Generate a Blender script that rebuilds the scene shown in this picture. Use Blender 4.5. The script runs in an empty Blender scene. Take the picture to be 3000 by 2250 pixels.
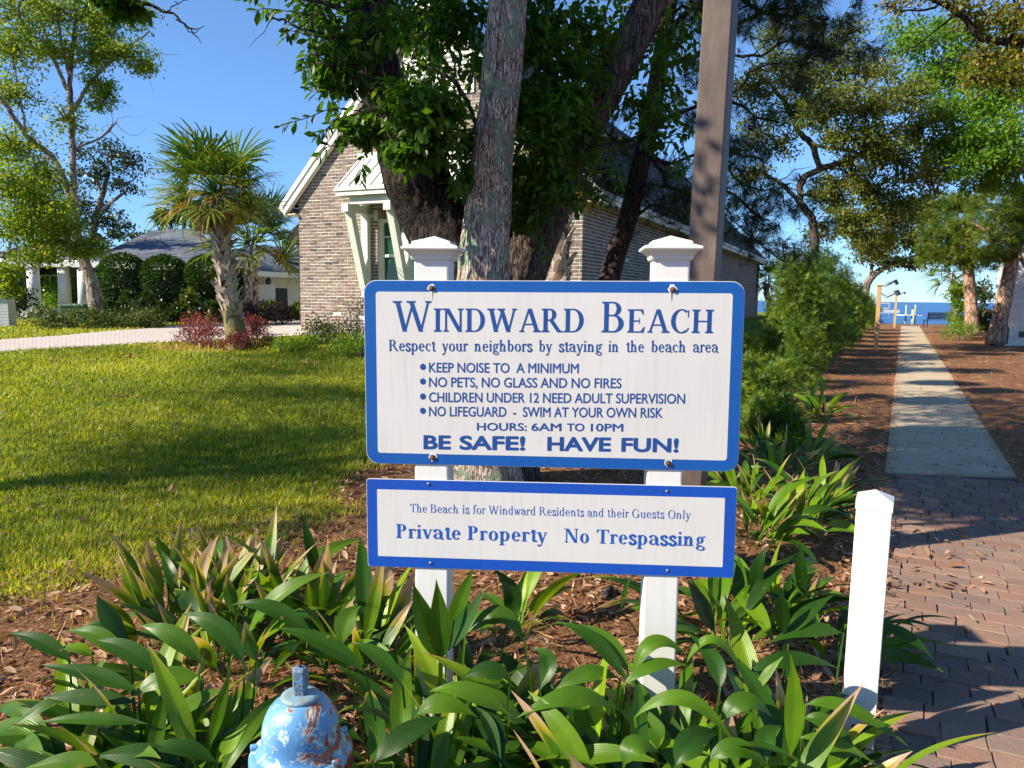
import bpy, math, random
import numpy as np
from mathutils import Vector, Matrix, noise as mnoise

# ------------------------------------------------------------------ camera
SC = bpy.context.scene
COL = SC.collection
EYE, PITCH, ROLL, FPX = 1.56, 6.4, 0.6, 2254.0
cam_d = bpy.data.cameras.new('camera')
cam_d.sensor_width = 36.0
cam_d.lens = 36.0 * FPX / 3000.0
cam_d.clip_start = 0.05
cam_d.clip_end = 30000
cam = bpy.data.objects.new('camera', cam_d)
COL.objects.link(cam)
CAM_R = Matrix.Rotation(math.radians(90 - PITCH), 3, 'X') @ Matrix.Rotation(math.radians(ROLL), 3, 'Z')
cam.matrix_world = Matrix.Translation((0, 0, EYE)) @ CAM_R.to_4x4()
SC.camera = cam

# ------------------------------------------------------------------ light
SUN_AZ, SUN_EL = 69.0, 34.0            # direction the light travels (from +Y towards +X), height of the sun
az, el = math.radians(SUN_AZ), math.radians(SUN_EL)
sun_dir = Vector((math.sin(az) * math.cos(el), math.cos(az) * math.cos(el), -math.sin(el)))
sun_d = bpy.data.lights.new('sun', 'SUN')
sun_d.energy = 5.0
sun_d.angle = math.radians(0.53)
sun_d.color = (1.0, 0.90, 0.74)
sun = bpy.data.objects.new('sun', sun_d)
sun.rotation_euler = sun_dir.to_track_quat('-Z', 'Y').to_euler()
sun.location = (-20, -10, 20)
COL.objects.link(sun)
world = bpy.data.worlds.new('World')
SC.world = world
world.use_nodes = True
wn = world.node_tree
wn.nodes.clear()
w_out = wn.nodes.new('ShaderNodeOutputWorld')
w_bg = wn.nodes.new('ShaderNodeBackground')
w_sky = wn.nodes.new('ShaderNodeTexSky')
w_sky.sky_type = 'NISHITA'
w_sky.sun_disc = False
w_sky.sun_elevation = el
w_sky.sun_rotation = math.radians(SUN_AZ + 180)
w_sky.air_density = 1.0
w_sky.dust_density = 0.0
w_sky.ozone_density = 5.0
w_bg.inputs[1].default_value = 0.09
w_mx = wn.nodes.new('ShaderNodeMix'); w_mx.data_type = 'RGBA'; w_mx.blend_type = 'MULTIPLY'; w_mx.inputs[0].default_value = 1.0
w_mx.inputs[7].default_value = (.84, .97, 1.12, 1)
wn.links.new(w_sky.outputs[0], w_mx.inputs[6])
w_tc = wn.nodes.new('ShaderNodeTexCoord'); w_sx = wn.nodes.new('ShaderNodeSeparateXYZ'); w_rp = wn.nodes.new('ShaderNodeValToRGB')
w_rp.color_ramp.elements[0].position = 0.0; w_rp.color_ramp.elements[0].color = (.62, .78, 1.0, 1)
w_rp.color_ramp.elements[1].position = 0.30; w_rp.color_ramp.elements[1].color = (1, 1, 1, 1)
w_m2 = wn.nodes.new('ShaderNodeMix'); w_m2.data_type = 'RGBA'; w_m2.blend_type = 'MULTIPLY'; w_m2.inputs[0].default_value = 1.0
wn.links.new(w_tc.outputs['Generated'], w_sx.inputs[0]); wn.links.new(w_sx.outputs['Z'], w_rp.inputs[0])
wn.links.new(w_mx.outputs[2], w_m2.inputs[6]); wn.links.new(w_rp.outputs[0], w_m2.inputs[7])
wn.links.new(w_m2.outputs[2], w_bg.inputs[0])
wn.links.new(w_bg.outputs[0], w_out.inputs[0])
SC.view_settings.view_transform = 'Standard'
SC.view_settings.look = 'None'
SC.view_settings.gamma = 1.0
SC.view_settings.use_curve_mapping = False
SC.view_settings.exposure = 1.03
SC.cycles.max_bounces = 8
SC.cycles.transparent_max_bounces = 8

R = math.radians
RNG = np.random.default_rng(7)
random.seed(7)

# ------------------------------------------------------------------ geometry helpers
def ray(px, py):
    return CAM_R @ Vector(((px - 1500) / FPX, (1125 - py) / FPX, -1.0))

def at(px, py, dist):
    """point seen at photo pixel (px,py), dist metres ahead"""
    d = ray(px, py)
    d = d * (dist / d.y)
    return Vector((d.x, d.y, EYE + d.z))

def sstep(a, b, x):
    t = np.clip((x - a) / (b - a), 0, 1)
    return t * t * (3 - 2 * t)

def path_left(y):
    return 0.505 * y - 0.07

def ground_h(x, y):
    s = (path_left(y) - x) / 1.12
    h = 0.70 * sstep(4.5, 19, y) * sstep(0.8, 6.5, s)
    h = h + 0.012 * np.sin(x * 1.7 + 0.6) * np.cos(y * 1.3) * sstep(0.3, 1.5, np.abs(s + 0.5) - 0.5)
    return h

def gh(x, y):
    return float(ground_h(np.float64(x), np.float64(y)))

def ground_at(px, py):
    d = ray(px, py)
    t = 0.5
    while t < 200:
        x, y, z = d.x * t, d.y * t, EYE + d.z * t
        if z <= gh(x, y):
            break
        t += 0.02 if t < 20 else 0.1
    return Vector((d.x * t, d.y * t, gh(d.x * t, d.y * t)))

def tag(o, label=None, cat=None, group=None, kind=None):
    if label: o['label'] = label
    if cat: o['category'] = cat
    if group: o['group'] = group
    if kind: o['kind'] = kind
    return o

def thing(name, label, cat, loc=(0, 0, 0), rz=0.0, group=None):
    o = bpy.data.objects.new(name, None)
    o.empty_display_size = 0.2
    o.location = loc
    o.rotation_euler = (0, 0, rz)
    COL.objects.link(o)
    return tag(o, label, cat, group)

def link(name, me, m=None, parent=None, loc=None, rot=None):
    o = bpy.data.objects.new(name, me)
    COL.objects.link(o)
    if m is not None and len(me.materials) == 0:
        me.materials.append(m)
    if parent is not None:
        o.parent = parent
    if loc is not None: o.location = loc
    if rot is not None: o.rotation_euler = rot
    return o

def np_mesh(name, V, F, rnd=None, smooth=False, uv=None, attrs=None):
    """V (n,3), F (m,k) int array"""
    V = np.ascontiguousarray(V, dtype=np.float32)
    F = np.ascontiguousarray(F, dtype=np.int32)
    me = bpy.data.meshes.new(name)
    me.vertices.add(len(V))
    me.vertices.foreach_set('co', V.ravel())
    me.loops.add(F.size)
    me.loops.foreach_set('vertex_index', F.ravel())
    me.polygons.add(len(F))
    me.polygons.foreach_set('loop_start', np.arange(0, F.size, F.shape[1], dtype=np.int32))
    if smooth:
        me.polygons.foreach_set('use_smooth', np.ones(len(F), dtype=bool))
    me.update(calc_edges=True)
    if rnd is not None:
        a = me.attributes.new('rnd', 'FLOAT', 'POINT')
        a.data.foreach_set('value', np.ascontiguousarray(rnd, dtype=np.float32))
    for k, v in (attrs or {}).items():
        a = me.attributes.new(k, 'FLOAT', 'POINT')
        a.data.foreach_set('value', np.ascontiguousarray(v, dtype=np.float32))
    return me

class MB:
    """collects small shapes; build() links them as one mesh"""
    def __init__(s):
        s.v, s.f, s.r = [], [], []
    def add(s, verts, faces, r=0.5, M=None):
        n = len(s.v)
        for p in verts:
            p = Vector(p)
            s.v.append(M @ p if M is not None else p)
            s.r.append(r)
        s.f += [tuple(i + n for i in f) for f in faces]
    def box(s, c, d, M=None, r=0.5, taper=1.0):
        cx, cy, cz = c; x, y, z = d[0] / 2, d[1] / 2, d[2] / 2
        t = taper
        vs = [(cx-x,cy-y,cz-z),(cx+x,cy-y,cz-z),(cx+x,cy+y,cz-z),(cx-x,cy+y,cz-z),
              (cx-x*t,cy-y*t,cz+z),(cx+x*t,cy-y*t,cz+z),(cx+x*t,cy+y*t,cz+z),(cx-x*t,cy+y*t,cz+z)]
        s.add(vs, [(3,2,1,0),(4,5,6,7),(0,1,5,4),(1,2,6,5),(2,3,7,6),(3,0,4,7)], r, M)
    def bar(s, a, b, w, h=None, up=(0,0,1), r=0.5):
        a, b = Vector(a), Vector(b)
        h = h or w
        d = (b - a); L = d.length; d.normalize()
        u = Vector(up)
        if abs(d.dot(u)) > 0.98: u = Vector((0, 1, 0))
        sx = d.cross(u).normalized(); uz = sx.cross(d).normalized()
        M = Matrix((( sx.x, d.x, uz.x, 0),(sx.y, d.y, uz.y, 0),(sx.z, d.z, uz.z, 0),(0,0,0,1)))
        M = Matrix.Translation((a + b) / 2) @ M
        s.box((0, 0, 0), (w, L, h), M, r)
    def tube(s, pts, rad, n=8, r=0.5, cap=True):
        pts = [Vector(p) for p in pts]
        base = len(s.v)
        prev = None
        for i, p in enumerate(pts):
            a = pts[max(0, i - 1)]; b = pts[min(len(pts) - 1, i + 1)]
            d = (b - a).normalized()
            if prev is None:
                u = d.orthogonal().normalized()
            else:
                u = (prev - d * prev.dot(d)).normalized()
            prev = u
            w = d.cross(u)
            rr = rad[i] if hasattr(rad, '__len__') else rad
            for k in range(n):
                t = 2 * math.pi * k / n
                s.v.append(p + (u * math.cos(t) + w * math.sin(t)) * rr)
                s.r.append(r)
        for i in range(len(pts) - 1):
            for k in range(n):
                k2 = (k + 1) % n
                s.f.append((base + i*n + k, base + i*n + k2, base + (i+1)*n + k2, base + (i+1)*n + k))
        if cap:
            s.f.append(tuple(base + k for k in reversed(range(n))))
            s.f.append(tuple(base + (len(pts)-1)*n + k for k in range(n)))
    def lathe(s, prof, c=(0,0,0), n=32, r=0.5):
        base = len(s.v)
        for (rad, z) in prof:
            for k in range(n):
                t = 2 * math.pi * k / n
                s.v.append(Vector((c[0] + rad*math.cos(t), c[1] + rad*math.sin(t), c[2] + z))); s.r.append(r)
        for i in range(len(prof) - 1):
            for k in range(n):
                k2 = (k + 1) % n
                s.f.append((base + i*n + k, base + i*n + k2, base + (i+1)*n + k2, base + (i+1)*n + k))
        s.f.append(tuple(base + k for k in reversed(range(n))))
        s.f.append(tuple(base + (len(prof)-1)*n + k for k in range(n)))
    def prism(s, outline, z0, z1, M=None, r=0.5):
        n = len(outline)
        vs = [(x, y, z0) for x, y in outline] + [(x, y, z1) for x, y in outline]
        fs = [tuple(reversed(range(n))), tuple(range(n, 2*n))] + [(i, (i+1) % n, n + (i+1) % n, n + i) for i in range(n)]
        s.add(vs, fs, r, M)
    def mesh(s, name, smooth=False):
        me = bpy.data.meshes.new(name)
        me.from_pydata([tuple(v) for v in s.v], [], s.f)
        a = me.attributes.new('rnd', 'FLOAT', 'POINT')
        a.data.foreach_set('value', np.array(s.r, dtype=np.float32))
        if smooth:
            me.polygons.foreach_set('use_smooth', [True] * len(me.polygons))
        me.update()
        return me
    def build(s, name, m, parent=None, smooth=False, bevel=0.0, seg=2, loc=None, rot=None):
        me = s.mesh(name, smooth)
        o = link(name, me, m, parent, loc, rot)
        if bevel:
            b = o.modifiers.new('bevel', 'BEVEL'); b.width = bevel; b.segments = seg; b.limit_method = 'ANGLE'
            b.angle_limit = R(35)
        return o

def basis(d, roll, flat=None):
    """(n,3) directions + roll angle -> (n,3,3) matrices whose Y column is d"""
    d = d / np.linalg.norm(d, axis=1, keepdims=True)
    up = np.zeros_like(d); up[:, 2] = 1
    bad = np.abs(d[:, 2]) > 0.95
    up[bad] = (1, 0, 0)
    x = np.cross(d, up); x /= np.linalg.norm(x, axis=1, keepdims=True)
    z = np.cross(x, d)
    c, s_ = np.cos(roll)[:, None], np.sin(roll)[:, None]
    x2 = x * c + z * s_
    z2 = -x * s_ + z * c
    return np.stack([x2, d, z2], axis=2)

def scatter_mesh(name, tv, tf, pos, M, scale, rnd, smooth=False):
    tv = np.asarray(tv, dtype=np.float64); tf = np.asarray(tf, dtype=np.int64)
    n, k = len(pos), len(tv)
    if n == 0:
        return np_mesh(name, np.zeros((3, 3)), np.array([[0, 1, 2]]), np.zeros(3))
    sc = np.asarray(scale, dtype=np.float64)
    if sc.ndim == 1: sc = np.repeat(sc[:, None], 3, axis=1)
    V = np.einsum('nij,nkj->nki', M, tv[None] * sc[:, None, :]) + pos[:, None, :]
    F = (tf[None] + (np.arange(n) * k)[:, None, None]).reshape(-1, tf.shape[1])
    return np_mesh(name, V.reshape(-1, 3), F, np.repeat(rnd, k), smooth)

# leaf templates (along +Y, unit length)
LEAF8 = ([(0,0,0),(-.15,.28,.03),(.15,.28,.03),(0,.28,-.01),(-.21,.66,.02),(.21,.66,.02),(0,.62,-.03),(0,1,-.08)],
         [(0,3,1),(0,2,3),(1,3,6),(1,6,4),(3,2,5),(3,5,6),(4,6,7),(6,5,7)])
LEAF4 = ([(0,0,0),(-.24,.5,.06),(.24,.5,.06),(0,1,-.05)], [(0,2,1),(1,2,3)])
LEAFN = ([(0,0,0),(-.06,.4,.02),(.06,.4,.02),(0,1,-.1)], [(0,2,1),(1,2,3)])

# ------------------------------------------------------------------ material helpers
class NT:
    def __init__(s, name):
        s.m = bpy.data.materials.new(name)
        s.m.use_nodes = True
        s.t = s.m.node_tree
        s.t.nodes.clear()
        s.out = s.n('ShaderNodeOutputMaterial')
    def n(s, typ, **kw):
        nd = s.t.nodes.new(typ)
        for k, v in kw.items():
            if k.startswith('_'):
                setattr(nd, k[1:], v)
            else:
                nd.inputs[k.replace('__', ' ')].default_value = v
        return nd
    def l(s, a, b):
        s.t.links.new(a, b)
    def coord(s, kind='Object', scale=(1,1,1)):
        tc = s.n('ShaderNodeTexCoord'); mp = s.n('ShaderNodeMapping')
        mp.inputs['Scale'].default_value = scale
        s.l(tc.outputs[kind], mp.inputs[0])
        return mp.outputs[0]
    def noise(s, vec, scale, detail=4, rough=.55, dist=0.0):
        nd = s.n('ShaderNodeTexNoise', Scale=scale, Detail=detail, Roughness=rough, Distortion=dist)
        s.l(vec, nd.inputs['Vector'])
        return nd.outputs['Fac']
    def ramp(s, fac, stops):
        nd = s.n('ShaderNodeValToRGB')
        e = nd.color_ramp.elements
        while len(e) > 1: e.remove(e[-1])
        e[0].position, e[0].color = stops[0][0], c4(stops[0][1])
        for p, c in stops[1:]:
            x = e.new(p); x.color = c4(c)
        s.l(fac, nd.inputs[0])
        return nd.outputs[0]
    def mix(s, fac, a, b, blend='MIX'):
        nd = s.n('ShaderNodeMix', _data_type='RGBA', _blend_type=blend)
        if isinstance(fac, (int, float)): nd.inputs[0].default_value = fac
        else: s.l(fac, nd.inputs[0])
        for i, v in ((6, a), (7, b)):
            if isinstance(v, (tuple, list)): nd.inputs[i].default_value = c4(v)
            else: s.l(v, nd.inputs[i])
        return nd.outputs[2]
    def math(s, op, a, b=0.0, c=0.0):
        nd = s.n('ShaderNodeMath', _operation=op)
        for i, v in enumerate((a, b, c)):
            if isinstance(v, (int, float)): nd.inputs[i].default_value = v
            else: s.l(v, nd.inputs[i])
        return nd.outputs[0]
    def attr(s, name='rnd'):
        nd = s.n('ShaderNodeAttribute'); nd.attribute_name = name
        return nd.outputs['Fac']
    def bump(s, h, strength=.5, dist=.01):
        nd = s.n('ShaderNodeBump', Strength=strength, Distance=dist)
        s.l(h, nd.inputs['Height'])
        return nd.outputs[0]
    def bsdf(s, col, rough=.6, normal=None, metal=0.0, spec=.5, link=True):
        nd = s.n('ShaderNodeBsdfPrincipled')
        for k, v in (('Base Color', col), ('Roughness', rough), ('Metallic', metal), ('Specular IOR Level', spec)):
            if isinstance(v, tuple): nd.inputs[k].default_value = c4(v)
            elif isinstance(v, (int, float)): nd.inputs[k].default_value = v
            else: s.l(v, nd.inputs[k])
        if normal is not None: s.l(normal, nd.inputs['Normal'])
        if link: s.l(nd.outputs[0], s.out.inputs[0])
        return nd

def c4(c):
    return tuple(c) + (1.0,) if len(c) == 3 else tuple(c)

def m_plain(name, c1, c2=None, scale=6, rough=.6, bump=0.0, bscale=60, spec=.5, metal=0, coord='Object'):
    t = NT(name)
    v = t.coord(coord)
    c2 = c2 or tuple(x * .8 for x in c1)
    n1 = t.noise(v, scale, 5)
    col = t.ramp(n1, [(.3, c2), (.7, c1)])
    nrm = None
    if bump:
        nrm = t.bump(t.noise(v, bscale, 4), bump, .01)
    t.bsdf(col, rough, nrm, metal, spec)
    return t.m

def m_rnd(name, stops, rough=.7, grain=.25, gscale=30, bump=.3, spec=.3, trans=0.0):
    """colour by the per-piece number 'rnd', broken up by noise; trans = share of light let through (leaves)"""
    t = NT(name)
    v = t.coord('Object')
    col = t.ramp(t.attr('rnd'), stops)
    n = t.noise(v, gscale, 4)
    dark = t.mix(1.0, col, t.ramp(n, [(.25, (1-grain,)*3), (.75, (1+grain,)*3)]), 'MULTIPLY')
    nrm = t.bump(n, bump, .01) if bump else None
    b = t.bsdf(dark, rough, nrm, 0, spec, link=not trans)
    if trans:
        tr = t.n('ShaderNodeBsdfTranslucent')
        br = t.mix(1.0, dark, (1.5, 1.45, .7), 'MULTIPLY')
        t.l(br, tr.inputs[0])
        ms = t.n('ShaderNodeMixShader'); ms.inputs[0].default_value = trans
        t.l(b.outputs[0], ms.inputs[1]); t.l(tr.outputs[0], ms.inputs[2])
        t.l(ms.outputs[0], t.out.inputs[0])
    return t.m

def m_bark(name, c_hi, c_lo, lichen=None, scale=14, stretch=.25, amount=.5, bump=.9, lthr=.6):
    t = NT(name)
    v = t.coord('Object', (1, 1, stretch))
    v2 = t.coord('Object')
    w = t.noise(v, scale, 6, .65, 1.2)
    vo = t.n('ShaderNodeTexVoronoi', Scale=scale * 1.3, _feature='DISTANCE_TO_EDGE')
    wv = t.n('ShaderNodeVectorMath', _operation='MULTIPLY_ADD')
    nn = t.n('ShaderNodeTexNoise', Scale=scale * .5, Detail=5)
    t.l(v, nn.inputs['Vector'])
    t.l(nn.outputs['Color'], wv.inputs[0]); wv.inputs[1].default_value = (.30, .30, .30); t.l(v, wv.inputs[2])
    t.l(wv.outputs[0], vo.inputs['Vector'])
    crack = t.ramp(vo.outputs['Distance'], [(.0, (0,0,0)), (.16, (1,1,1))])
    hgt = t.math('ADD', t.math('MULTIPLY', w, .75), t.math('MULTIPLY', crack, .45))
    col = t.ramp(hgt, [(.38, c_lo), (.60, tuple((a+b)/2 for a, b in zip(c_lo, c_hi))), (.85, c_hi)])
    if lichen:
        ln = t.noise(v2, 6.5, 6, .70)
        lm = t.ramp(ln, [(lthr, (0,0,0)), (lthr + .03, (1,1,1))])
        l2 = t.ramp(t.noise(v2, 60, 3), [(.35, tuple(x*.6 for x in lichen)), (.65, lichen)])
        col = t.mix(lm, col, l2)
        hgt = t.math('ADD', hgt, t.math('MULTIPLY', lm, .15))
    t.bsdf(col, .9, t.bump(hgt, bump, .02), 0, .15)
    return t.m

M = {}
def m_pvc():
    t = NT('white_vinyl')
    v = t.coord('Object'); z = t.n('ShaderNodeSeparateXYZ'); t.l(v, z.inputs[0])
    n = t.noise(v, 3.0, 5); sn = t.noise(t.coord('Object', (9, 9, .8)), 3, 5, .7)
    col = t.ramp(n, [(.3, (.63,.62,.58)), (.7, (.71,.70,.665))])
    col = t.mix(t.ramp(sn, [(.5, (0,0,0)), (.75, (.35,.35,.35))]), col, (.50,.48,.42))
    low = t.math('ADD', t.math('MULTIPLY', z.outputs['Z'], -4.0), t.math('MULTIPLY_ADD', t.noise(v, 22, 5, .7), 1.6, .1))
    col = t.mix(t.ramp(low, [(.25, (0,0,0)), (.9, (.8,.8,.8))]), col, (.30,.24,.17))
    t.bsdf(col, .42)
    return t.m
M['pvc'] = m_pvc()
def m_cap():
    t = NT('white_vinyl_cap')
    v = t.coord('Object')
    g = t.n('ShaderNodeNewGeometry'); sx = t.n('ShaderNodeSeparateXYZ'); t.l(g.outputs['Normal'], sx.inputs[0])
    up = t.ramp(sx.outputs['Z'], [(.35, (0,0,0)), (.8, (1,1,1))])
    n = t.noise(v, 55, 6, .75)
    spots = t.ramp(n, [(.56, (0,0,0)), (.60, (1,1,1))])
    mask = t.math('MULTIPLY', up, spots)
    col = t.mix(mask, (.68,.67,.63), (.20,.17,.12))
    t.bsdf(col, .45)
    return t.m
M['cap'] = m_cap()
def m_sign(name, a, rough):
    t = NT(name)
    v = t.coord('Object')
    n = t.noise(v, 2.2, 5, .6)
    col = t.mix(t.ramp(n, [(.35, (0,0,0)), (.7, (.4,.4,.4))]), a, tuple(x*.80 for x in a))
    vs_ = t.coord('Object', (14, 14, .9))
    sn = t.noise(vs_, 3, 5, .7)
    col = t.mix(t.ramp(sn, [(.52, (0,0,0)), (.75, (.45,.45,.45))]), col, tuple(x*.72 for x in a))
    sp = t.noise(v, 160, 2)
    col = t.mix(t.ramp(sp, [(.74, (0,0,0)), (.78, (.5,.5,.5))]), col, (.25,.2,.17))
    t.bsdf(col, rough, None, 0, .5)
    return t.m
M['sign_white'] = m_sign('sign_white', (.60,.59,.565), .42)
M['sign_blue'] = m_sign('sign_blue', (.004,.085,.34), .35)
M['sign_blue2'] = m_sign('sign_blue_lower', (.005,.07,.40), .35)
M['ink'] = m_plain('letter_blue', (.012,.07,.27), (.01,.055,.22), 3, .35)
M['ink2'] = m_plain('letter_blue_lower', (.01,.09,.40), (.01,.08,.35), 3, .35)
M['rust'] = m_plain('rusty_steel', (.16,.07,.035), (.05,.025,.015), 300, .8, .5, 400)
M['steel'] = m_plain('screw_steel', (.42,.41,.39), (.2,.2,.2), 200, .4, metal=.8)
M['chip'] = m_plain('chipped_vinyl', (.72,.76,.82), (.6,.62,.66), 30, .5)
# ------------------------------------------------------------------ more materials
BR = [(0,(.155,.11,.09)),(.2,(.23,.175,.145)),(.4,(.18,.13,.105)),(.6,(.265,.215,.185)),(.75,(.13,.11,.105)),(.9,(.24,.165,.125)),(1,(.085,.08,.08))]
M['brick'] = m_rnd('brick', BR, .9, .45, 25, .6, .15)
M['brick_side'] = m_rnd('brick_side', BR, .9, .45, 25, .6, .15)
M['mortar'] = m_plain('mortar', (.66,.61,.52), (.56,.51,.43), 20, .95, .5, 200)
M['trim'] = m_plain('trim_paint', (.80,.79,.72), (.72,.71,.63), 4, .5)
M['trim_sage'] = m_plain('bracket_paint', (.66,.69,.60), (.60,.64,.55), 4, .5)
M['soffit'] = m_plain('soffit_paint', (.62,.56,.42), (.55,.50,.38), 4, .7)
M['metal_roof'] = m_plain('awning_metal', (.78,.77,.70), (.70,.69,.62), 3, .4)
M['shingle'] = m_rnd('shingle', [(0,(.075,.07,.075)),(.5,(.14,.13,.135)),(1,(.20,.185,.18))], .95, .3, 40, .4, .1)
M['shingle_blue'] = m_rnd('shingle_blue', [(0,(.08,.095,.13)),(.5,(.14,.155,.19)),(1,(.21,.215,.235))], .95, .3, 40, .4, .1)
M['stucco'] = m_plain('stucco', (.70,.68,.64), (.62,.60,.57), 2, .9, .2, 60)
M['shutter'] = m_plain('blind_white', (.55,.62,.58), (.5,.57,.53), 4, .6)
M['dark'] = m_plain('dark_opening', (.03,.035,.04), (.02,.02,.025), 3, .5)
M['asphalt'] = m_plain('asphalt', (.055,.055,.06), (.04,.04,.045), 8, .9, .4, 120)
def m_glass():
    t = NT('window_glass')
    b = t.bsdf((.02,.10,.06), .06, None, 0, .8)
    b.inputs['Alpha'].default_value = .55
    return t.m
M['glass'] = m_glass()
M['drive'] = m_rnd('driveway_paver', [(0,(.47,.40,.37)),(.5,(.52,.45,.41)),(1,(.49,.41,.37))], .9, .12, 20, .2)
M['yellow_wood'] = m_plain('treated_pine', (.46,.31,.12), (.34,.22,.08), 12, .8, .3, 90)
M['pier_wood'] = m_plain('weathered_planks', (.42,.36,.34), (.32,.28,.27), 6, .9)
M['pier_post'] = m_plain('green_treated_piling', (.33,.38,.28), (.25,.30,.22), 6, .8)
M['pier_white'] = m_plain('white_decking', (.74,.74,.74), None, 4, .6)
M['black_steel'] = m_plain('black_steel', (.012,.016,.04), (.01,.012,.03), 10, .4)
M['lamp_dark'] = m_plain('lamp_metal', (.06,.07,.09), (.04,.045,.06), 20, .4, metal=.5)
M['util_green'] = m_plain('utility_green', (.06,.13,.09), (.05,.11,.08), 4, .5)
M['wood_sill'] = m_plain('bare_wood', (.42,.28,.16), None, 8, .8)
M['ac'] = m_plain('ac_casing', (.70,.66,.56), (.62,.58,.48), 8, .6)
M['white_brick'] = m_rnd('white_painted_brick', [(0,(.60,.60,.60)),(1,(.74,.74,.73))], .8, .15, 20, .3)

def m_leafy(name, stops, trans=.35, rough=.5, gs=3.0, spec=.35):
    t = NT(name)
    geo = t.n('ShaderNodeNewGeometry')
    n = t.noise(t.coord('Object'), gs, 3)
    f = t.math('ADD', t.math('MULTIPLY', t.attr('rnd'), .7), t.math('MULTIPLY', n, .35))
    col = t.ramp(f, stops)
    b = t.bsdf(col, rough, None, 0, spec, link=False)
    tr = t.n('ShaderNodeBsdfTranslucent')
    t.l(t.mix(1.0, col, (1.7, 1.55, .6), 'MULTIPLY'), tr.inputs[0])
    ms = t.n('ShaderNodeMixShader'); ms.inputs[0].default_value = trans
    t.l(b.outputs[0], ms.inputs[1]); t.l(tr.outputs[0], ms.inputs[2])
    t.l(ms.outputs[0], t.out.inputs[0])
    return t.m
M['oak_leaf'] = m_leafy('oak_leaf', [(.15,(.024,.065,.008)),(.5,(.055,.13,.012)),(.8,(.095,.18,.016)),(.92,(.22,.21,.02)),(1,(.30,.18,.03))], .55, .38)
M['live_oak'] = m_leafy('live_oak_leaf', [(.15,(.05,.075,.014)),(.45,(.10,.14,.02)),(.75,(.19,.20,.03)),(1,(.28,.20,.05))], .4)
M['bright_leaf'] = m_leafy('bright_leaf', [(.15,(.055,.13,.012)),(.5,(.11,.23,.018)),(.85,(.20,.32,.025)),(1,(.30,.30,.03))], .5)
M['yellow_leaf'] = m_leafy('yellow_green_leaf', [(.15,(.08,.14,.012)),(.5,(.15,.24,.018)),(.8,(.30,.36,.022)),(1,(.42,.30,.03))], .5)
M['gold_leaf'] = m_leafy('golden_leaf', [(.15,(.08,.09,.012)),(.5,(.17,.17,.02)),(.8,(.28,.24,.03)),(1,(.36,.24,.04))], .45)
M['dark_leaf'] = m_leafy('dark_leaf', [(.15,(.015,.035,.01)),(.5,(.03,.06,.016)),(.8,(.06,.09,.022)),(1,(.14,.12,.05))], .25, .3)
M['topiary'] = m_leafy('topiary_leaf', [(.15,(.015,.04,.008)),(.5,(.03,.075,.01)),(1,(.06,.12,.015))], .25)
M['shrub_leaf'] = m_leafy('shrub_leaf', [(.15,(.03,.06,.012)),(.5,(.07,.11,.02)),(.8,(.15,.17,.03)),(1,(.28,.24,.06))], .35)
M['hedge_leaf'] = m_leafy('hedge_needle', [(.15,(.016,.045,.008)),(.4,(.05,.105,.012)),(.65,(.13,.21,.018)),(1,(.34,.40,.03))], .35, gs=7.0)
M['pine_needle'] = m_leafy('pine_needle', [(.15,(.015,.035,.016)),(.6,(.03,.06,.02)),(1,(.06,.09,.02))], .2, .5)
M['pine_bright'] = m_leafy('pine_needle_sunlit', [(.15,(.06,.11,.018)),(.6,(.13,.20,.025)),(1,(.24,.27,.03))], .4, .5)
M['red_leaf'] = m_leafy('red_leaf', [(.15,(.07,.014,.02)),(.5,(.16,.03,.035)),(.8,(.28,.07,.05)),(1,(.30,.13,.05))], .35)
M['plum_leaf'] = m_leafy('plum_leaf', [(.15,(.02,.008,.014)),(.6,(.045,.015,.025)),(1,(.08,.03,.035))], .2)
M['lime_leaf'] = m_leafy('lime_leaf', [(.15,(.06,.14,.012)),(.5,(.13,.25,.02)),(1,(.28,.34,.03))], .45)
M['palm_green'] = m_leafy('palm_green', [(.15,(.035,.085,.02)),(.5,(.085,.17,.022)),(.8,(.18,.26,.03)),(1,(.40,.30,.04))], .3, .4)
M['palm_yellow'] = m_leafy('palm_yellow', [(.15,(.10,.14,.02)),(.45,(.24,.20,.03)),(.75,(.40,.24,.04)),(1,(.36,.17,.06))], .35, .5)
M['palm_brown'] = m_leafy('palm_brown', [(.15,(.16,.09,.04)),(.5,(.30,.18,.09)),(1,(.45,.30,.18))], .25, .8)
M['boot'] = m_plain('palm_boot', (.50,.42,.35), (.28,.21,.16), 18, .85, .7, 70)
M['palm_core'] = m_plain('palm_trunk_core', (.14,.09,.055), (.07,.045,.03), 20, .95, .6, 60)
M['palm_base'] = m_plain('palm_trunk_base', (.20,.17,.06), (.11,.09,.04), 9, .9, .8, 40)
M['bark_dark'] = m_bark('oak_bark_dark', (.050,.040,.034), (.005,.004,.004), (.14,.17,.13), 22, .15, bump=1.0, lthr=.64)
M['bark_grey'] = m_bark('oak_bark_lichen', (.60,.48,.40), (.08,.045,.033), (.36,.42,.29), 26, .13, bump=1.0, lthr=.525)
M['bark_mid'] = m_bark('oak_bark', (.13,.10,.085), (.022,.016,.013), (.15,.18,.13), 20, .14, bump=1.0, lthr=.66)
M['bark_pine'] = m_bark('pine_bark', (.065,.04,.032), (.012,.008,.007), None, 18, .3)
M['bark_pale'] = m_bark('pale_bark', (.32,.26,.22), (.08,.055,.045), (.50,.47,.42), 6, .35, lthr=.57)
M['bark_far'] = m_bark('grey_bark', (.27,.23,.20), (.07,.055,.045), None, 5, .3)
M['bark_orange'] = m_bark('pine_bark_sunlit', (.46,.30,.21), (.14,.08,.06), None, 4, .5)
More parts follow.
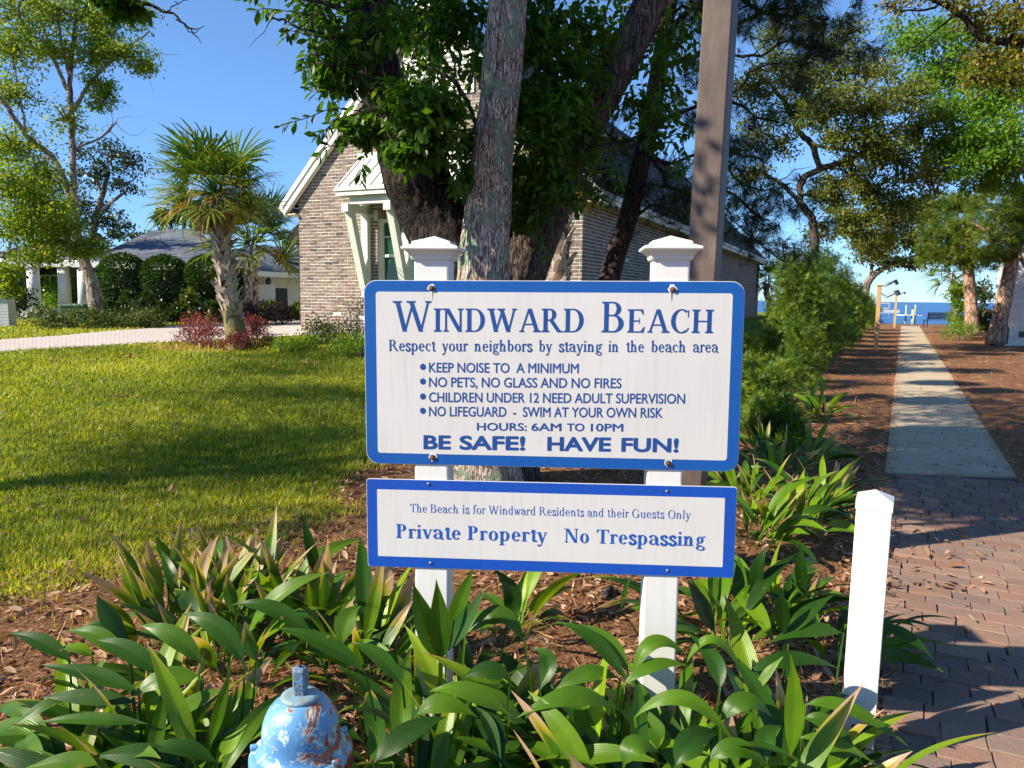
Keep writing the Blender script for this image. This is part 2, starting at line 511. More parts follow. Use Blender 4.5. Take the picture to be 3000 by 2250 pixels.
M['litter'] = m_leafy('fallen_leaf', [(0,(.10,.05,.03)),(.3,(.22,.11,.06)),(.6,(.36,.20,.11)),(.85,(.48,.33,.22)),(1,(.30,.12,.05))], .15, .7, 8)
M['straw'] = m_leafy('pine_straw', [(0,(.15,.06,.03)),(.4,(.33,.15,.07)),(.75,(.50,.28,.14)),(1,(.60,.42,.26))], .1, .7, 8)
M['grass'] = m_leafy('grass_blade', [(0,(.09,.13,.016)),(.4,(.23,.28,.025)),(.70,(.38,.41,.04)),(.86,(.48,.42,.10)),(1,(.48,.35,.19))], .45, .5, 1.2)

def m_ground():
    t = NT('ground_cover')
    v = t.coord('Object')
    lawn = t.ramp(t.noise(v, 1.3, 6, .7), [(.3, (.08,.11,.014)), (.5, (.14,.20,.02)), (.7, (.21,.26,.03))])
    fine = t.noise(v, 60, 4, .7)
    lawn = t.mix(1.0, lawn, t.ramp(fine, [(.3, (.55,.55,.5)), (.7, (1.3,1.3,1.2))]), 'MULTIPLY')
    st = t.coord('Object', (1, 1, 1))
    mul = t.ramp(t.noise(v, 45, 6, .75), [(.28, (.06,.028,.016)), (.46, (.20,.10,.05)), (.6, (.36,.20,.11)), (.8, (.52,.36,.23))])
    big = t.ramp(t.noise(v, 1.1, 4), [(.3, (.7,.65,.6)), (.7, (1.15,1.1,1.05))])
    mul = t.mix(1.0, mul, big, 'MULTIPLY')
    mk = t.math('ADD', t.attr('mulch'), t.math('MULTIPLY', t.math('SUBTRACT', t.noise(v, 2.6, 6, .7), .5), .9))
    mk = t.ramp(mk, [(.40, (0,0,0)), (.60, (1,1,1))])
    t.bsdf(t.mix(mk, lawn, mul), .95, t.bump(t.noise(v, 45, 6, .75), 1.0, .03), 0, .1)
    return t.m
M['ground'] = m_ground()
def m_concrete():
    t = NT('path_concrete')
    v = t.coord('Object')
    n = t.noise(v, 1.6, 6, .6)
    col = t.ramp(n, [(.3, (.42,.33,.22)), (.7, (.53,.43,.29))])
    st = t.noise(v, .9, 6, .7, 1.5)
    col = t.mix(t.ramp(st, [(.5, (0,0,0)), (.72, (.55,.55,.55))]), col, (.24,.20,.15))
    sp = t.noise(v, 220, 3, .8)
    col = t.mix(1.0, col, t.ramp(sp, [(.3, (.7,.7,.7)), (.7, (1.2,1.2,1.2))]), 'MULTIPLY')
    t.bsdf(col, .9, t.bump(sp, .3, .004), 0, .2)
    return t.m
M['concrete'] = m_concrete()
def m_paver():
    t = NT('path_paver')
    v = t.coord('Object')
    g = t.n('ShaderNodeObjectInfo')
    col = t.ramp(g.outputs['Random'], [(0,(.24,.12,.08)),(.25,(.32,.17,.115)),(.5,(.23,.155,.12)),(.7,(.35,.20,.13)),(.85,(.19,.12,.095)),(1,(.37,.225,.15))])
    gg = t.n('ShaderNodeNewGeometry')
    mp = t.n('ShaderNodeMapping'); t.l(gg.outputs['Position'], mp.inputs[0])
    n = t.noise(mp.outputs[0], 16, 6, .7)
    col = t.mix(t.ramp(n, [(.35,(0,0,0)),(.65,(.6,.6,.6))]), col, (.21,.175,.145))
    sp = t.noise(mp.outputs[0], 150, 3, .8)
    col = t.mix(1.0, col, t.ramp(sp, [(.3, (.75,.75,.75)), (.68, (1.1,1.1,1.1)), (.74, (2.0,1.9,1.8))]), 'MULTIPLY')
    h = t.math('ADD', t.math('MULTIPLY', n, .7), t.math('MULTIPLY', sp, .3))
    t.bsdf(col, .9, t.bump(h, .8, .012), 0, .2)
    return t.m
M['paver'] = m_paver()
M['joint'] = m_plain('joint_sand', (.11,.085,.06), (.06,.048,.036), 10, .95, .4, 100)
def m_water():
    t = NT('sea_water')
    v = t.coord('Object', (.35, 1.0, 1))
    n1 = t.noise(v, .9, 6, .7)
    n2 = t.noise(v, .035, 5, .6)
    col = t.ramp(n2, [(.35, (.045,.13,.30)), (.65, (.065,.175,.37))])
    t.bsdf(col, .5, t.bump(n1, .9, .35), 0, .12)
    return t.m
M['water'] = m_water()
M['far'] = m_plain('far_shore', (.30,.36,.30), (.36,.40,.34), .01, .9)

# ------------------------------------------------------------------ ground
def bed_edge(x):
    return np.clip(3.75 + (x + 2.7) * 1.0, 3.4, 7.0)
def mulch_mask(x, y):
    s = (path_left(y) - x) / 1.12
    m = sstep(1.5, -1.1, y - bed_edge(x)) * 0.95
    m = np.maximum(m, sstep(2.6, 2.1, s) * (y > 2))
    d = np.hypot(x + 0.15, y - 6.2)
    m = np.maximum(m, sstep(1.7, .9, d))
    dp = np.hypot((x + 5.9) / 1.6, y - 15.0)
    m = np.maximum(m, sstep(1.2, .7, dp) * .8)
    return m

def axis(vals):
    out = []
    for a, b, st in vals:
        out += list(np.arange(a, b, st))
    return np.array(out + [vals[-1][1]])
gx = axis([(-260,-60,20),(-60,-20,2),(-20,-8,.5),(-8,6,.14),(6,30,.6),(30,60,3),(60,260,20)])
gy = axis([(-60,-4,4),(-4,1,.5),(1,12,.12),(12,24,.3),(24,56,1.0)])
X, Y = np.meshgrid(gx, gy)
Z = ground_h(X, Y)
inpath = (X > path_left(Y) + .04) & (X < path_left(Y) + 1.16) & (Y > .5)
Z = np.where(inpath, Z - .03, Z)
Z = Z + (0.012 * np.sin(X * 9.1 + Y * 3) * np.sin(Y * 8.3 - X * 2)) * np.where(inpath, 0, sstep(0.02, .35, np.abs(X - path_left(Y) - .6) - .6))
Z = np.where(Y >= 56, -2.2, Z)
nx, ny = len(gx), len(gy)
V = np.stack([X.ravel(), Y.ravel(), Z.ravel()], 1)
ii = (np.arange(ny - 1)[:, None] * nx + np.arange(nx - 1)[None]).ravel()
F = np.stack([ii, ii + 1, ii + nx + 1, ii + nx], 1)
o = link('ground', np_mesh('ground', V, F, smooth=True, attrs={'mulch': mulch_mask(X, Y).ravel()}), M['ground'])
tag(o, kind='structure')

mb = MB(); mb.add([(-9000,50,-1.6),(9000,50,-1.6),(9000,9000,-1.6),(-9000,9000,-1.6)], [(0,1,2,3)])
tag(mb.build('water', M['water']), kind='structure')
mb = MB()
xs = np.linspace(-7500, 1500, 90)
for i in range(len(xs) - 1):
    a = 8 + 6 * math.sin(i * .9) + 4 * math.sin(i * 2.3)
    b = 8 + 6 * math.sin(i * .9 + .9) + 4 * math.sin(i * 2.3 + 2.3)
    if i > 80: a *= (88 - i) / 9; b *= (87 - i) / 9 if i < 87 else 0
    a = max(a, .5); b = max(b, .5)
    mb.add([(xs[i],7400,-3),(xs[i+1],7400,-3),(xs[i+1],7400,b),(xs[i],7400,a),(xs[i],7600,-3),(xs[i+1],7600,-3),(xs[i+1],7600,b*.8),(xs[i],7600,a*.8)],
           [(0,1,2,3),(3,2,6,7),(5,4,7,6)])
tag(mb.build('far_shore', M['far']), kind='structure')

# ------------------------------------------------------------------ path
path_root = thing('concrete_path', None, None)
tag(path_root, kind='structure')
PJ0 = 6.95
y = PJ0
k = 0
while y < 49:
    L = 1.52
    mb = MB()
    y0, y1 = y + (.0 if k == 0 else .016), y + L
    sk = -.10
    for_v = []
    for yy, dd in ((y0, 0), (y1, 0)):
        for xx in (0.0, 1.19):
            X0 = path_left(yy) + xx
            Y0 = yy + (sk * xx / 1.19 * 1.6 if k == 0 and yy == y0 else 0)
            for_v.append((X0 + .505*(Y0-yy), Y0))
    (a, b, c, d) = for_v
    mb.prism([a, b, d, c], -.08, .018)
    mb.build('slab', M['concrete'], path_root, bevel=.008, seg=2)
    y += L; k += 1

brick_path = thing('brick_path', None, None); tag(brick_path, kind='structure')
mb = MB()
mb.add([(path_left(.3)-.02, .3, -.012),(path_left(.3)+1.28, .3, -.012),(path_left(6.95)+1.24, 6.80, -.012),(path_left(6.95)-.02, 6.95, -.012)], [(0,1,2,3)])
mb.build('joint_bed', M['joint'], brick_path)
pav_me = []
prng = np.random.default_rng(3)
for i in range(9):
    q = MB()
    w, d = (.172 + .03 * (i % 3 - 1)) / 2, .124 / 2
    ks = 5
    top = []
    j = lambda s: float(prng.normal(0, s))
    o1 = [(-w + j(.002), -d + j(.0025)), (0, -d + j(.002)), (w + j(.002), -d + j(.0025)), (w + j(.002), 0), (w + j(.002), d + j(.0025)), (0, d + j(.002)), (-w + j(.002), d + j(.0025)), (-w + j(.002), 0)]
    q.add([(x, y_, -.05) for x, y_ in o1] + [(x, y_, -.003) for x, y_ in o1] + [(x * .972, y_ * .962, .0005 + j(.0006)) for x, y_ in o1] + [(0, 0, .0012)],
          [(a, (a+1) % 8, 8 + (a+1) % 8, 8 + a) for a in range(8)] + [(8+a, 8+(a+1) % 8, 16+(a+1) % 8, 16+a) for a in range(8)] + [(16+a, 16+(a+1) % 8, 24) for a in range(8)])
    me = q.mesh('paver', False); me.materials.append(M['paver']); pav_me.append(me)
# running bond: rows lie across the path
dirp = Vector((.505, 1, 0)).normalized(); perp = Vector((dirp.y, -dirp.x, 0))
row = 0
t = .95
cnt = 0
cells = []
while t < 7.9:
    u = -.02 - .09 * float(prng.random())
    while u < 1.10:
        kw = int(prng.integers(3)); wd = .172 + .03 * (kw - 1)
        u0 = u; u += wd + .0035
        uc = u0 + wd / 2
        if uc < .03 or uc > 1.13: continue
        p = Vector((-.07, 0, 0)) + dirp * t + perp * uc
        if p.y > 6.86 - .10 * (uc / 1.1): continue
        cells.append((p, kw))
    row += 1
    t += .1275
cells = [c for c in cells if c[0].y > 1.45]
for p, u in cells:
    o = link('paver', pav_me[u + 3 * int(prng.integers(3))], None, brick_path)
    o.location = (p.x, p.y, float(prng.normal(.004, .0028)))
    o.rotation_euler = (float(prng.normal(0, .014)), float(prng.normal(0, .012)), math.atan2(perp.y, perp.x) + float(prng.normal(0, .02)) + (math.pi if prng.random() < .5 else 0))
print('PAVERS', len(cells))

# ------------------------------------------------------------------ driveway
drive = thing('driveway', None, None); tag(drive, kind='structure')
near = [ground_at(px, py) for px, py in ((-300,1065),(0,1035),(200,1023),(400,1010),(560,1003),(700,1000),(880,985),(960,985))]
far_ = [ground_at(px, py) for px, py in ((-300,1012),(0,999),(200,985),(400,968),(500,958),(640,950),(760,940),(900,938))]
mb = MB()
n = 24
rng_d = np.random.default_rng(5)
def lerp_poly(P, t):
    f = t * (len(P) - 1); i = min(int(f), len(P) - 2); f -= i
    return P[i].lerp(P[i + 1], f)
rows = 110
dp_n = []
for i in range(rows):
    t0, t1 = i / rows, (i + .965) / rows
    nc = 11
    for j in range(nc):
        s0, s1 = (j + (i % 2) * .5) / nc, (j + .95 + (i % 2) * .5) / nc
        if s1 > 1: continue
        q = [lerp_poly(near, t0).lerp(lerp_poly(far_, t0), s0), lerp_poly(near, t1).lerp(lerp_poly(far_, t1), s0),
             lerp_poly(near, t1).lerp(lerp_poly(far_, t1), s1), lerp_poly(near, t0).lerp(lerp_poly(far_, t0), s1)]
        vs = [(v.x, v.y, gh(v.x, v.y) + .034) for v in q] + [(v.x, v.y, gh(v.x, v.y) + .01) for v in q]
        dp_n.append((q[0].length, vs, float(rng_d.random())))
dp_n.sort(key=lambda e: e[0])
vis_n = 0
for dd, vs, r_ in dp_n:
    seen = 0 < (vs[0][0]/vs[0][1]*FPX + 1500) < 1100
    if seen and vis_n < 280:
        one = MB(); one.add(vs, [(0,1,2,3),(0,4,5,1),(1,5,6,2),(3,2,6,7),(0,3,7,4)], r_); one.build('paver', M['drive'], drive); vis_n += 1
    else:
        mb.add(vs, [(0,1,2,3),(0,4,5,1),(1,5,6,2),(3,2,6,7),(0,3,7,4)], r_)
tag(mb.build('paver', M['drive'], drive), kind='stuff')
mb = MB()
for i in range(rows):
    a, b, c, d = lerp_poly(near, i/rows), lerp_poly(near, (i+1)/rows), lerp_poly(far_, (i+1)/rows), lerp_poly(far_, i/rows)
    for j in range(10):
        s0, s1 = j/10, (j+1)/10
        q = [a.lerp(d, s0), b.lerp(c, s0), b.lerp(c, s1), a.lerp(d, s1)]
        mb.add([(v.x, v.y, gh(v.x, v.y) + .022) for v in q], [(0,1,2,3)])
mb.build('joint_bed', M['mortar'], drive)
# ------------------------------------------------------------------ lettering: a small serif alphabet drawn as strokes
def ring(cx, cy, rx, ry, W, T, a0=0, a1=360, n=None):
    n = n or max(6, int(abs(a1 - a0) / 11))
    out = []
    for i in range(n):
        q = []
        for a in (a0 + (a1-a0)*i/n, a0 + (a1-a0)*(i+1)/n):
            c, s = math.cos(R(a)), math.sin(R(a))
            q.append(((cx + rx*c, cy + ry*s), (cx + (rx-W)*c, cy + (ry-T)*s)))
        out.append([q[0][0], q[1][0], q[1][1], q[0][1]])
    return out
def pen(pts, W, T, n=6):
    P = [Vector(p) for p in pts]
    P = [P[0]*2 - P[1]] + P + [P[-1]*2 - P[-2]]
    S = []
    for i in range(1, len(P) - 2):
        for k in range(n):
            t = k / n
            a, b, c, d = P[i-1], P[i], P[i+1], P[i+2]
            S.append(.5*((2*b) + (-a+c)*t + (2*a-5*b+4*c-d)*t*t + (-a+3*b-3*c+d)*t**3))
    S.append(P[-2])
    L = []
    for i, p in enumerate(S):
        d = (S[min(i+1, len(S)-1)] - S[max(i-1, 0)]).normalized()
        w = (T + (W-T) * d.y * d.y) / 2
        nrm = Vector((-d.y, d.x))
        L.append((p + nrm*w, p - nrm*w))
    return [[tuple(L[i][0]), tuple(L[i+1][0]), tuple(L[i+1][1]), tuple(L[i][1])] for i in range(len(L)-1)]
def rect(x0, y0, x1, y1): return [[(x0,y0),(x1,y0),(x1,y1),(x0,y1)]]
def diag(x0, y0, x1, y1, w): return [[(x0-w/2,y0),(x0+w/2,y0),(x1+w/2,y1),(x1-w/2,y1)]]

def glyph(ch, W, T, SL):
    def serif(x, y, up, kind='b', w=W, L=None):
        L = L or SL
        l = w/2 + (L if kind in 'bl' else 0); r = w/2 + (L if kind in 'br' else 0)
        o = [[(x-l,y),(x+r,y),(x+r,y+up*T),(x-l,y+up*T)]]
        if kind in 'bl': o.append([(x-l+L*.35,y+up*T),(x-w/2,y+up*T),(x-w/2,y+up*(T+L*.7)),(x-w/2-L*.2,y+up*(T+L*.15))])
        if kind in 'br': o.append([(x+r-L*.35,y+up*T),(x+w/2,y+up*T),(x+w/2,y+up*(T+L*.7)),(x+w/2+L*.2,y+up*(T+L*.15))])
        return o
    def stem(x, y0, y1, b='b', t='b', w=W):
        o = rect(x-w/2, y0, x+w/2, y1)
        if b: o += serif(x, y0, 1, b, w)
        if t == 'f':   # flag serif of the small letters
            o += [[(x-w/2-SL*1.1, y1-T*1.9),(x-w/2,y1-T*1.9-SL*.25),(x-w/2,y1),(x-w/2-SL*.1,y1-T*.3)]]
        elif t: o += serif(x, y1, -1, t, w)
        return o
    S = SL + W/2
    X = .68; A = 1.03
    if ch == 'I': return stem(S,0,1), 2*S
    if ch == 'W':
        w = 1.36
        return (diag(W*.9,1,.40,0,W)+diag(.40,0,.68,.93,T*1.5)+diag(.62,1,.96,0,W)+diag(.96,0,w-.14,1,T*1.5)
                +serif(W*.9,1,-1)+serif(.62,1,-1)+serif(w-.14,1,-1,'b',T)), w+.02
    if ch == 'N': return (stem(.16,0,1,'b','',T*1.5)+diag(.20,1,.80,0,W*1.08)+serif(.17,1,-1,'l',W)+stem(.82,0,1,'','b',T*1.5)), 1.0
    if ch == 'D': return (stem(S,0,1,'l','l')+rect(S,0,.44,T)+rect(S,1-T,.44,1)+ring(.42,.5,.46,.5,W*1.05,T,-90,90)), .95
    if ch == 'A': return (diag(.13,0,.46,1,T*1.5)+diag(.48,1,.83,0,W)+rect(.25,.30,.72,.30+T)+serif(.14,0,1,'b',T)+serif(.82,0,1)), .98
    if ch in 'RPB':
        o = stem(S,0,1,'b' if ch != 'B' else 'l','l')
        top = .24 if ch != 'B' else .23
        cy = 1-top-.005 if ch == 'B' else .745
        ry = 1-cy
        o += rect(S,1-T,.40,1)+rect(S,cy-ry,.40,cy-ry+T)+ring(.38,cy,.27,ry,W,T,-90,90)
        if ch == 'R': return o + diag(.42,.52,.80,0,W*1.05)+serif(.80,0,1,'r',W*.9,SL*.8), .95
        if ch == 'B':
            c2 = (1-2*ry+T)/2
            return o + rect(S,0,.42,T)+ring(.40,c2,.34,c2,W*1.1,T,-90,90), .84
        return o, .74
    if ch == 'E':
        return (stem(S,0,1,'l','l')+rect(S,0,.72,T)+rect(S,1-T,.68,1)+rect(S,.5-T/2,.52,.5+T/2)
                +[[(.72,0),(.77,.26),(.74,.26),(.58,T)]]+[[(.68,1),(.71,.76),(.68,.76),(.56,1-T)]]+[[(.52,.36),(.545,.36),(.545,.64),(.52,.64)]]), .82
    if ch == 'C': return ring(.49,.5,.46,.52,W*1.05,T,52,308)+[[(.76,.66),(.80,.66),(.80,1.0),(.75,.93)]]+[[(.755,.085),(.82,.20),(.79,.24),(.72,.14)]], .90
    if ch == 'G': return ring(.49,.5,.46,.52,W*1.05,T,52,322)+[[(.76,.66),(.80,.66),(.80,1.0),(.75,.93)]]+stem(.80,.05,.44,'','b'), .99
    if ch == 'H': return stem(S,0,1)+stem(.94-S,0,1)+rect(S,.5-T/2,.94-S,.5+T/2), .98
    if ch == 'O': return ring(.5,.5,.46,.52,W*1.05,T), 1.0
    if ch == 'T': return stem(.43,0,1,'b','')+rect(.04,1-T,.82,1)+[[(.04,1),(.02,.74),(.05,.74),(.17,1-T)]]+[[(.82,1),(.84,.74),(.81,.74),(.69,1-T)]], .86
    w = W*.92; Ls = W/2 + SL*.8; SL2 = SL
    if ch == 'a': return (ring(.26,.19,.23,.20,w,T,80,330,16)+pen([(.30,.385),(.40,.40),(.46,.44)],T*1.2,T*1.2)+rect(.42-.0,.08,.42+w,.5)+pen([(.10,.52),(.13,.62),(.27,X-.0),(.41,.62),(.42+w/2,.48)],w,T*1.3)
                         +ring(.12,.53,.06,.06,.058,.058)+pen([(.42+w*.5,.10),(.48+w*.5,.03),(.56+w*.5,.07)],w,T*1.4)), .60+w*.5
    if ch == 'b': return stem(.16,.03,A,'','f',w)+ring(.33,X/2,.29,X/2+.015,w,T,-165,155), .68
    if ch == 'c': return ring(.32,X/2,.28,X/2+.015,w,T,48,318)+ring(.49,.53,.06,.06,.058,.058), .60
    if ch == 'd': return stem(.52,.0,A,'r','f',w)+ring(.32,X/2,.28,X/2+.015,w,T,25,335), .72
    if ch == 'e': return ring(.32,X/2,.28,X/2+.015,w,T,0,322)+rect(.07+w*.5,X/2,.57,X/2+T), .64
    if ch == 'f': return stem(.20,0,.86,'b','',w)+pen([(.20,.84),(.23,.97),(.36,1.04),(.47,.97)],w,T*1.2)+rect(.02,X-T,.38,X)+ring(.45,.95,.06,.06,.058,.058), .43
    if ch == 'g': return (ring(.28,.44,.225,.245,w*.9,T)+pen([(.46,.60),(.53,.68),(.62,.65)],T*1.4,T*1.4)+pen([(.18,.22),(.10,.14),(.16,.055),(.40,.03)],w*.6,T*1.5)
                         +ring(.31,-.13,.29,.165,w*.7,T)), .62
    if ch == 'h': return stem(.17,0,A,'b','f',w)+ring(.37,.42,.22,X-.42+.015,w,T,0,165)+stem(.59-w/2,0,.44,'b','',w), .76
    if ch == 'i': return stem(.17,0,X,'b','f',w)+ring(.165,.90,.085,.085,.084,.084), .34
    if ch == 'l': return stem(.17,0,A,'b','f',w), .34
    if ch == 'n': return stem(.17,0,X,'b','f',w)+ring(.37,.42,.22,X-.42+.015,w,T,0,165)+stem(.59-w/2,0,.44,'b','',w), .76
    if ch == 'o': return ring(.34,X/2,.30,X/2+.015,w,T), .68
    if ch == 'p': return stem(.17,-.32,X,'b','f',w)+ring(.36,X/2,.29,X/2+.015,w,T,-155,155), .71
    if ch == 'r': return stem(.17,0,X,'b','f',w)+pen([(.19,.44),(.27,.61),(.38,.665),(.46,.62)],T*1.2,T*1.2)+ring(.43,.585,.07,.07,.068,.068), .50
    if ch == 's': return pen([(.43,.50),(.36,.64),(.24,.66),(.11,.57),(.15,.43),(.30,.33),(.43,.22),(.42,.08),(.28,.01),(.14,.04),(.07,.18)],w*1.05,w*.75)+rect(.415,.45,.445,.68)+rect(.055,.0,.085,.22), .52
    if ch == 't': return rect(.13,.12,.13+w,.84)+[[(.02,X-T),(.13,X-T),(.13,.86),(.10,.80)]]+rect(.02,X-T,.36,X)+pen([(.13+w/2,.16),(.16+w/2,.03),(.26+w/2,.01),(.36,.09)],w,T*1.2), .40
    if ch == 'u': return stem(.16,.2,X,'','f',w)+stem(.54,0,X,'r','f',w)+ring(.36,.22,.20+w/2,.235,w,T,180,345), .72
    if ch in 'vy':
        o = diag(.12,X,.33,.0,w)+diag(.33,.0,.55,X,T*1.4)+serif(.12,X,-1,'b',w,SL*.7)+serif(.55,X,-1,'b',T,SL*.9)
        if ch == 'y': return o+pen([(.35,.06),(.26,-.20),(.16,-.30),(.08,-.27)],T*1.4,T*1.4)+ring(.09,-.25,.07,.07,.068,.068), .64
        return o, .64
    if ch == 'w': return (diag(.11,X,.30,0,w)+diag(.30,0,.47,.62,T*1.4)+diag(.44,X,.62,0,w)+diag(.62,0,.82,X,T*1.4)
                          +serif(.11,X,-1,'b',w,SL*.6)+serif(.44,X,-1,'l',w,SL*.6)+serif(.82,X,-1,'b',T,SL*.8)), .92
    return [], .30

def serif_text(txt, W, T, SL, track=.03, small=None):
    """(polygons, width, glyph count); small = height of the small capitals; cap height is 1"""
    x = 0; out = []
    for i, ch in enumerate(txt):
        if ch == ' ': x += .36 + track; continue
        k = 1.0
        c = ch
        if small and ch.islower(): k, c = small, ch.upper()
        ps, adv = glyph(c, W / (k ** .7), T / (k ** .7), SL)
        out.append([[(x + px*k, py*k) for px, py in p] for p in ps])
        x += adv * k + track
    return out, x - track
# ------------------------------------------------------------------ the sign
A0, B0 = at(1072, 1092, 2.54), at(2174, 1100, 2.44)
SU = Vector((B0.x - A0.x, B0.y - A0.y, 0)).normalized()      # along the boards
SN = Vector((SU.y, -SU.x, 0))                                 # towards the reader
def on_sign(px, py):
    d = ray(px, py)
    o = Vector((A0.x, A0.y, EYE))
    t = (o - Vector((0, 0, EYE))).dot(SN) / d.dot(SN)
    p = Vector((0, 0, EYE)) + d * t
    return ((p - o).dot(SU), p.z)
def s8(x, y): return on_sign(1050 + .6027 * x, 750 + .6027 * y)
rzs = math.atan2(SU.y, SU.x)
sign = thing('beach_sign', 'white and blue two-board beach rules sign on two capped white posts', 'sign', (A0.x, A0.y, 0), rzs)
# local axes of the sign: x along boards, -y towards the reader, z up
def rrect(x0, z0, x1, z1, r, n=6):
    out = []
    for cx, cz, a in ((x1-r, z1-r, 0), (x0+r, z1-r, 90), (x0+r, z0+r, 180), (x1-r, z0+r, 270)):
        for k in range(n + 1):
            t = R(a + 90*k/n); out.append((cx + r*math.cos(t), cz + r*math.sin(t)))
    return out
def plate(outline, y0, y1, mtl, name, parent, rot=0.0, c=(0, 0)):
    mb = MB()
    cr, sr = math.cos(rot), math.sin(rot)
    pts = [(c[0] + (x-c[0])*cr - (z-c[1])*sr, c[1] + (x-c[0])*sr + (z-c[1])*cr) for x, z in outline]
    n = len(pts)
    mb.add([(x, y0, z) for x, z in pts] + [(x, y1, z) for x, z in pts],
           [tuple(range(n)), tuple(range(2*n-1, n-1, -1))] + [(i, n+i, n+(i+1) % n, (i+1) % n) for i in range(n)])
    return mb.build(name, mtl, parent)
def avg(a, b): return (a + b) / 2
def quad_rect(tl, tr, br, bl):
    a, b, c, d = s8(*tl), s8(*tr), s8(*br), s8(*bl)
    rot = (math.atan2(b[1]-a[1], b[0]-a[0]) + math.atan2(c[1]-d[1], c[0]-d[0])) / 2
    return avg(a[0], d[0]), avg(d[1], c[1]), avg(b[0], c[0]), avg(a[1], b[1]), rot
main = quad_rect((28,115),(1880,125),(1845,1046),(40,1008))
low = quad_rect((42,1080),(1835,1121),(1829,1565),(45,1506))
inn = quad_rect((86,172),(1821,183),(1788,992),(96,956))
inl = quad_rect((94,1132),(1779,1175),(1771,1510),(95,1456))
print('MAIN', main, 'LOW', low)
cm = (avg(main[0], main[2]), avg(main[1], main[3])); cl = (avg(low[0], low[2]), avg(low[1], low[3]))
tb = plate(rrect(*main[:4], .042), -.0028, .0, M['pvc'], 'sign_board', sign, main[4], cm)
plate(rrect(main[0]+.0015, main[1]+.0015, main[2]-.0015, main[3]-.002, .041), -.0040, -.0028, M['sign_blue'], 'border', tb, main[4], cm)
plate(rrect(*inn[:4], .010), -.0046, -.0040, M['sign_white'], 'face', tb, inn[4], cm)
lb = plate(rrect(*low[:4], .010), -.0028, .0, M['pvc'], 'sign_board', sign, low[4], cl)
plate(rrect(low[0]+.0015, low[1]+.0015, low[2]-.0015, low[3]-.002, .009), -.0040, -.0028, M['sign_blue2'], 'border', lb, low[4], cl)
plate(rrect(*inl[:4], .003), -.0046, -.0040, M['sign_white'], 'face', lb, inl[4], cl)

def put_polys(groups, width, pl, pr, cap, mtl, parent, slant=0):
    """groups of polygons in text space -> one lettering mesh along the base line pl..pr (s8 pixels), cap = cap height in s8 pixels"""
    a, b = s8(*pl), s8(*pr)
    h = s8(pl[0], pl[1] - cap)[1] - a[1]
    h2 = s8(pr[0], pr[1] - cap)[1] - b[1]
    h = (h + h2) / 2
    mb = MB()
    for g in groups:
        for i, p in enumerate(g):
            f = [(x / width) for x, _ in p]
            vs = [(a[0] + (b[0]-a[0])*t, -.0052 - .000012*i, a[1] + (b[1]-a[1])*t + y*h) for t, (_, y) in zip(f, p)]
            area = sum(vs[k-1][0]*vs[k][2] - vs[k][0]*vs[k-1][2] for k in range(len(vs)))
            if abs(area) < 1e-12: continue
            mb.add(vs, [tuple(range(len(vs)))])
    return mb.build('lettering', mtl, parent)
def serif_line(txt, pl, pr, cap, W, T, SL, mtl, parent, track=.03, small=None):
    g, w = serif_text(txt, W, T, SL, track, small)
    return put_polys(g, w, pl, pr, cap, mtl, parent)
_caps = {}
def sans_line(txt, pl, pr, cap, mtl, parent, bold=.02, space=1.0):
    cu = bpy.data.curves.new('tmp_text', 'FONT')
    cu.body = txt; cu.size = 1; cu.space_character = space; cu.resolution_u = 4
    ob = bpy.data.objects.new('tmp_text', cu); COL.objects.link(ob)
    bpy.context.view_layer.update()
    dg = bpy.context.evaluated_depsgraph_get()
    me = bpy.data.meshes.new_from_object(ob.evaluated_get(dg))
    co = np.array([tuple(v.co) for v in me.vertices])
    fs = [tuple(p.vertices) for p in me.polygons]
    ec = {}
    for p in me.polygons:
        for k_ in p.edge_keys: ec[k_] = ec.get(k_, 0) + 1
    rim = []
    for (i0, i1), c_ in ec.items():
        if c_ == 1:
            p0, p1 = co[i0][:2], co[i1][:2]; d_ = p1 - p0; L_ = float(np.hypot(*d_))
            if L_ < 1e-6: continue
            d_ = d_/L_*bold; n_ = np.array([-d_[1], d_[0]])
            e_ = .55
            rim.append([p0 - d_*e_ + n_, p1 + d_*e_ + n_, p1 + d_*e_ - n_, p0 - d_*e_ - n_])
    bpy.data.objects.remove(ob); bpy.data.curves.remove(cu)
    bpy.data.meshes.remove(me)
    x0, x1 = co[:, 0].min(), co[:, 0].max()
    ch = .727 + 2 * bold      # cap height of the built-in face at size 1
    a, b = s8(*pl), s8(*pr)
    h = ((s8(pl[0], pl[1]-cap)[1] - a[1]) + (s8(pr[0], pr[1]-cap)[1] - b[1])) / 2
    t = (co[:, 0] - x0) / (x1 - x0)
    mb = MB()
    mb.add([(a[0] + (b[0]-a[0])*tt, -.0052, a[1] + (b[1]-a[1])*tt + (yy + bold)/ch*h) for tt, yy in zip(t, co[:, 1])], fs)
    for i_, q_ in enumerate(rim):
        mb.add([(a[0] + (b[0]-a[0])*(x_ - x0)/(x1 - x0), -.00522 - .000004*(i_ % 9), a[1] + (b[1]-a[1])*(x_ - x0)/(x1 - x0) + (y_ + bold)/ch*h) for x_, y_ in q_], [(0,1,2,3)])
    return mb.build('lettering', mtl, parent)

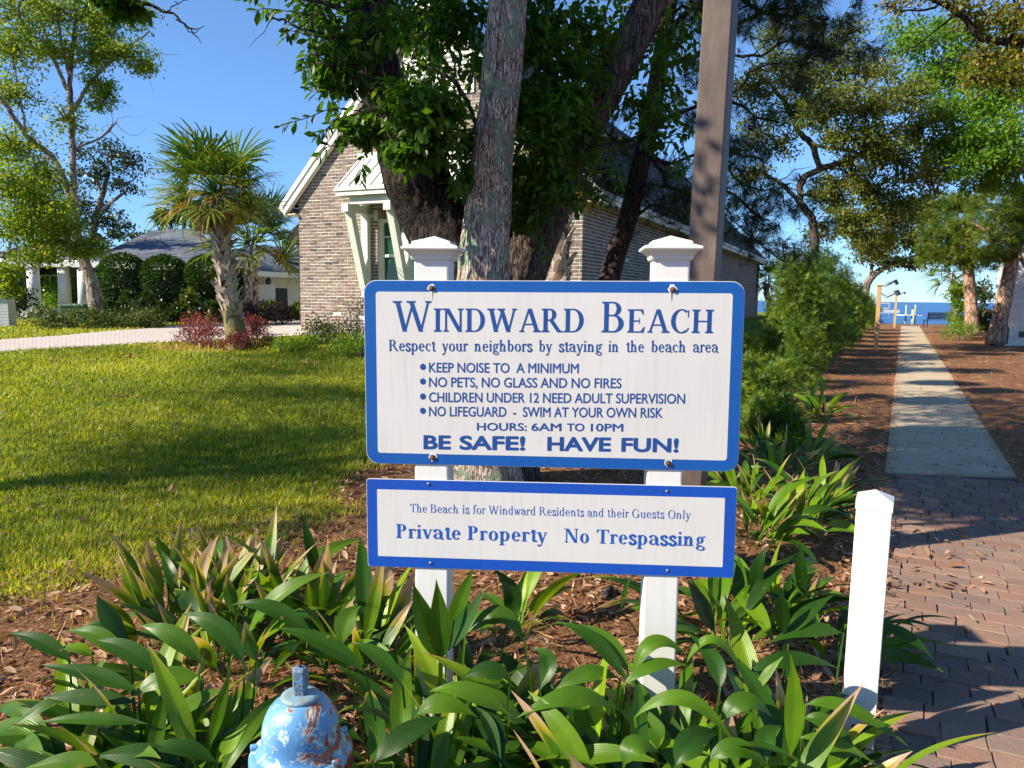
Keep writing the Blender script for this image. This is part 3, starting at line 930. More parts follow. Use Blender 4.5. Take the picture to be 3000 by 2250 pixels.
ink, ink2 = M['ink'], M['ink2']
serif_line('Windward', (172,367), (1101,371), 150, .155, .050, .085, ink, tb, .03, .76)
serif_line('Beach', (1180,371), (1727,375), 150, .155, .050, .085, ink, tb, .03, .76)
LB = (.175, .070, .065)
for w_, a, b in (('Respect',150,376),('your',407,533),('neighbors',563,845),('by',877,941),('staying',973,1183),('in',1213,1266),('the',1300,1388),('beach',1421,1592),('area',1623,1747)):
    f = lambda x: 461 + (x-150)/1600*7
    serif_line(w_, (a, f(a)), (b, f(b)), 55, *LB, ink, tb, .02)
for i, (x1, words) in enumerate(((1070,[('KEEP NOISE TO  A MINIMUM',345,1070)]),(1275,[('NO PETS, NO GLASS AND NO FIRES',345,1277)]),
                                 (1585,[('CHILDREN UNDER 12 NEED ADULT SUPERVISION',345,1585)]),(1475,[('NO LIFEGUARD  -  SWIM AT YOUR OWN RISK',345,1477)]))):
    yb = (565, 636, 709, 778)[i]
    for txt, a, b in words:
        sans_line(txt, (a, yb), (b, yb + (b-a)*.0068), 51, ink, tb, .012, .98)
    c = s8(315, yb - 27)
    mb = MB(); mb.add([(c[0] + .0098*math.cos(2*math.pi*k/20), -.0052, c[1] + .0105*math.sin(2*math.pi*k/20)) for k in range(20)], [tuple(range(20))])
    mb.build('bullet', ink, tb)
for w_, a, b in (('HOURS:',578,817),('6AM',842,985),('TO',1014,1097),('10PM',1130,1285)):
    sans_line(w_, (a, 847 + (a-578)*.007), (b, 847 + (b-578)*.007), 40, ink, tb, .018)
for w_, a, b in (('BE',322,446),('SAFE!',497,806),('HAVE',922,1222),('FUN!',1281,1550)):
    sans_line(w_, (a, 938 + (a-322)*.013), (b, 938 + (b-322)*.013), 73, ink, tb, .034)
LR = (.125, .045, .07)
for w_, a, b in (('The',252,335),('Beach',352,488),('is',505,540),('for',556,618),('Windward',634,862),('Residents',879,1096),('and',1112,1192),('their',1209,1313),('Guests',1328,1485),('Only',1502,1613)):
    f = lambda x: 1243 + (x-252)*.0245
    serif_line(w_, (a, f(a)), (b, f(b)), 41, *LR, ink2, lb, .05)
LBd = (.20, .052, .09)
for w_, a, b in (('Private',185,500),('Property',531,917),('No',1000,1122),('Trespassing',1155,1683)):
    f = lambda x: 1368 + (x-185)*.0272
    serif_line(w_, (a, f(a)), (b, f(b)), 68, *LBd, ink2, lb, .045)

def bolt(x, y, parent, rusty=True):
    u, z = s8(x, y)
    rq = random.Random(int(x*7))
    if rusty:
        for q_ in range(4):
            x_, w_, l_ = u + rq.uniform(-.006, .006), rq.uniform(.0006, .0014), rq.uniform(.012, .05)
            mb = MB(); mb.add([(x_-w_, -.00506, z-.004), (x_+w_, -.00506, z-.004), (x_+w_*.2, -.00506, z-l_)], [(0,1,2)]); mb.build('rust_streak', M['rust'], parent)
    mb = MB()
    if rusty:
        rr = random.Random(int(x))
        n = 14
        pts = [((.0125 + rr.uniform(-.0035, .005)) * math.cos(2*math.pi*k/n), (.0125 + rr.uniform(-.003, .006)) * math.sin(2*math.pi*k/n)) for k in range(n)]
        mb.add([(u+a, -.0050, z+b+.002) for a, b in pts], [tuple(range(n))])
        mb.build('chipped_ring', M['chip'], parent)
        mb = MB()
        M4 = Matrix.Translation((u, -.0052, z)) @ Matrix.Rotation(R(90), 4, 'X')
        base = [(.0098, 0), (.0098, .0012), (.0068, .0014), (.0066, .005), (.005, .0066), (.0, .007)]
        q = MB(); q.lathe(base, n=12); mb.add(q.v, q.f, .5, M4)
        return mb.build('bolt', M['rust'], parent, True)
    M4 = Matrix.Translation((u, -.0048, z)) @ Matrix.Rotation(R(90), 4, 'X')
    q = MB(); q.lathe([(.0052, 0), (.0048, .0016), (.003, .0028), (0.0008, .0031)], n=12); mb.add(q.v, q.f, .5, M4)
    return mb.build('screw', M['steel'], parent, True)
for x, y in ((357,157),(1527,165),(362,977),(1505,1005)): bolt(x, y, tb)
for x, y in ((342,1106),(1500,1142),(352,1490),(1502,1527)): bolt(x, y, lb, False)

def square_lathe(prof, mtl, name, parent, loc, r=.10):
    """square section stack with slightly rounded corners; prof = (half width, z)"""
    mb = MB()
    n = 20
    secs = []
    for hw, z in prof:
        rr = max(.0005, hw * r)
        secs.append([(x, y, z) for x, y in rrect(-hw, -hw, hw, hw, rr, 4)])
    k = len(secs[0])
    vs = [p for s_ in secs for p in s_]
    fs = []
    for i in range(len(secs) - 1):
        for j in range(k):
            j2 = (j+1) % k
            fs.append((i*k+j, i*k+j2, (i+1)*k+j2, (i+1)*k+j))
    fs.append(tuple(reversed(range(k)))); fs.append(tuple((len(secs)-1)*k + j for j in range(k)))
    mb.add(vs, fs)
    return mb.build(name, mtl, parent, loc=loc)
CAPP = [(.0590,-.004),(.0640,-.003),(.0660,.001),(.0675,.006),(.0665,.009),(.0690,.011),(.0735,.016),(.0790,.0225),(.0830,.0245),(.0870,.026),(.0915,.0275),
        (.0935,.031),(.0935,.0355),(.0905,.0385),(.0780,.043),(.0655,.0470),(.0650,.0475),(.0640,.0545),(.0600,.0570),(.0025,.0760)]
for px, ytop, dpt in ((1264, 700, 0), (1948, 705, 0)):
    u, _ = on_sign(px, 1390)
    hw = .0575
    z_capb = (on_sign(px, 758)[1] + .004)
    z_capb -= .004
    zc = z_capb
    p = square_lathe([(hw, -.3), (hw, zc + .004)], M['pvc'], 'post', sign, (u, hw + .001, 0), .14)
    square_lathe(CAPP, M['cap'], 'post_cap', p, (0, 0, zc), .06)

# ------------------------------------------------------------------ marker post
bp = ground_at(2512, 2172)
bp = Vector((at(2533, 1800, 2.5).x, 2.5, 0))
path_rz = -math.atan2(.505, 1)
marker = thing('marker_post', 'short white square post with low pyramid cap beside the brick path', 'post', bp, path_rz)
marker.rotation_euler = (0, R(.6), path_rz)
square_lathe([(.0535, -.15), (.0535, .905)], M['pvc'], 'post', marker, (0, 0, 0), .08)
square_lathe([(.0560, .882), (.0565, .910), (.0560, .913), (.0010, .941)], M['pvc'], 'cap', marker, (0, 0, 0), .06)

# ------------------------------------------------------------------ lamp post
lp = at(2037, 873, 4.3); lp.z = 0
lamp = thing('lamp_post', 'tall brown square steel lamp post behind the sign', 'lamp post', lp)
lamp.rotation_euler = (Matrix.Rotation(R(1.45), 3, 'Y') @ Matrix.Rotation(path_rz, 3, 'Z')).to_euler()
def m_brown():
    t = NT('brown_painted_steel')
    v = t.coord('Object', (1, 1, .35))
    n = t.noise(v, 9, 6, .65)
    col = t.ramp(n, [(.3, (.045,.030,.026)), (.5, (.08,.055,.045)), (.7, (.14,.10,.075))])
    t.bsdf(col, .55, t.bump(t.noise(v, 90, 4), .15, .004), 0, .35)
    return t.m
M['brown'] = m_brown()
square_lathe([(.078, -.2), (.078, 6.2)], M['brown'], 'post', lamp, (0, 0, 0), .11)
mb = MB()
mb.bar((0, 0, 6.1), (0, -1.1, 6.35), .07, .07); mb.box((0, -1.35, 6.35), (.34, .55, .14), taper=.8)
mb.build('lamp_arm', M['brown'], lamp, bevel=.01)

# ------------------------------------------------------------------ hydrant
def m_hydrant():
    t = NT('chipped_hydrant_paint')
    v = t.coord('Object')
    z = t.n('ShaderNodeSeparateXYZ'); t.l(v, z.inputs[0])
    n0 = t.noise(v, 4.5, 4)
    blue = t.ramp(n0, [(.35, (.07,.21,.43)), (.5, (.13,.31,.51)), (.66, (.28,.45,.53))])
    n1 = t.noise(v, 21, 6, .68, .6)
    pale = t.ramp(n1, [(.55, (0,0,0)), (.58, (1,1,1))])
    col = t.mix(pale, blue, (.42,.56,.58))
    n2 = t.noise(v, 13, 7, .7, .8)
    zl = t.math('MULTIPLY', t.math('SUBTRACT', z.outputs['Z'], .238), -4.5)
    zl = t.math('MAXIMUM', zl, -.02)
    xs = t.n('ShaderNodeSeparateXYZ'); t.l(v, xs.inputs[0])
    f2 = t.math('ADD', n2, t.math('ADD', zl, t.math('MULTIPLY_ADD', xs.outputs['X'], .95, .075)))
    red = t.ramp(f2, [(.615, (0,0,0)), (.63, (1,1,1))])
    rust = t.ramp(t.noise(v, 30, 5), [(.35, (.13,.035,.025)), (.6, (.38,.09,.055)), (.75, (.24,.11,.07))])
    col = t.mix(red, col, rust)
    rimf = t.ramp(f2, [(.595, (0,0,0)), (.612, (1,1,1)), (.625, (1,1,1)), (.64, (0,0,0))])
    col = t.mix(rimf, col, (.55,.60,.52))
    h = t.math('ADD', t.math('MULTIPLY', red, -.7), t.math('MULTIPLY', n1, .5))
    h = t.math('ADD', h, t.math('MULTIPLY', t.noise(v, 70, 5), .25))
    t.bsdf(col, .42, t.bump(h, .8, .006), 0, .5)
    return t.m
M['hydrant'] = m_hydrant()
M['hyd_nut'] = m_plain('worn_nut_paint', (.10,.27,.45), (.14,.12,.12), 60, .5, .4, 120)
M['hyd_disc'] = m_plain('worn_disc_paint', (.16,.36,.48), (.22,.22,.18), 40, .55, .3, 90)
hc = at(880, 2026, 2.06)
HZ = hc.z - .148 - .265
hyd = thing('fire_hydrant', 'chipped light blue fire hydrant with red rust patches among the leaves', 'fire hydrant', (hc.x, hc.y, HZ), R(20))
# heights below are measured from the hydrant's foot
prof_b = [(.118,-.35),(.118,.155),(.120,.165),(.132,.180),(.143,.195),(.1445,.205),(.1445,.232),(.141,.240),(.132,.245)]
mb = MB(); mb.lathe(prof_b, n=56); mb.build('barrel', M['hydrant'], hyd, True)
prof_d = [(.128,.238),(.124,.250),(.115,.256),(.110,.268),(.109,.285),(.108,.305),(.105,.325),(.099,.345),(.090,.363),(.078,.378),(.064,.389),(.052,.395),(.030,.397)]
mb = MB(); mb.lathe(prof_d, n=56); bon = mb.build('bonnet', M['hydrant'], hyd, True)
for a in (20, 92, 164, 236, 308):
    mb = MB(); t = R(a); mb.box((.133*math.cos(t), .133*math.sin(t), .250), (.020, .020, .012), None)
    mb.build('flange_bolt', M['hydrant'], bon, bevel=.003)
mb = MB(); mb.lathe([(.053,.394),(.055,.400),(.053,.405),(.040,.407),(.025,.408)], n=40); mb.build('top_plate', M['hyd_disc'], hyd, True)
mb = MB(); mb.lathe([(.0215,.405),(.022,.425),(.0245,.428),(.024,.478),(.021,.484),(.004,.486)], n=5)
mb.build('operating_nut', M['hyd_nut'], hyd, bevel=.002)
mb = MB(); mb.lathe([(.005,.484),(.005,.490),(.003,.494),(.0035,.497)], n=8); mb.build('screw', M['rust'], hyd, True)
for s_, ln in ((1, .185), (-1, .185)):
    mb = MB(); q = MB(); q.lathe([(.052,.10),(.052,ln-.03),(.06,ln-.028),(.06,ln-.01),(.05,ln),(.02,ln+.004),(.018,ln+.03)], n=20)
    mb.add(q.v, q.f, .5, Matrix.Translation((0, 0, .06)) @ Matrix.Rotation(R(90*s_), 4, 'Y'))
    mb.build('nozzle_cap', M['hydrant'], hyd, True)

# ------------------------------------------------------------------ wooden light posts beside the path
def wood_light(px, pyb, dist, h, w, label, heads):
    p = at(px, pyb, dist); p.z = gh(p.x, p.y)
    t = thing('light_post', label, 'light post', p, path_rz, 'wooden light posts beside the path')
    mb = MB(); mb.box((0, 0, h/2 - .15), (w, w, h + .3)); mb.build('post', M['yellow_wood'], t, bevel=.008)
    mb = MB(); mb.box((0, 0, h + .02), (w + .06, w + .06, .04)); mb.build('post_cap', M['yellow_wood'], t, bevel=.005)
    for dx, dz, yaw in heads:
        mb = MB()
        Mx = Matrix.Translation((dx, -.02, h + dz)) @ Matrix.Rotation(R(yaw), 4, 'Z') @ Matrix.Rotation(R(-28), 4, 'Y')
        mb.box((0.16, 0, 0), (.34, .22, .09), Mx, .5, .7); mb.box((.34, 0, -.05), (.10, .24, .16), Mx)
        mb.bar(Mx @ Vector((0, 0, 0)), (w*.4, 0, h + dz*.7), .03)
        mb.build('flood_light', M['lamp_dark'], t, bevel=.01)
wood_light(2566, 1016, 24.5, 2.05, .125, 'near yellow timber light post with two flood lights', [(.14, .0, 0), (.20, -.33, -15)])
wood_light(2621, 945, 47, 2.0, .125, 'farther yellow timber light post near the pier with one flood light', [(.12, -.02, 0)])

# ------------------------------------------------------------------ bench
bl = at(2748, 943, 48.0)
bench = thing('park_bench', 'dark blue slatted metal bench facing the sea', 'bench', (bl.x, bl.y, 0), R(-3))
mb = MB()
for sx in (-.74, .74):
    for sy in (-.22, .22): mb.bar((sx, sy, -.05), (sx, sy, .44), .045)
    mb.bar((sx, -.25, .44), (sx, .25, .44), .045); mb.bar((sx, -.24, .42), (sx, -.36, .92), .05)
mb.build('leg_frame', M['black_steel'], bench)
for k in range(6):
    mb = MB(); mb.box((0, -.19 + k*.075, .455), (1.62, .055, .02)); mb.build('seat_slat', M['black_steel'], bench)
for k in range(5):
    z = .54 + k*.088
    mb = MB(); mb.box((0, -.255 - (z-.44)*.24, z), (1.62, .02, .07)); mb.build('back_slat', M['black_steel'], bench)

# ------------------------------------------------------------------ pier
pier = thing('pier', 'long plank pier with green pilings running out over the water', 'pier', (21.9, 51.0, 0))
pdir = Vector((.455, 1, 0)).normalized(); ppr = Vector((pdir.y, -pdir.x, 0))
org = Vector((25.6, 50.5, 0))
k = 0
mbs = MB()
while k < 300:
    a = org + pdir * (k * .30)
    mb = MB() if k < 60 else mbs
    mb.bar(a - ppr*3.4 + Vector((0,0,-.05)), a + ppr*.0 + Vector((0,0,-.05)), .28, .05, r=random.random())
    if k < 60: mb.build('plank', M['pier_wood'], pier)
    k += 1
tag(mbs.build('plank', M['pier_wood'], pier), kind='stuff')
for side in (0.06, -3.46):
    for k in range(20):
        a = org + pdir * (.6 + k*2.6) + ppr*side
        mb = MB(); mb.tube([a + Vector((0,0,-2.5)), a + Vector((0,0,.78 + .05*math.sin(k*3)))], .12, 8)
        pp = mb.build('piling', M['pier_post'], pier, True)
        mb = MB(); mb.tube([a + Vector((0,0,.78)), a + Vector((0,0,.90))], [.13, .02], 8); mb.build('piling_cap', M['lamp_dark'], pp)
mb = MB(); a = org + pdir*88
mb.bar(a - ppr*7 + Vector((0,0,1.2)), a + ppr*4 + Vector((0,0,1.2)), .2); mb.bar(a - ppr*7, a + ppr*4, 2.5, .2)
for q in (-7, -3.5, 0, 4): mb.bar(a + ppr*q + Vector((0,0,-2.5)), a + ppr*q + Vector((0,0,1.3)), .18)
mb.build('end_platform', M['pier_wood'], pier)
landing = thing('boat_landing', 'low white boat landing with four green pilings beside the path end', 'landing', (27, 52, 0))
c = at(2660, 942, 51.0)
mb = MB(); mb.box((c.x + .1, c.y + 1.0, -.22), (2.5, 2.6, .10)); mb.build('deck', M['pier_white'], landing)
mb = MB(); mb.box((c.x - 1.0, c.y + 5.0, .02), (3.6, .3, .12)); mb.box((c.x + .3, c.y + 7.0, .25), (3.2, .12, .3)); mb.build('rail', M['pier_white'], landing)
for px, h, dy in ((2667, .62, 0), (2676, .62, -.4), (2683, 1.25, 1.6), (2630, 1.2, 1.5)):
    q = at(px, 930, 51 + dy)
    mb = MB(); mb.tube([(q.x, q.y, -2.4), (q.x, q.y, h - .02)], .125, 8); pp = mb.build('piling', M['pier_post'], landing, True)
    mb = MB(); mb.tube([(q.x, q.y, h - .02), (q.x, q.y, h + .13)], [.135, .02], 8); mb.build('piling_cap', M['lamp_dark'], pp)
tb_ = at(2463, 930, 47)
bn = thing('litter_bin', 'small dark slatted bin at the pier entrance', 'bin', (tb_.x, tb_.y, 0))
mb = MB(); mb.tube([(0,0,0),(0,0,.08)], .28, 14); mb.build('base', M['black_steel'], bn)
for k in range(14):
    t = 2*math.pi*k/14
    mb = MB(); mb.box((.28*math.cos(t), .28*math.sin(t), .42), (.05, .05, .8)); mb.build('slat', M['black_steel'], bn)
mb = MB(); mb.lathe([(.3, .8), (.3, .86), (.12, .95)], n=14); mb.build('lid', M['black_steel'], bn)
# ------------------------------------------------------------------ brick house
HL = at(883, 965, 18.4); HR = at(1703, 900, 15.5)
HL.z = HR.z = 0
FU = (HR - HL).normalized(); FW = (HR - HL).length      # along the front, left to right
FB = Vector((-FU.y, FU.x, 0))                            # away from the street
LEN = 28.5
house = thing('brick_house', 'long gabled house of mixed brown brick with pale mortar and metal awning', 'house', HL, math.atan2(FU.y, FU.x))
# house axes: x along the front, y to the back, z up
Z0, ZE = .30, 3.95
ZA = 7.75
CO, BL_ = .0735, .212
hrng = np.random.default_rng(11)
def gable_x(z):
    if z <= ZE: return 0.0
    return (z - ZE) / (ZA - ZE) * FW / 2
# window opening
WX0, WX1, WZ0, WZ1 = 2.2, 4.35, 1.1, 3.27
mb = MB()
mb.add([(0,-.009,Z0-.6),(WX0,-.009,Z0-.6),(WX0,-.009,ZE),(0,-.009,ZE)], [(0,1,2,3)])
mb.add([(WX1,-.009,Z0-.6),(FW,-.009,Z0-.6),(FW,-.009,ZE),(WX1,-.009,ZE)], [(0,1,2,3)])
mb.add([(WX0,-.009,Z0-.6),(WX1,-.009,Z0-.6),(WX1,-.009,WZ0),(WX0,-.009,WZ0)], [(0,1,2,3)])
mb.add([(WX0,-.009,WZ1),(WX1,-.009,WZ1),(WX1,-.009,ZE),(WX0,-.009,ZE)], [(0,1,2,3)])
mb.add([(0,-.009,ZE),(FW,-.009,ZE),(FW/2,-.009,ZA)], [(0,1,2)])
mb.add([(FW+.008,-.009,Z0-.6),(FW+.008,LEN,Z0-.6),(FW+.008,LEN,ZE),(FW+.008,-.009,ZE)], [(0,1,2,3)])
mb.add([(.02,.02,Z0-.6),(.02,LEN,Z0-.6),(.02,LEN,ZE),(.02,.02,ZE)], [(3,2,1,0)])
mb.add([(0,LEN-.02,Z0-.6),(FW,LEN-.02,Z0-.6),(FW,LEN-.02,ZE),(0,LEN-.02,ZE)], [(3,2,1,0)])
for x in (WX0, WX1): mb.add([(x,-.009,WZ0),(x,.22,WZ0),(x,.22,WZ1),(x,-.009,WZ1)], [(0,1,2,3)])
mb.add([(WX0,-.009,WZ1),(WX1,-.009,WZ1),(WX1,.22,WZ1),(WX0,.22,WZ1)], [(0,1,2,3)])
wall = mb.build('wall', M['mortar'], house)
Mh = Matrix.Translation(HL) @ Matrix.Rotation(math.atan2(FU.y, FU.x), 4, 'Z')
Rinv = CAM_R.inverted()
def project(p):
    q = Rinv @ (p - Vector((0, 0, EYE)))
    return 1500 + FPX * q.x / -q.z, 1125 - FPX * q.y / -q.z
cand, rest = [], MB()
nz = int((ZA - Z0) / CO)
for i in range(nz):
    z = Z0 + i * CO
    xl, xr = gable_x(z + CO) + .02, FW - gable_x(z + CO) - .02
    off = (BL_ / 2) * (i % 2)
    x = -BL_ + off
    while x < FW:
        a, b = max(x, 0 if z < ZE else xl), min(x + BL_ - .0165, FW if z < ZE else xr)
        x += BL_
        if b - a < .04: continue
        zc = z + CO / 2
        if b > WX0 and a < WX1 and WZ0 - .02 < zc < WZ1 + .0:
            if a < WX0: b = WX0
            elif b > WX1: a = WX1
            else: continue
            if b - a < .03: continue
        if b > WX0 and a < WX1 and WZ1 < zc < WZ1 + .2: continue
        px, py = project(Mh @ Vector(((a+b)/2, 0, zc)))
        vis = py < 822 and ((1560 < px < 1640 or 1662 < px < 1760) or 870 < px < 1000)
        w = (b - a) * 15.5 / (Mh @ Vector(((a+b)/2, 0, 0))).y
        cand.append((0 if not (vis and zc < 4) else w, a, b, zc))
cand.sort(key=lambda c: -c[0])
brick_me = []
for i in range(14):
    q = MB(); q.box((0, 0, 0), (1, .03, 1), r=i / 13)
    me = q.mesh('brick'); me.materials.append(M['brick']); brick_me.append(me)
for n_, (w, a, b, zc) in enumerate(cand):
    jz, jy = float(hrng.normal(0, .0022)), float(hrng.normal(0, .0022))
    hh = CO - .016 + float(hrng.normal(0, .0015))
    if n_ < 290:
        o = link('brick', brick_me[int(hrng.integers(14))], None, wall, ((a+b)/2, .0 + jy, zc + jz), (0, float(hrng.normal(0, .008)), 0))
        o.scale = (b - a, 1, hh)
    else:
        rest.box(((a+b)/2, jy, zc + jz), (b - a, .03, hh), r=float(hrng.random()))
# soldier course over the window
for k in range(28):
    x = WX0 + .04 + k * .0765
    rest.box((x, -.004, WZ1 + .10), (.062, .03, .19), r=float(hrng.random()))
# corbelled corner under the left eave
for k, dx in enumerate((.04, .08, .12, .16, .20)):
    rest.box((-dx/2 + .0, .14, ZE - .55 + k*CO + .3), (dx + .02, .3, CO - .012), r=float(hrng.random()))
    rest.box((FW + dx/2 - .0, .14, ZE - .55 + k*CO + .3), (dx + .02, .3, CO - .012), r=float(hrng.random()))
tag(rest.build('brick', M['brick'], wall), kind='stuff')
# side bricks
side = MB()
y = 0.0
for i in range(int((ZE - .28 - Z0) / CO)):
    z = Z0 + i*CO + CO/2
    y = -.1 * (i % 2)
    while y < LEN:
        a, b = max(y, .0), min(y + BL_ - .0165, LEN)
        y += BL_
        if b - a > .03:
            side.box((FW - .001 + float(hrng.normal(0, .002)), (a+b)/2, z), (.03, b - a, CO - .016), r=float(hrng.random()))
y = .02
while y < LEN:
    side.box((FW, y + .033, ZE - .18), (.034, .058, .20), r=float(hrng.random())); y += .073
o = side.build('brick', M['brick_side'], wall); tag(o, kind='stuff')

def shingles(P, mtl, parent, course=.14, tab=.30, name='shingle', th=.012, nparts=0):
    """P = lower-left, lower-right, upper-right, upper-left corners of a roof plane (upper pair may coincide)"""
    a, b, c, d = [Vector(p) for p in P]
    n = (b - a).cross(d - a if (d-a).length > .01 else c - a).normalized()
    hgt = ((d + c) / 2 - (a + b) / 2).length
    rows = max(2, int(hgt / course))
    mb = MB()
    rg = np.random.default_rng(int(abs(a.x * 100) + rows))
    base = (b - a).normalized()
    pieces = []
    for i in range(rows):
        t0, t1 = i / rows, min(1, (i + 1.25) / rows)
        L0, R0_, L1, R1_ = a.lerp(d, t0), b.lerp(c, t0), a.lerp(d, t1), b.lerp(c, t1)
        w = (R0_ - L0).length
        nt = max(1, int(w / tab))
        o_ = rg.random() * .7 / max(nt, 1)
        edges = [0.0] + [min(1, max(0, (k + rg.random()*.5) / nt)) for k in range(1, nt)] + [1.0]
        for k in range(nt):
            s0, s1 = edges[k], edges[k+1]
            if s1 - s0 < 1e-4: continue
            up = n * (th * (1.0 + .6 * rg.random()))
            q = [L0.lerp(R0_, s0) + up, L0.lerp(R0_, s1) + up, L1.lerp(R1_, s1) + n*.002, L1.lerp(R1_, s0) + n*.002]
            q2 = [L0.lerp(R0_, s0), L0.lerp(R0_, s1)]
            pieces.append((q + q2, float(rg.random())))
    if nparts:
        Mw = Matrix.Translation(parent.location) @ Matrix.Rotation(parent.rotation_euler[2], 4, 'Z')
        pieces.sort(key=lambda e: (Mw @ e[0][0]).length)
    for k, (vs, r_) in enumerate(pieces):
        if k < nparts:
            one = MB(); one.add(vs, [(0,1,2,3), (4,5,1,0)], r_); one.build(name, mtl, parent)
        else:
            mb.add(vs, [(0,1,2,3), (4,5,1,0)], r_)
    o = mb.build(name, mtl, parent)
    tag(o, kind='stuff')
    bm = MB(); bm.add([a - n*.02, b - n*.02, c - n*.02, d - n*.02], [(0,1,2,3)])
    bm.build('roof_deck', mtl, parent)
    return o
OV = .38   # overhang
pit = (ZA - ZE) / (FW / 2)
zr = ZA + .12
def zroof(x): return zr - abs(x - FW/2) * pit
roof = MB()
yb = LEN + OV; yf = -.14
hipd = FW / 2 + OV
shingles([(FW+OV, yf, zroof(FW+OV)), (FW+OV, yb, zroof(FW+OV)), (FW/2, yb - hipd, zr), (FW/2, yf, zr)], M['shingle'], house, nparts=280)
shingles([(-OV, yb, zroof(-OV)), (-OV, yf, zroof(-OV)), (FW/2, yf, zr), (FW/2, yb - hipd, zr)], M['shingle'], house)
shingles([(FW+OV, yb, zroof(FW+OV)), (-OV, yb, zroof(-OV)), (FW/2, yb - hipd, zr), (FW/2, yb - hipd, zr)], M['shingle'], house)
# rake boards, fascia, soffit
mb = MB()
ze = zroof(-OV)
for sgn, x in ((-1, -OV), (1, FW + OV)):
    mb.bar((x, yf - .01, ze - .14), (FW/2, yf - .01, zr - .14), .04, .22, up=(0, 0, 1))
    mb.bar((x + .0, yf - .045, ze - .045), (FW/2, yf - .045, zr - .045), .035, .09)
mb.build('rake_board', M['trim'], house)
mb = MB()
for sgn, x in ((-1, -OV), (1, FW + OV)):
    xin = x + (.30 if sgn < 0 else -.30)
    mb.bar((x, yf + .05, ze - .24), (FW/2, yf + .05, zr - .24), .10, .10)
mb.build('frieze', M['trim'], house)
mb = MB()
mb.box((FW + OV - .01, (yf + yb)/2, ze - .12), (.03, yb - yf, .20))
mb.box((-OV + .01, (yf + yb)/2, ze - .12), (.03, yb - yf, .20))
mb.box((FW + OV + .035, (yf + yb)/2, ze - .055), (.06, yb - yf, .09))
mb.build('fascia', M['trim'], house)
mb = MB()
mb.box((FW + OV/2 + .01, (yf + yb)/2, ze - .21), (OV, yb - yf - .02, .03)); mb.box((-OV/2 - .01, (yf+yb)/2, ze - .21), (OV, yb - yf - .02, .03))
mb.build('soffit', M['soffit'], house)
mb = MB(); mb.tube([(-OV - .03, yf - .05, ze - .20), (-OV - .03, yf + .14, ze - .22)], .05, 10); mb.build('eave_light', M['lamp_dark'], house, True)
mb = MB(); mb.tube([(FW/2 + 2.3, 3.5, zroof(FW/2 + 2.3) - .1), (FW/2 + 2.3, 3.5, zroof(FW/2 + 2.3) + .35)], .05, 8); mb.build('vent_pipe', M['trim'], house)
# window
win = MB()
fw = .07
for (a, b, c_, d) in ((WX0, WX0+fw, WZ0, WZ1), (WX1-fw, WX1, WZ0, WZ1), (WX0+fw, WX1-fw, WZ1-fw, WZ1), (WX0+fw, WX1-fw, WZ0, WZ0+fw)):
    win.box(((a+b)/2, .12, (c_+d)/2), (b-a, .08, d-c_))
wo = win.build('window_frame', M['trim_sage'], house)
win = MB(); zm = (WZ0+WZ1)/2 + .28
win.box(((WX0+WX1)/2, .13, zm), (WX1-WX0-2*fw, .05, .06)); win.box(((WX0+WX1)/2, .145, (zm+WZ1)/2), (.022, .02, WZ1-zm-.1)); win.box(((WX0+WX1)/2, .145, (zm+WZ1)/2+.02), (WX1-WX0-2*fw, .02, .022))
win.build('sash', M['trim'], wo)
win = MB(); win.box(((WX0+WX1)/2, .155, (WZ0+WZ1)/2), (WX1-WX0-2*fw+.01, .006, WZ1-WZ0-2*fw+.01)); win.build('pane', M['glass'], wo)
k = 0; z = WZ0 + .08
sl = MB(); sl.box((0,0,0), (WX1-WX0-.16, .045, .012)); slme = sl.mesh('blind_slat'); slme.materials.append(M['shutter'])
while z < WZ1 - .08:
    link('blind_slat', slme, None, wo, ((WX0+WX1)/2, .225, z), (R(35), 0, 0)); z += .075
win = MB(); win.box(((WX0+WX1)/2, .40, (WZ0+WZ1)/2), (1.7, .02, 2.6)); win.build('room_shade', M['dark'], wo)
# awning
AX0, AX1, AZ0, AZ1, AD = .72, 4.25, 4.03, 4.88, .95
AX0, AX1, AZ0, AZ1, AD = 1.72, 4.90, 3.87, 4.60, .90
aw = thing('window_awning_dummy', None, None) if False else None
mb = MB()
mb.add([(AX0,-AD,AZ0),(AX1,-AD,AZ0),(AX1-.0,-.02,AZ1),(AX0+.0,-.02,AZ1),(AX0,-AD,AZ0-.03),(AX1,-AD,AZ0-.03),(AX1-.1,-.02,AZ0-.03),(AX0+.1,-.02,AZ0-.03)],
       [(0,1,2,3),(5,4,7,6),(0,4,5,1),(1,5,6,2),(4,0,3,7)])
awn = mb.build('awning', M['metal_roof'], house)
for k in range(12):
    t = (k + .25) / 11.5
    xb = AX0 + (AX1-AX0)*t; xt = xb
    f = 1 if xt == xb else 1
    mb = MB()
    if False: s_ = (xb-AX0)/.55; top = (xb + .0, -AD + (AD-.02)*s_, AZ0 + (AZ1-AZ0)*s_)
    elif False: s_ = (AX1-xb)/.55; top = (xb, -AD + (AD-.02)*s_, AZ0 + (AZ1-AZ0)*s_)
    else: top = (xb, -.03, AZ1)
    mb.bar((xb, -AD-.005, AZ0+.012), (top[0], top[1], top[2]+.012), .02, .035); mb.build('seam', M['metal_roof'], awn)
mb = MB()
mb.box(((AX0+AX1)/2, -AD+.03, AZ0-.10), (AX1-AX0-.04, .05, .15)); mb.box(((AX0+AX1)/2, -AD-.005, AZ0-.055), (AX1-AX0+.05, .05, .045))
mb.box((AX0+.045, -AD/2, AZ0-.10), (.05, AD-.1, .15)); mb.box((AX1-.045, -AD/2, AZ0-.10), (.05, AD-.1, .15))
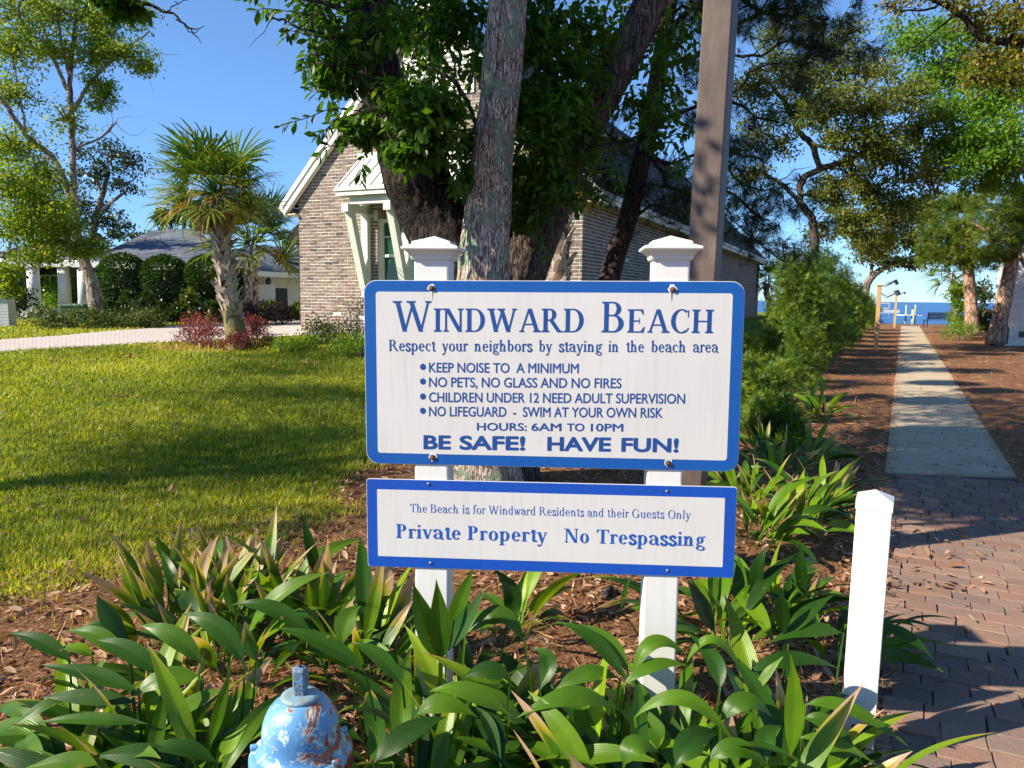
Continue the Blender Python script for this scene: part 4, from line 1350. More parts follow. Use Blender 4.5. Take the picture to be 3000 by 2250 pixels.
mb.box(((AX0+AX1)/2, -.03, AZ1+.03), (AX1-AX0+.02, .05, .20))
mb.box(((AX0+AX1)/2+.02, -AD+.22, AZ0-.26), (AX1-AX0-.5, .16, .17))
mb.build('fascia_board', M['trim_sage'], awn)
for bx in (1.93, 3.0, 4.70):
    mb = MB()
    mb.box((bx, -.08, 2.65), (.17, .13, 2.2)); 
    mb.bar((bx, -.02, AZ0-.42), (bx, -AD+.05, AZ0-.42), .17, .17)
    mb.build('bracket_post', M['trim_sage'], awn)
    mb = MB(); mb.bar((bx, -AD+.22, AZ0-.46), (bx, -.14, 1.75), .15, .17, up=(0,-1,0)); mb.build('bracket_strut', M['trim_sage'], awn)
gv = MB(); gv.box((FW/2 + .25, -.03, 6.25), (1.7, .05, .95)); gvo = gv.build('gable_vent', M['trim'], house)
for k in range(9):
    q = MB(); q.box((FW/2 + .25, -.07, 5.86 + k*.098), (1.55, .05, .014), None); q.build('vent_slat', M['trim'], gvo)
# meter box
mb = MB(); mb.box((FW+.10, 18.2, 1.35), (.2, .55, .85)); mb.build('meter_box', M['lamp_dark'], house, bevel=.01)
mb = MB(); mb.box((FW+.10, 18.2, .35), (.16, .5, .6)); mb.build('meter_stand', M['wood_sill'], house)
# rear left wing
wing = MB()
wx0, wx1, wy0, wy1 = -2.2, 0.0, 5.0, 14
wing.add([(wx0,wy0+.02,Z0-.6),(0,wy0+.02,Z0-.6),(0,wy0+.02,3.4),(wx0,wy0+.02,3.4),(wx0+.02,wy1,Z0-.6),(wx0+.02,wy1,3.4)], [(0,1,2,3),(0,3,5,4)])
wing = None
w = MB()
WXL = -3.35
w.add([(WXL,3.99,Z0-.6),(0,3.99,Z0-.6),(0,3.99,6.5),(WXL,3.99,3.25),(WXL,16,Z0-.6),(WXL,16,3.25)], [(0,1,2,3),(4,0,3,5)])
ww = w.build('wing_wall', M['mortar'], house)
w = MB()
for i in range(int((5.2-Z0)/CO)):
    z = Z0 + i*CO + CO/2
    x = max(WXL, WXL + (z - 3.2)) - .1*(i % 2)
    while x < -.02:
        a, b = max(x, WXL), min(x + BL_ - .0165, 0); x += BL_
        if b - a > .03: w.box(((a+b)/2, 4.0 + float(hrng.normal(0,.002)), z), (b-a, .03, CO-.0145), r=float(hrng.random()))
tag(w.build('brick', M['brick'], ww), kind='stuff')
mb = MB(); mb.bar((WXL-.35, 3.8, 3.05), (.05, 3.8, 6.45), .05, .22); mb.bar((WXL-.35, 3.95, 2.98), (.05, 3.95, 6.38), .3, .05); mb.build('wing_rake', M['trim'], ww)
shingles([(WXL-.38,15.8,3.10),(WXL-.38,3.76,3.10),(.02,3.76,6.50),(.02,15.8,6.50)], M['shingle'], house)

# ------------------------------------------------------------------ neighbour's white house (left)
NB = thing('white_house', 'low white stucco house with arched porch and blue grey hip roof', 'house', at(100, 900, 28))
NB.location = (0, 0, 0)
GZ = .62
def P2(px, d): v = at(px, 860, d); return Vector((v.x, v.y, 0))
def wall_seg(a, b, z0, z1, name='wall', mtl='stucco'):
    mb = MB(); mb.bar((a.x, a.y, (z0+z1)/2), (b.x, b.y, (z0+z1)/2), .25, z1-z0); return mb.build(name, M[mtl], NB)
ZEAVE = 2.85
w0, w1 = P2(-80, 33), P2(640, 33)
wall_seg(P2(-300, 36), P2(640, 34), GZ-.5, ZEAVE)
wall_seg(P2(640, 29.0), P2(900, 34.0), GZ-.5, 2.62)
wall_seg(P2(640, 29.0), P2(640, 34), GZ-.5, 2.7)
# hip roofs: corner points by photo column + distance, real heights
def HP(px, d, z): v = P2(px, d); return (v.x, v.y, z)
def hip(parent, e, r_, mtl='shingle_blue'):
    """e: four eave corners (front-left, front-right, back-right, back-left); r_: ridge left, right"""
    shingles([e[0], e[1], r_[1], r_[0]], M[mtl], parent, .16, .35, nparts=70)
    shingles([e[1], e[2], r_[1], r_[1]], M[mtl], parent, .16, .35)
    shingles([e[3], e[0], r_[0], r_[0]], M[mtl], parent, .16, .35)
    shingles([e[2], e[3], r_[0], r_[1]], M[mtl], parent, .16, .35)
    mb = MB()
    for i in range(4):
        a, b = Vector(e[i]), Vector(e[(i+1) % 4])
        mb.bar(a - Vector((0,0,.10)), b - Vector((0,0,.10)), .06, .20)
    mb.build('eave_board', M['trim'], parent)
zE = ZEAVE + .1
def eh(py, d): return EYE + (850 - py) / FPX * d
hip(NB, [HP(255,27,eh(758,27)), HP(700,27,eh(768,27)), HP(760,41,2.9), HP(300,41,2.9)], [HP(452,33,eh(668,33)), HP(566,33,eh(660,33))])
hip(NB, [HP(-60,30,eh(752,30)), HP(300,27.2,eh(757,27.2)), HP(330,36,2.9), HP(-60,38,2.9)], [HP(120,33,eh(705,33)), HP(250,33,eh(700,33))])
hip(NB, [HP(-500,31,eh(800,31)), HP(60,31,eh(806,31)), HP(60,38,2.9), HP(-500,38,2.9)], [HP(-300,35,eh(735,35)), HP(60,35,eh(730,35))])
hip(NB, [HP(612,28,eh(775,28)), HP(930,33,eh(788,33)), HP(1040,42,2.8), HP(640,40,2.8)], [HP(720,37,eh(708,37)), HP(960,39,eh(712,39))])
mb = MB()
for px, d in ((100, 27.6), (190, 28.2), (248, 27.4)):
    v = P2(px, d)
    mb = MB(); mb.tube([(v.x, v.y, GZ+.35), (v.x, v.y, eh(772, d))], [.23, .20], 14); mb.build('column', M['stucco'], NB, True)
    mb = MB(); mb.box((v.x, v.y, GZ+.30), (.62, .62, .16)); mb.build('column_base', M['stucco'], NB)
    mb = MB(); mb.box((v.x, v.y, eh(770, d)), (.55, .55, .14)); mb.build('column_capital', M['stucco'], NB)
wall_seg(P2(20, 27.7), P2(300, 27.5), eh(772, 27.6), eh(758, 27.6), 'beam')
wall_seg(P2(20, 27.7), P2(150, 27.5), GZ-.3, GZ+.22, 'porch_step')
wall_seg(P2(150, 28.5), P2(300, 28.5), GZ-.3, GZ+.10, 'porch_step')
for px, wv, z0, z1 in ((150, 1.0, .9, 2.3), (30, 1.2, .9, 2.3), (255, 1.1, .9, 2.3)):
    v = P2(px, 33.6); mb = MB()
    n = 10
    out = [(-wv/2, z0), (wv/2, z0)] + [(wv/2*math.cos(math.pi*k/n), z1 + .45*math.sin(math.pi*k/n)) for k in range(n+1)]
    mb.add([(v.x+x, v.y, z) for x, z in out] , [tuple(range(len(out)))])
    a_ = mb.build('arched_window', M['dark'], NB)
    mb = MB(); mb.box((v.x, v.y-.03, (z0+z1)/2), (.06, .04, z1-z0)); mb.box((v.x, v.y-.03, z1), (wv, .04, .06)); mb.build('muntin', M['trim'], a_)
# garage wing openings
v = P2(815, 31.9)
mb = MB(); mb.bar((v.x-.35, v.y-.2, 1.30), (v.x+.35, v.y+.1, 1.30), .1, 1.1); mb.build('door', M['dark'], NB)
v = P2(765, 30.8)
mb = MB(); mb.bar((v.x-.75, v.y-.55, 1.35), (v.x+.55, v.y+.05, 1.35), .06, 1.25); mb.build('garage_door', M['trim'], NB)
v = P2(794, 31.2)
mb = MB(); mb.lathe([(.04, 0), (.10, .12), (.12, .3), (.02, .42)], (v.x-.03, v.y-.2, 1.85), 8); mb.build('wall_lantern', M['lamp_dark'], NB)
# driveway asphalt in front of the porch
mb = MB()
q = [at(-300, 985, 20), at(110, 950, 22.5), at(300, 930, 24.5), at(300, 925, 27), at(-300, 925, 27)]
mb.add([(v.x, v.y, gh(v.x, v.y) + .012) for v in q], [(0,1,2,3,4)])
tag(mb.build('asphalt_drive', M['asphalt']), kind='structure')
# pillar at the left edge
v = ground_at(8, 957)
pil = thing('gate_pillar', 'low cream painted brick pillar at the left edge of the drive', 'pillar', (v.x, v.y, v.z), R(10))
for k in range(9):
    for j in range(3):
        mb = MB(); mb.box(((j-1)*.16, 0, .04 + k*.078), (.155, .42, .072)); mb.build('brick', M['white_brick'], pil)
mb = MB(); mb.box((0, 0, .75), (.56, .5, .06)); mb.build('coping', M['stucco'], pil)
# green utility box
v = ground_at(222, 935); v = at(222, 905, 21.5); gz = gh(v.x, v.y)
ub = thing('utility_box', 'green metal utility cabinet beside the tall leaning tree', 'utility box', (v.x, v.y, gz), R(8))
mb = MB(); mb.box((0, 0, .24), (.62, .5, .5)); mb.build('body', M['util_green'], ub, bevel=.02)
mb = MB(); mb.box((0, 0, .52), (.68, .56, .07), taper=.9); mb.build('lid', M['util_green'], ub, bevel=.02)
v = at(202, 930, 19.0)
ub = thing('utility_stub', 'small tan cable pedestal between the two low hedges', 'cable pedestal', (v.x, v.y, gh(v.x, v.y)))
mb = MB(); mb.box((0, 0, .13), (.11, .11, .30)); mb.build('body', M['yellow_wood'], ub, bevel=.01)
mb = MB(); mb.box((0, 0, .30), (.14, .14, .05)); mb.build('lid', M['util_green'], ub, bevel=.01)

# ------------------------------------------------------------------ white house at the right edge
RH = thing('white_brick_house', 'white painted brick house corner at the right edge', 'house', (0, 0, 0))
a = at(2945, 900, 31.5); b = a + Vector((.5, .86, 0)) * 9; c_ = a + Vector((5.5, -3.0, 0))
mb = MB(); mb.bar((a.x, a.y, 1.8), (b.x, b.y, 1.8), .2, 3.8); mb.bar((a.x, a.y, 1.8), (c_.x, c_.y, 1.8), .2, 3.8); wl = mb.build('wall', M['stucco'], RH)
q = MB(); rg = np.random.default_rng(9)
du = (c_ - a); L = du.length; du.normalize(); nn = Vector((du.y, -du.x, 0))
for i in range(44):
    x = -.1*(i % 2)
    while x < L:
        p0 = a + du*max(x, 0) + nn*.11; p1 = a + du*(x+.21) + nn*.11; x += .225
        z = -.05 + i*.083
        q.bar((p0.x, p0.y, z), (p1.x, p1.y, z), .025 + .006*rg.random(), .072, r=float(rg.random()))
tag(q.build('brick', M['white_brick'], wl), kind='stuff')
v = at(2972, 995, 28.5)
acu = thing('air_conditioner', 'cream outdoor air conditioner unit by the white wall', 'air conditioner', (v.x, v.y, 0), R(-12))
mb = MB(); mb.box((0, 0, .36), (.62, .55, .62)); mb.build('casing', M['ac'], acu, bevel=.02)
mb = MB(); mb.box((0, 0, .69), (.66, .59, .05)); mb.build('lid', M['ac'], acu, bevel=.01)
mb = MB(); mb.box((.12, -.29, .42), (.18, .02, .22)); mb.build('access_panel', M['lamp_dark'], acu)
mb = MB(); mb.box((0, 0, .03), (.9, .8, .06)); mb.build('pad', M['pier_white'], acu)
# ------------------------------------------------------------------ plants
def rdirs(rg, n, bias=(0, 0, 0), k=1.0):
    d = rg.normal(0, 1, (n, 3)) * k + np.array(bias)
    return d / np.maximum(1e-6, np.linalg.norm(d, axis=1, keepdims=True))
def leaves(name, mtl, parent, pos, dirs, size, rg, tpl=LEAF4, rnd=None, kind=None):
    n = len(pos)
    Mx = basis(dirs, rg.uniform(-1.2, 1.2, n))
    sc = size * rg.uniform(.6, 1.25, n)
    r = rg.random(n) if rnd is None else rnd
    o = link(name, scatter_mesh(name, tpl[0], tpl[1], pos, Mx, sc, r), mtl, parent)
    if kind: o['kind'] = kind
    return o
def canopy(clusters, per, rg, sub=14, tight=.22, hang=(0,0,-.25), dr=1.0, tw=None, twr=.012):
    """clusters in photo terms: (column, row, distance, half width, half height[, weight]) -> leaf centres, directions, numbers.
    Each cluster is a cloud of small clumps so that gaps show between them; tw collects the twigs that carry the clumps."""
    P_, D_, R_ = [], [], []
    for c in clusters:
        px, py, d, rx, ry = c[:5]
        wgt = c[5] if len(c) > 5 else 1.0
        ctr = np.array(at(px, py, d)); mx, mz = rx * d / FPX, ry * d / FPX
        my = (mx + mz) / 2 * dr
        ns = max(3, int(sub * (.5 + rg.random())))
        u = rdirs(rg, ns) * (rg.random((ns, 1)) ** .45)
        sc = ctr + u * np.array([mx, my, mz])
        n = int(per * wgt)
        which = rg.integers(0, ns, n)
        sg = tight * (mx + mz) / 2
        P_.append(sc[which] + rg.normal(0, 1, (n, 3)) * sg * np.array([1.2, 1.2, .75]))
        out = sc[which] - ctr
        D_.append(rdirs(rg, n, hang, .8) + out / (np.linalg.norm(out, axis=1, keepdims=True) + .01) * .4)
        tone = rg.random(ns) * .5
        R_.append(np.clip(tone[which] + rg.random(n) * .55, 0, 1))
        if tw is not None:
            for s_ in sc[::2]:
                a, b = Vector(ctr), Vector(s_)
                m = a.lerp(b, .5) + Vector(rg.normal(0, sg*.5, 3))
                tw.tube([a, m, b], [twr*1.6, twr, twr*.5], 4, cap=False)
    return np.concatenate(P_), np.concatenate(D_), np.concatenate(R_)
def spline(pts, n=5):
    P = [Vector(p) for p in pts]; P = [P[0]*2-P[1]] + P + [P[-1]*2-P[-2]]
    out = []
    for i in range(1, len(P)-2):
        for k in range(n):
            t = k/n; a, b, c, d = P[i-1], P[i], P[i+1], P[i+2]
            out.append(.5*((2*b)+(-a+c)*t+(2*a-5*b+4*c-d)*t*t+(-a+3*b-3*c+d)*t**3))
    out.append(P[-2]); return out
def limb(mb, pix, n=8, sub=5, wob=0.0, rg=None):
    """pix = list of (column, row, distance, half width in photo pixels)"""
    pts = [at(a, b, d) for a, b, d, w in pix]; rad = [w*d/FPX for a, b, d, w in pix]
    sp = spline(pts, sub)
    rr = []
    for i in range(len(sp)):
        t = i / sub; k = min(int(t), len(rad)-2); rr.append(rad[k] + (rad[k+1]-rad[k])*(t-k))
    if wob and rg is not None:
        sp = [p + Vector(rg.normal(0, wob, 3)) for p in sp]
    mb.tube(sp, rr, n)
    return sp
def sprouts(mb, sp, rg, k, L, r, tips=None):
    """short twigs off a limb"""
    for _ in range(k):
        p = sp[int(rg.integers(len(sp)//4, len(sp)))]
        d = Vector(rdirs(rg, 1)[0]) + Vector((0, 0, .2))
        q = [p]
        for i in range(4):
            d = (d + Vector(rg.normal(0, .35, 3))).normalized(); q.append(q[-1] + d*L/4)
        mb.tube(q, [r, r*.8, r*.6, r*.45, r*.3], 4, cap=False)
        if tips is not None: tips += q[2:]

def big_trunk(name, pix, mtl, parent, n=84, sub=34, amp=.018, seed=0, flare=0.0, knots=()):
    """trunk with furrowed bark as real relief"""
    pts = [at(a, b, d) for a, b, d, w in pix]; rad = [w*d/FPX for a, b, d, w in pix]
    sp = spline(pts, sub)
    V_ = []
    prev = None
    L = 0
    m = len(sp)
    for i, p in enumerate(sp):
        a, b = sp[max(0, i-1)], sp[min(m-1, i+1)]
        d = (b-a).normalized()
        u = d.orthogonal().normalized() if prev is None else (prev - d*prev.dot(d)).normalized()
        prev = u; w = d.cross(u)
        if i: L += (p - sp[i-1]).length
        t = i/sub; k = min(int(t), len(rad)-2); r = rad[k] + (rad[k+1]-rad[k])*(t-k)
        for j in range(n):
            th = 2*math.pi*j/n
            c, s_ = math.cos(th), math.sin(th)
            q = Vector((c*r*5.2, s_*r*5.2, L*1.5 + seed))
            low = mnoise.noise(Vector((c*1.3, s_*1.3, L*1.6 + seed)))
            ridge = 1 - abs(mnoise.noise(Vector((c*r*26 + seed, s_*r*26, L*5.5))) * 2)
            ridge2 = 1 - abs(mnoise.noise(Vector((c*r*60, s_*r*60 + seed, L*14))) * 2)
            h = low*.09*r + amp*(ridge-.6) + amp*.45*(ridge2-.6)
            if flare: h += r*flare*max(0, 1 - L/.45)**2*(1 + .5*math.sin(th*5+seed))
            V_.append(p + (u*c + w*s_)*(r+h))
    F_ = [(i*n+j, i*n+(j+1) % n, (i+1)*n+(j+1) % n, (i+1)*n+j) for i in range(m-1) for j in range(n)]
    me = np_mesh(name, np.array([tuple(v) for v in V_]), np.array(F_), smooth=True)
    return link(name, me, mtl, parent), sp

# ---- the big oak behind the sign
g = np.random.default_rng(21)
oak = thing('oak_tree', 'big multi-trunk oak with dark and lichen covered trunks right behind the sign', 'tree', (at(1420, 1400, 6.1).x, 6.1, 0))
oak_w = Matrix.Translation(oak.location).inverted()
def to_parent(o, root):
    o.matrix_parent_inverse = Matrix.Translation(root.location).inverted()
    return o
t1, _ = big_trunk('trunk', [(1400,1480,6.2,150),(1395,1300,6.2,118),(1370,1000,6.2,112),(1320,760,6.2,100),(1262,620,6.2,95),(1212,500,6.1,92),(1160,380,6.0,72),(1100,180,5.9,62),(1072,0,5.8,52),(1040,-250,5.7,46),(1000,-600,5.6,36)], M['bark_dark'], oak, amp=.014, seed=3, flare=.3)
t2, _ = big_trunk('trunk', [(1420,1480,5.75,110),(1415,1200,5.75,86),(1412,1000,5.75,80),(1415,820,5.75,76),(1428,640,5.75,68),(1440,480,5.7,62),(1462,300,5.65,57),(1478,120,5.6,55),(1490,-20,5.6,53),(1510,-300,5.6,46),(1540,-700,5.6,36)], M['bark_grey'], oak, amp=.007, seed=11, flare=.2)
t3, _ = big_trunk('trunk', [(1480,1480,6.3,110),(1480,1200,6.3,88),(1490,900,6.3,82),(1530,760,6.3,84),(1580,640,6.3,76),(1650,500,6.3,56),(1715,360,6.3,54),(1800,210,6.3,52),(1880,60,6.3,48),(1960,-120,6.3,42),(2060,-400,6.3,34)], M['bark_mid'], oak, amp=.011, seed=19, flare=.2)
for t_ in (t1, t2, t3): to_parent(t_, oak)
lm = MB()
for pix in ([(1395,370,5.9,8),(1370,300,5.8,7),(1330,240,5.7,6),(1290,215,5.7,4)], [(1365,330,5.8,5),(1340,260,5.75,4),(1330,180,5.7,3)],
            [(1700,330,6.2,9),(1640,250,6.0,7),(1580,180,5.9,5)], [(1190,430,5.9,10),(1120,300,5.6,8),(1030,230,5.4,6),(930,180,5.3,4)],
            [(1080,60,5.7,12),(980,20,5.4,8),(860,-10,5.2,5)], [(1760,280,6.2,10),(1700,380,6.0,5),(1640,470,5.9,3),(1610,560,5.9,2)],
            [(1730,330,6.1,6),(1770,450,6.0,4),(1740,520,6.0,3),(1730,580,6.0,2)], [(1800,200,6.2,6),(1770,330,6.0,4),(1700,450,5.8,3)],
            [(1050,120,5.6,6),(900,90,5.3,4),(830,60,5.2,3),(770,30,5.2,2)]):
    sp = limb(lm, pix, 6, 5, .006, g)
    sprouts(lm, sp, g, 5, .35, .004)
to_parent(lm.build('branch', M['bark_mid'], oak), oak)

def sprig(pix, nleaf, rg, P_, D_, S_, tw, w=3, size=.095):
    """a twig with alternate leaves"""
    sp = limb(tw, [(a, b, d, 2.2 - 1.4*i/len(pix)) for i, (a, b, d) in enumerate(pix)], 4, 6)
    for k in range(nleaf):
        t = .12 + .88*(k + rg.random()*.6)/nleaf
        i = min(int(t*(len(sp)-1)), len(sp)-2)
        p = sp[i]; ax = (sp[i+1]-sp[i]).normalized()
        sd = ax.cross(Vector((0, 1, 0))).normalized() * (1 if k % 2 else -1)
        d = ax*.7 + sd*(.5+rg.random()*.4) + Vector((rg.normal(0,.25), rg.normal(0,.3), -.45 + rg.normal(0,.25)))
        P_.append(p); D_.append(d.normalized()); S_.append(size*rg.uniform(.7, 1.15))
P_, D_, S_ = [], [], []
tw = MB()
SPR = [
 [(1080,330,5.5),(980,318,5.3),(900,345,5.2),(855,358,5.2),(815,372,5.2)], [(1060,300,5.5),(1000,260,5.3),(940,270,5.2),(905,265,5.2)],
 [(1060,200,5.5),(980,190,5.2),(920,185,5.2),(880,210,5.2)], [(1040,130,5.5),(960,110,5.2),(900,100,5.2),(845,90,5.2),(840,110,5.2)],
 [(1000,50,5.4),(900,40,5.2),(820,30,5.2),(770,25,5.1),(750,35,5.1)], [(900,20,5.3),(840,-20,5.2),(760,-20,5.2),(715,-5,5.2)],
 [(1090,350,5.5),(1020,420,5.3),(960,430,5.2),(930,470,5.2)], [(1130,340,5.5),(1075,430,5.3),(1060,500,5.2),(1045,530,5.2)],
 [(1000,330,5.4),(960,375,5.2),(925,400,5.2)], [(1150,400,5.4),(1130,440,5.2),(1160,470,5.1),(1170,500,5.1)], [(1190,380,5.4),(1220,430,5.1),(1210,480,5.0),(1190,500,5.0)],
 [(1000,60,5.4),(940,150,5.1),(900,160,5.1),(885,190,5.1)], [(960,10,5.3),(880,80,5.1),(840,60,5.1)], [(1260,360,5.4),(1310,440,5.2),(1330,500,5.1),(1345,560,5.1)],
 [(1630,560,5.8),(1660,600,5.7),(1690,610,5.7)], [(1700,500,5.9),(1740,560,5.8),(1770,590,5.8)], [(1720,500,5.9),(1700,600,5.8),(1640,640,5.8)], [(1620,600,5.8),(1580,700,5.7),(1600,760,5.7)],
 [(1760,420,5.9),(1800,500,5.8),(1820,560,5.8)], [(1640,500,5.8),(1590,580,5.7),(1560,640,5.7)], [(2000,420,6.2),(2010,480,6.0),(1985,520,6.0)], [(1960,400,6.1),(1990,460,6.0),(1960,500,6.0)],
]
for s_ in SPR: sprig(s_, 15, g, P_, D_, S_, tw)
to_parent(tw.build('twig', M['bark_mid'], oak), oak)
cl = [(970,50,5.5,90,75,.75),(1130,40,6.9,110,90,1.0),(995,210,5.4,60,80,.9),(1180,150,6.9,100,100,.8),(1190,310,5.2,90,60,1.0),(1130,90,5.4,60,60,.25),(1270,60,6.4,90,80,.9),(1060,365,5.3,60,50,.7),
      (1240,330,5.1,95,70,1.2),(1290,210,6.8,70,70,.35),(1350,50,6.4,90,70,.9),(1230,430,5.1,75,45,.7),(1400,170,6.2,60,80,.35),(1340,400,5.7,60,70,.5),(1360,530,5.7,40,40,.22),(970,160,5.3,60,70,.35),
      (1580,60,5.9,100,80,1.0),(1600,180,5.9,90,80,.9),(1560,300,6.0,80,70,.8),(1640,330,5.8,90,80,1.0),(1600,430,5.8,85,65,1.0),(1550,520,5.9,80,55,.9),(1640,540,5.8,60,45,.5),(1540,620,5.9,55,45,.5),
      (1680,230,6.0,80,80,.8),(1700,90,6.1,110,80,.9),(1850,60,6.8,100,70,.5),(1820,180,6.9,80,70,.4),(1700,420,6.0,60,60,.5),(1900,260,6.3,90,80,.5),(1960,130,6.5,80,90,.6),(1950,380,6.3,70,50,.3),
      (1480,120,6.6,100,120,.6),(1500,400,6.6,90,120,.7),(1520,560,6.6,60,60,.6)]
p, d, r = canopy(cl, 560, g, 22, .25, (0, 0, -.55))
n0 = len(P_)
pos = np.concatenate([np.array([tuple(v) for v in P_]), p]); dr_ = np.concatenate([np.array([tuple(v) for v in D_]), d])
o = leaves('crown', M['oak_leaf'], oak, pos, dr_, .088, g, LEAF8, np.concatenate([g.random(n0)*.7, r*.9])); to_parent(o, oak)
# higher crown above frame, with unseen leaf clumps added to shade pavers and path
hi = [(x, y, z, rr) for x, y, z, rr in ((-1.2,6.5,5.2,1.4),(.8,6.8,5.4,1.5),(-.2,5.6,6.2,1.6),(1.8,7.6,6.2,1.5),(-2.6,5.0,5.6,1.0),(-2.6,7.2,6.3,1.4),(.3,7.8,7.2,1.8),(-4.0,3.6,6.1,.75),(-1.5,8.6,6.5,1.4),(-4.6,3.3,6.3,.7),(-3.2,3.2,5.0,.6),(-2.9,4.6,6.0,.8),(-.9,10.0,6.8,.4),(2.2,14.4,8.4,.7),(-4.6,5.3,7,.5),(-3.1,8.3,7,.45),(-1.9,10.8,7.4,.5),(-.2,13.6,7.6,.7),(-.8,17.2,9.2,.9),(1.4,18.5,9.4,.8),(3.5,22,10.5,1.0))]
Pp = np.concatenate([np.array([x, y, z]) + rdirs(g, 2200)*(g.random((2200, 1))**.5)*rr for x, y, z, rr in hi])
o = leaves('crown', M['oak_leaf'], oak, Pp, rdirs(g, len(Pp), (0,0,-.3)), .12, g, LEAF4); to_parent(o, oak)

# ---- pine beside the lamp post
g = np.random.default_rng(31)
pine = thing('pine_tree', 'dark long-needled pine with thin leaning trunk between oak and lamp post', 'tree', (at(1790,820,7.2).x, 7.2, 0))
def to(o, root): return to_parent(o, root)
t_, _ = big_trunk('trunk', [(1745,1200,7.2,34),(1775,880,7.2,32),(1800,760,7.2,29),(1840,640,7.2,27),(1880,470,7.2,26),(1905,360,7.2,27),(1925,240,7.2,24),(1950,80,7.2,22),(1975,-80,7.2,20),(2020,-400,7.2,16)], M['bark_pine'], pine, 40, 20, .008, 5); to(t_, pine)
TUFT_V, TUFT_F = [], []
tg = np.random.default_rng(2)
for k in range(26):
    th = tg.uniform(0, 2*math.pi); a = tg.uniform(.15, 1.15)
    L = tg.uniform(.7, 1.1)
    d = np.array([math.sin(a)*math.cos(th), math.cos(a), math.sin(a)*math.sin(th)])
    sd = np.cross(d, [0.3, .2, 1]); sd = sd/np.linalg.norm(sd)*.012
    b = np.array([0, tg.uniform(-.35, .1), 0])
    i = len(TUFT_V)
    TUFT_V += [tuple(b - sd), tuple(b + sd), tuple(b + d*L + np.array([0, 0, 0]))]
    TUFT_F.append((i, i+1, i+2))
TUFT = (TUFT_V, TUFT_F)
pb = MB(); tips = []
for pix in ([(1930,200,7.2,9),(2050,160,7.2,7),(2180,60,7.0,5),(2330,20,6.8,3)], [(1905,370,7.2,8),(2000,330,7.2,6),(2120,300,7.2,5),(2280,360,7.0,3)],
            [(1880,450,7.2,7),(1960,480,7.2,5),(2100,440,7.1,4),(2230,470,7.0,3)], [(1950,90,7.2,9),(2100,-20,7.2,7),(2250,40,7.0,5),(2430,60,6.9,3)],
            [(1890,420,7.2,7),(1980,560,7.2,5),(2120,560,7.1,4),(2240,640,7.0,3)], [(2120,300,7.2,4),(2220,200,7.0,3),(2350,180,6.9,2),(2450,130,6.9,2)],
            [(2060,160,7.2,4),(2200,170,7.0,4),(2330,120,6.9,3),(2480,160,6.9,2)], [(2100,450,7.1,3),(2180,540,7.0,3),(2270,560,6.9,2),(2320,620,6.9,2)],
            [(1880,520,7.2,5),(1800,560,7.0,4),(1760,500,7.0,3)], [(1840,650,7.2,5),(1920,600,7.2,4),(2000,640,7.1,3)],[(2100,560,7.1,3),(2160,660,7.0,2),(2230,720,7.0,2),(2290,760,7.0,2)],
            [(1900,380,7.2,6),(1830,420,7.1,4),(1760,380,7.0,3)], [(2200,60,7,3),(2290,-30,7,3),(2400,-20,7,2)], [(1950,60,7.2,6),(2030,20,7.2,5),(2120,100,7.1,3)]):
    sp = limb(pb, pix, 6, 5, .012, g); sprouts(pb, sp, g, 11, .42, .005, tips); tips += sp[len(sp)//2:]
to(pb.build('branch', M['bark_pine'], pine), pine)
T = np.array([tuple(v) for v in tips])
pp = T[g.integers(0, len(T), 1700)] + g.normal(0, .045, (1700, 3))
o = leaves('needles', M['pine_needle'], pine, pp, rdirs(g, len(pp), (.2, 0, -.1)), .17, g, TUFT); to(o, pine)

def tree(name, label, base, limbs, clusters, per, size, leafm, barkm, seed, tpl=LEAF4, sub=14, tight=.22, twigs=True, group=None, spr=4, sprL=1.2, dr=1.0, cat='tree', hang=(0,0,-.25)):
    rg = np.random.default_rng(seed)
    root = thing(name, label, cat, base, 0, group)
    tr = MB(); br = MB()
    for i, pix in enumerate(limbs):
        sp = limb(tr if i == 0 else br, pix, 12 if i == 0 else 7, 5, .01 * pix[0][2] / 20, rg)
        if i and spr: sprouts(br, sp, rg, spr, sprL, pix[-1][3]*pix[-1][2]/FPX*.6)
    p, d, r = canopy(clusters, per, rg, sub, tight, hang, dr, br if twigs else None, .0011*base[1] if twigs else 0)
    if tr.v: to(tr.build('trunk', barkm, root, True), root)
    if br.v: to(br.build('branch', barkm, root, True), root)
    o = leaves('crown', leafm, root, p, d, size, rg, tpl, r); to(o, root)
    return root
def gbase(px, py, d):
    v = at(px, py, d); return Vector((v.x, v.y, gh(v.x, v.y)))
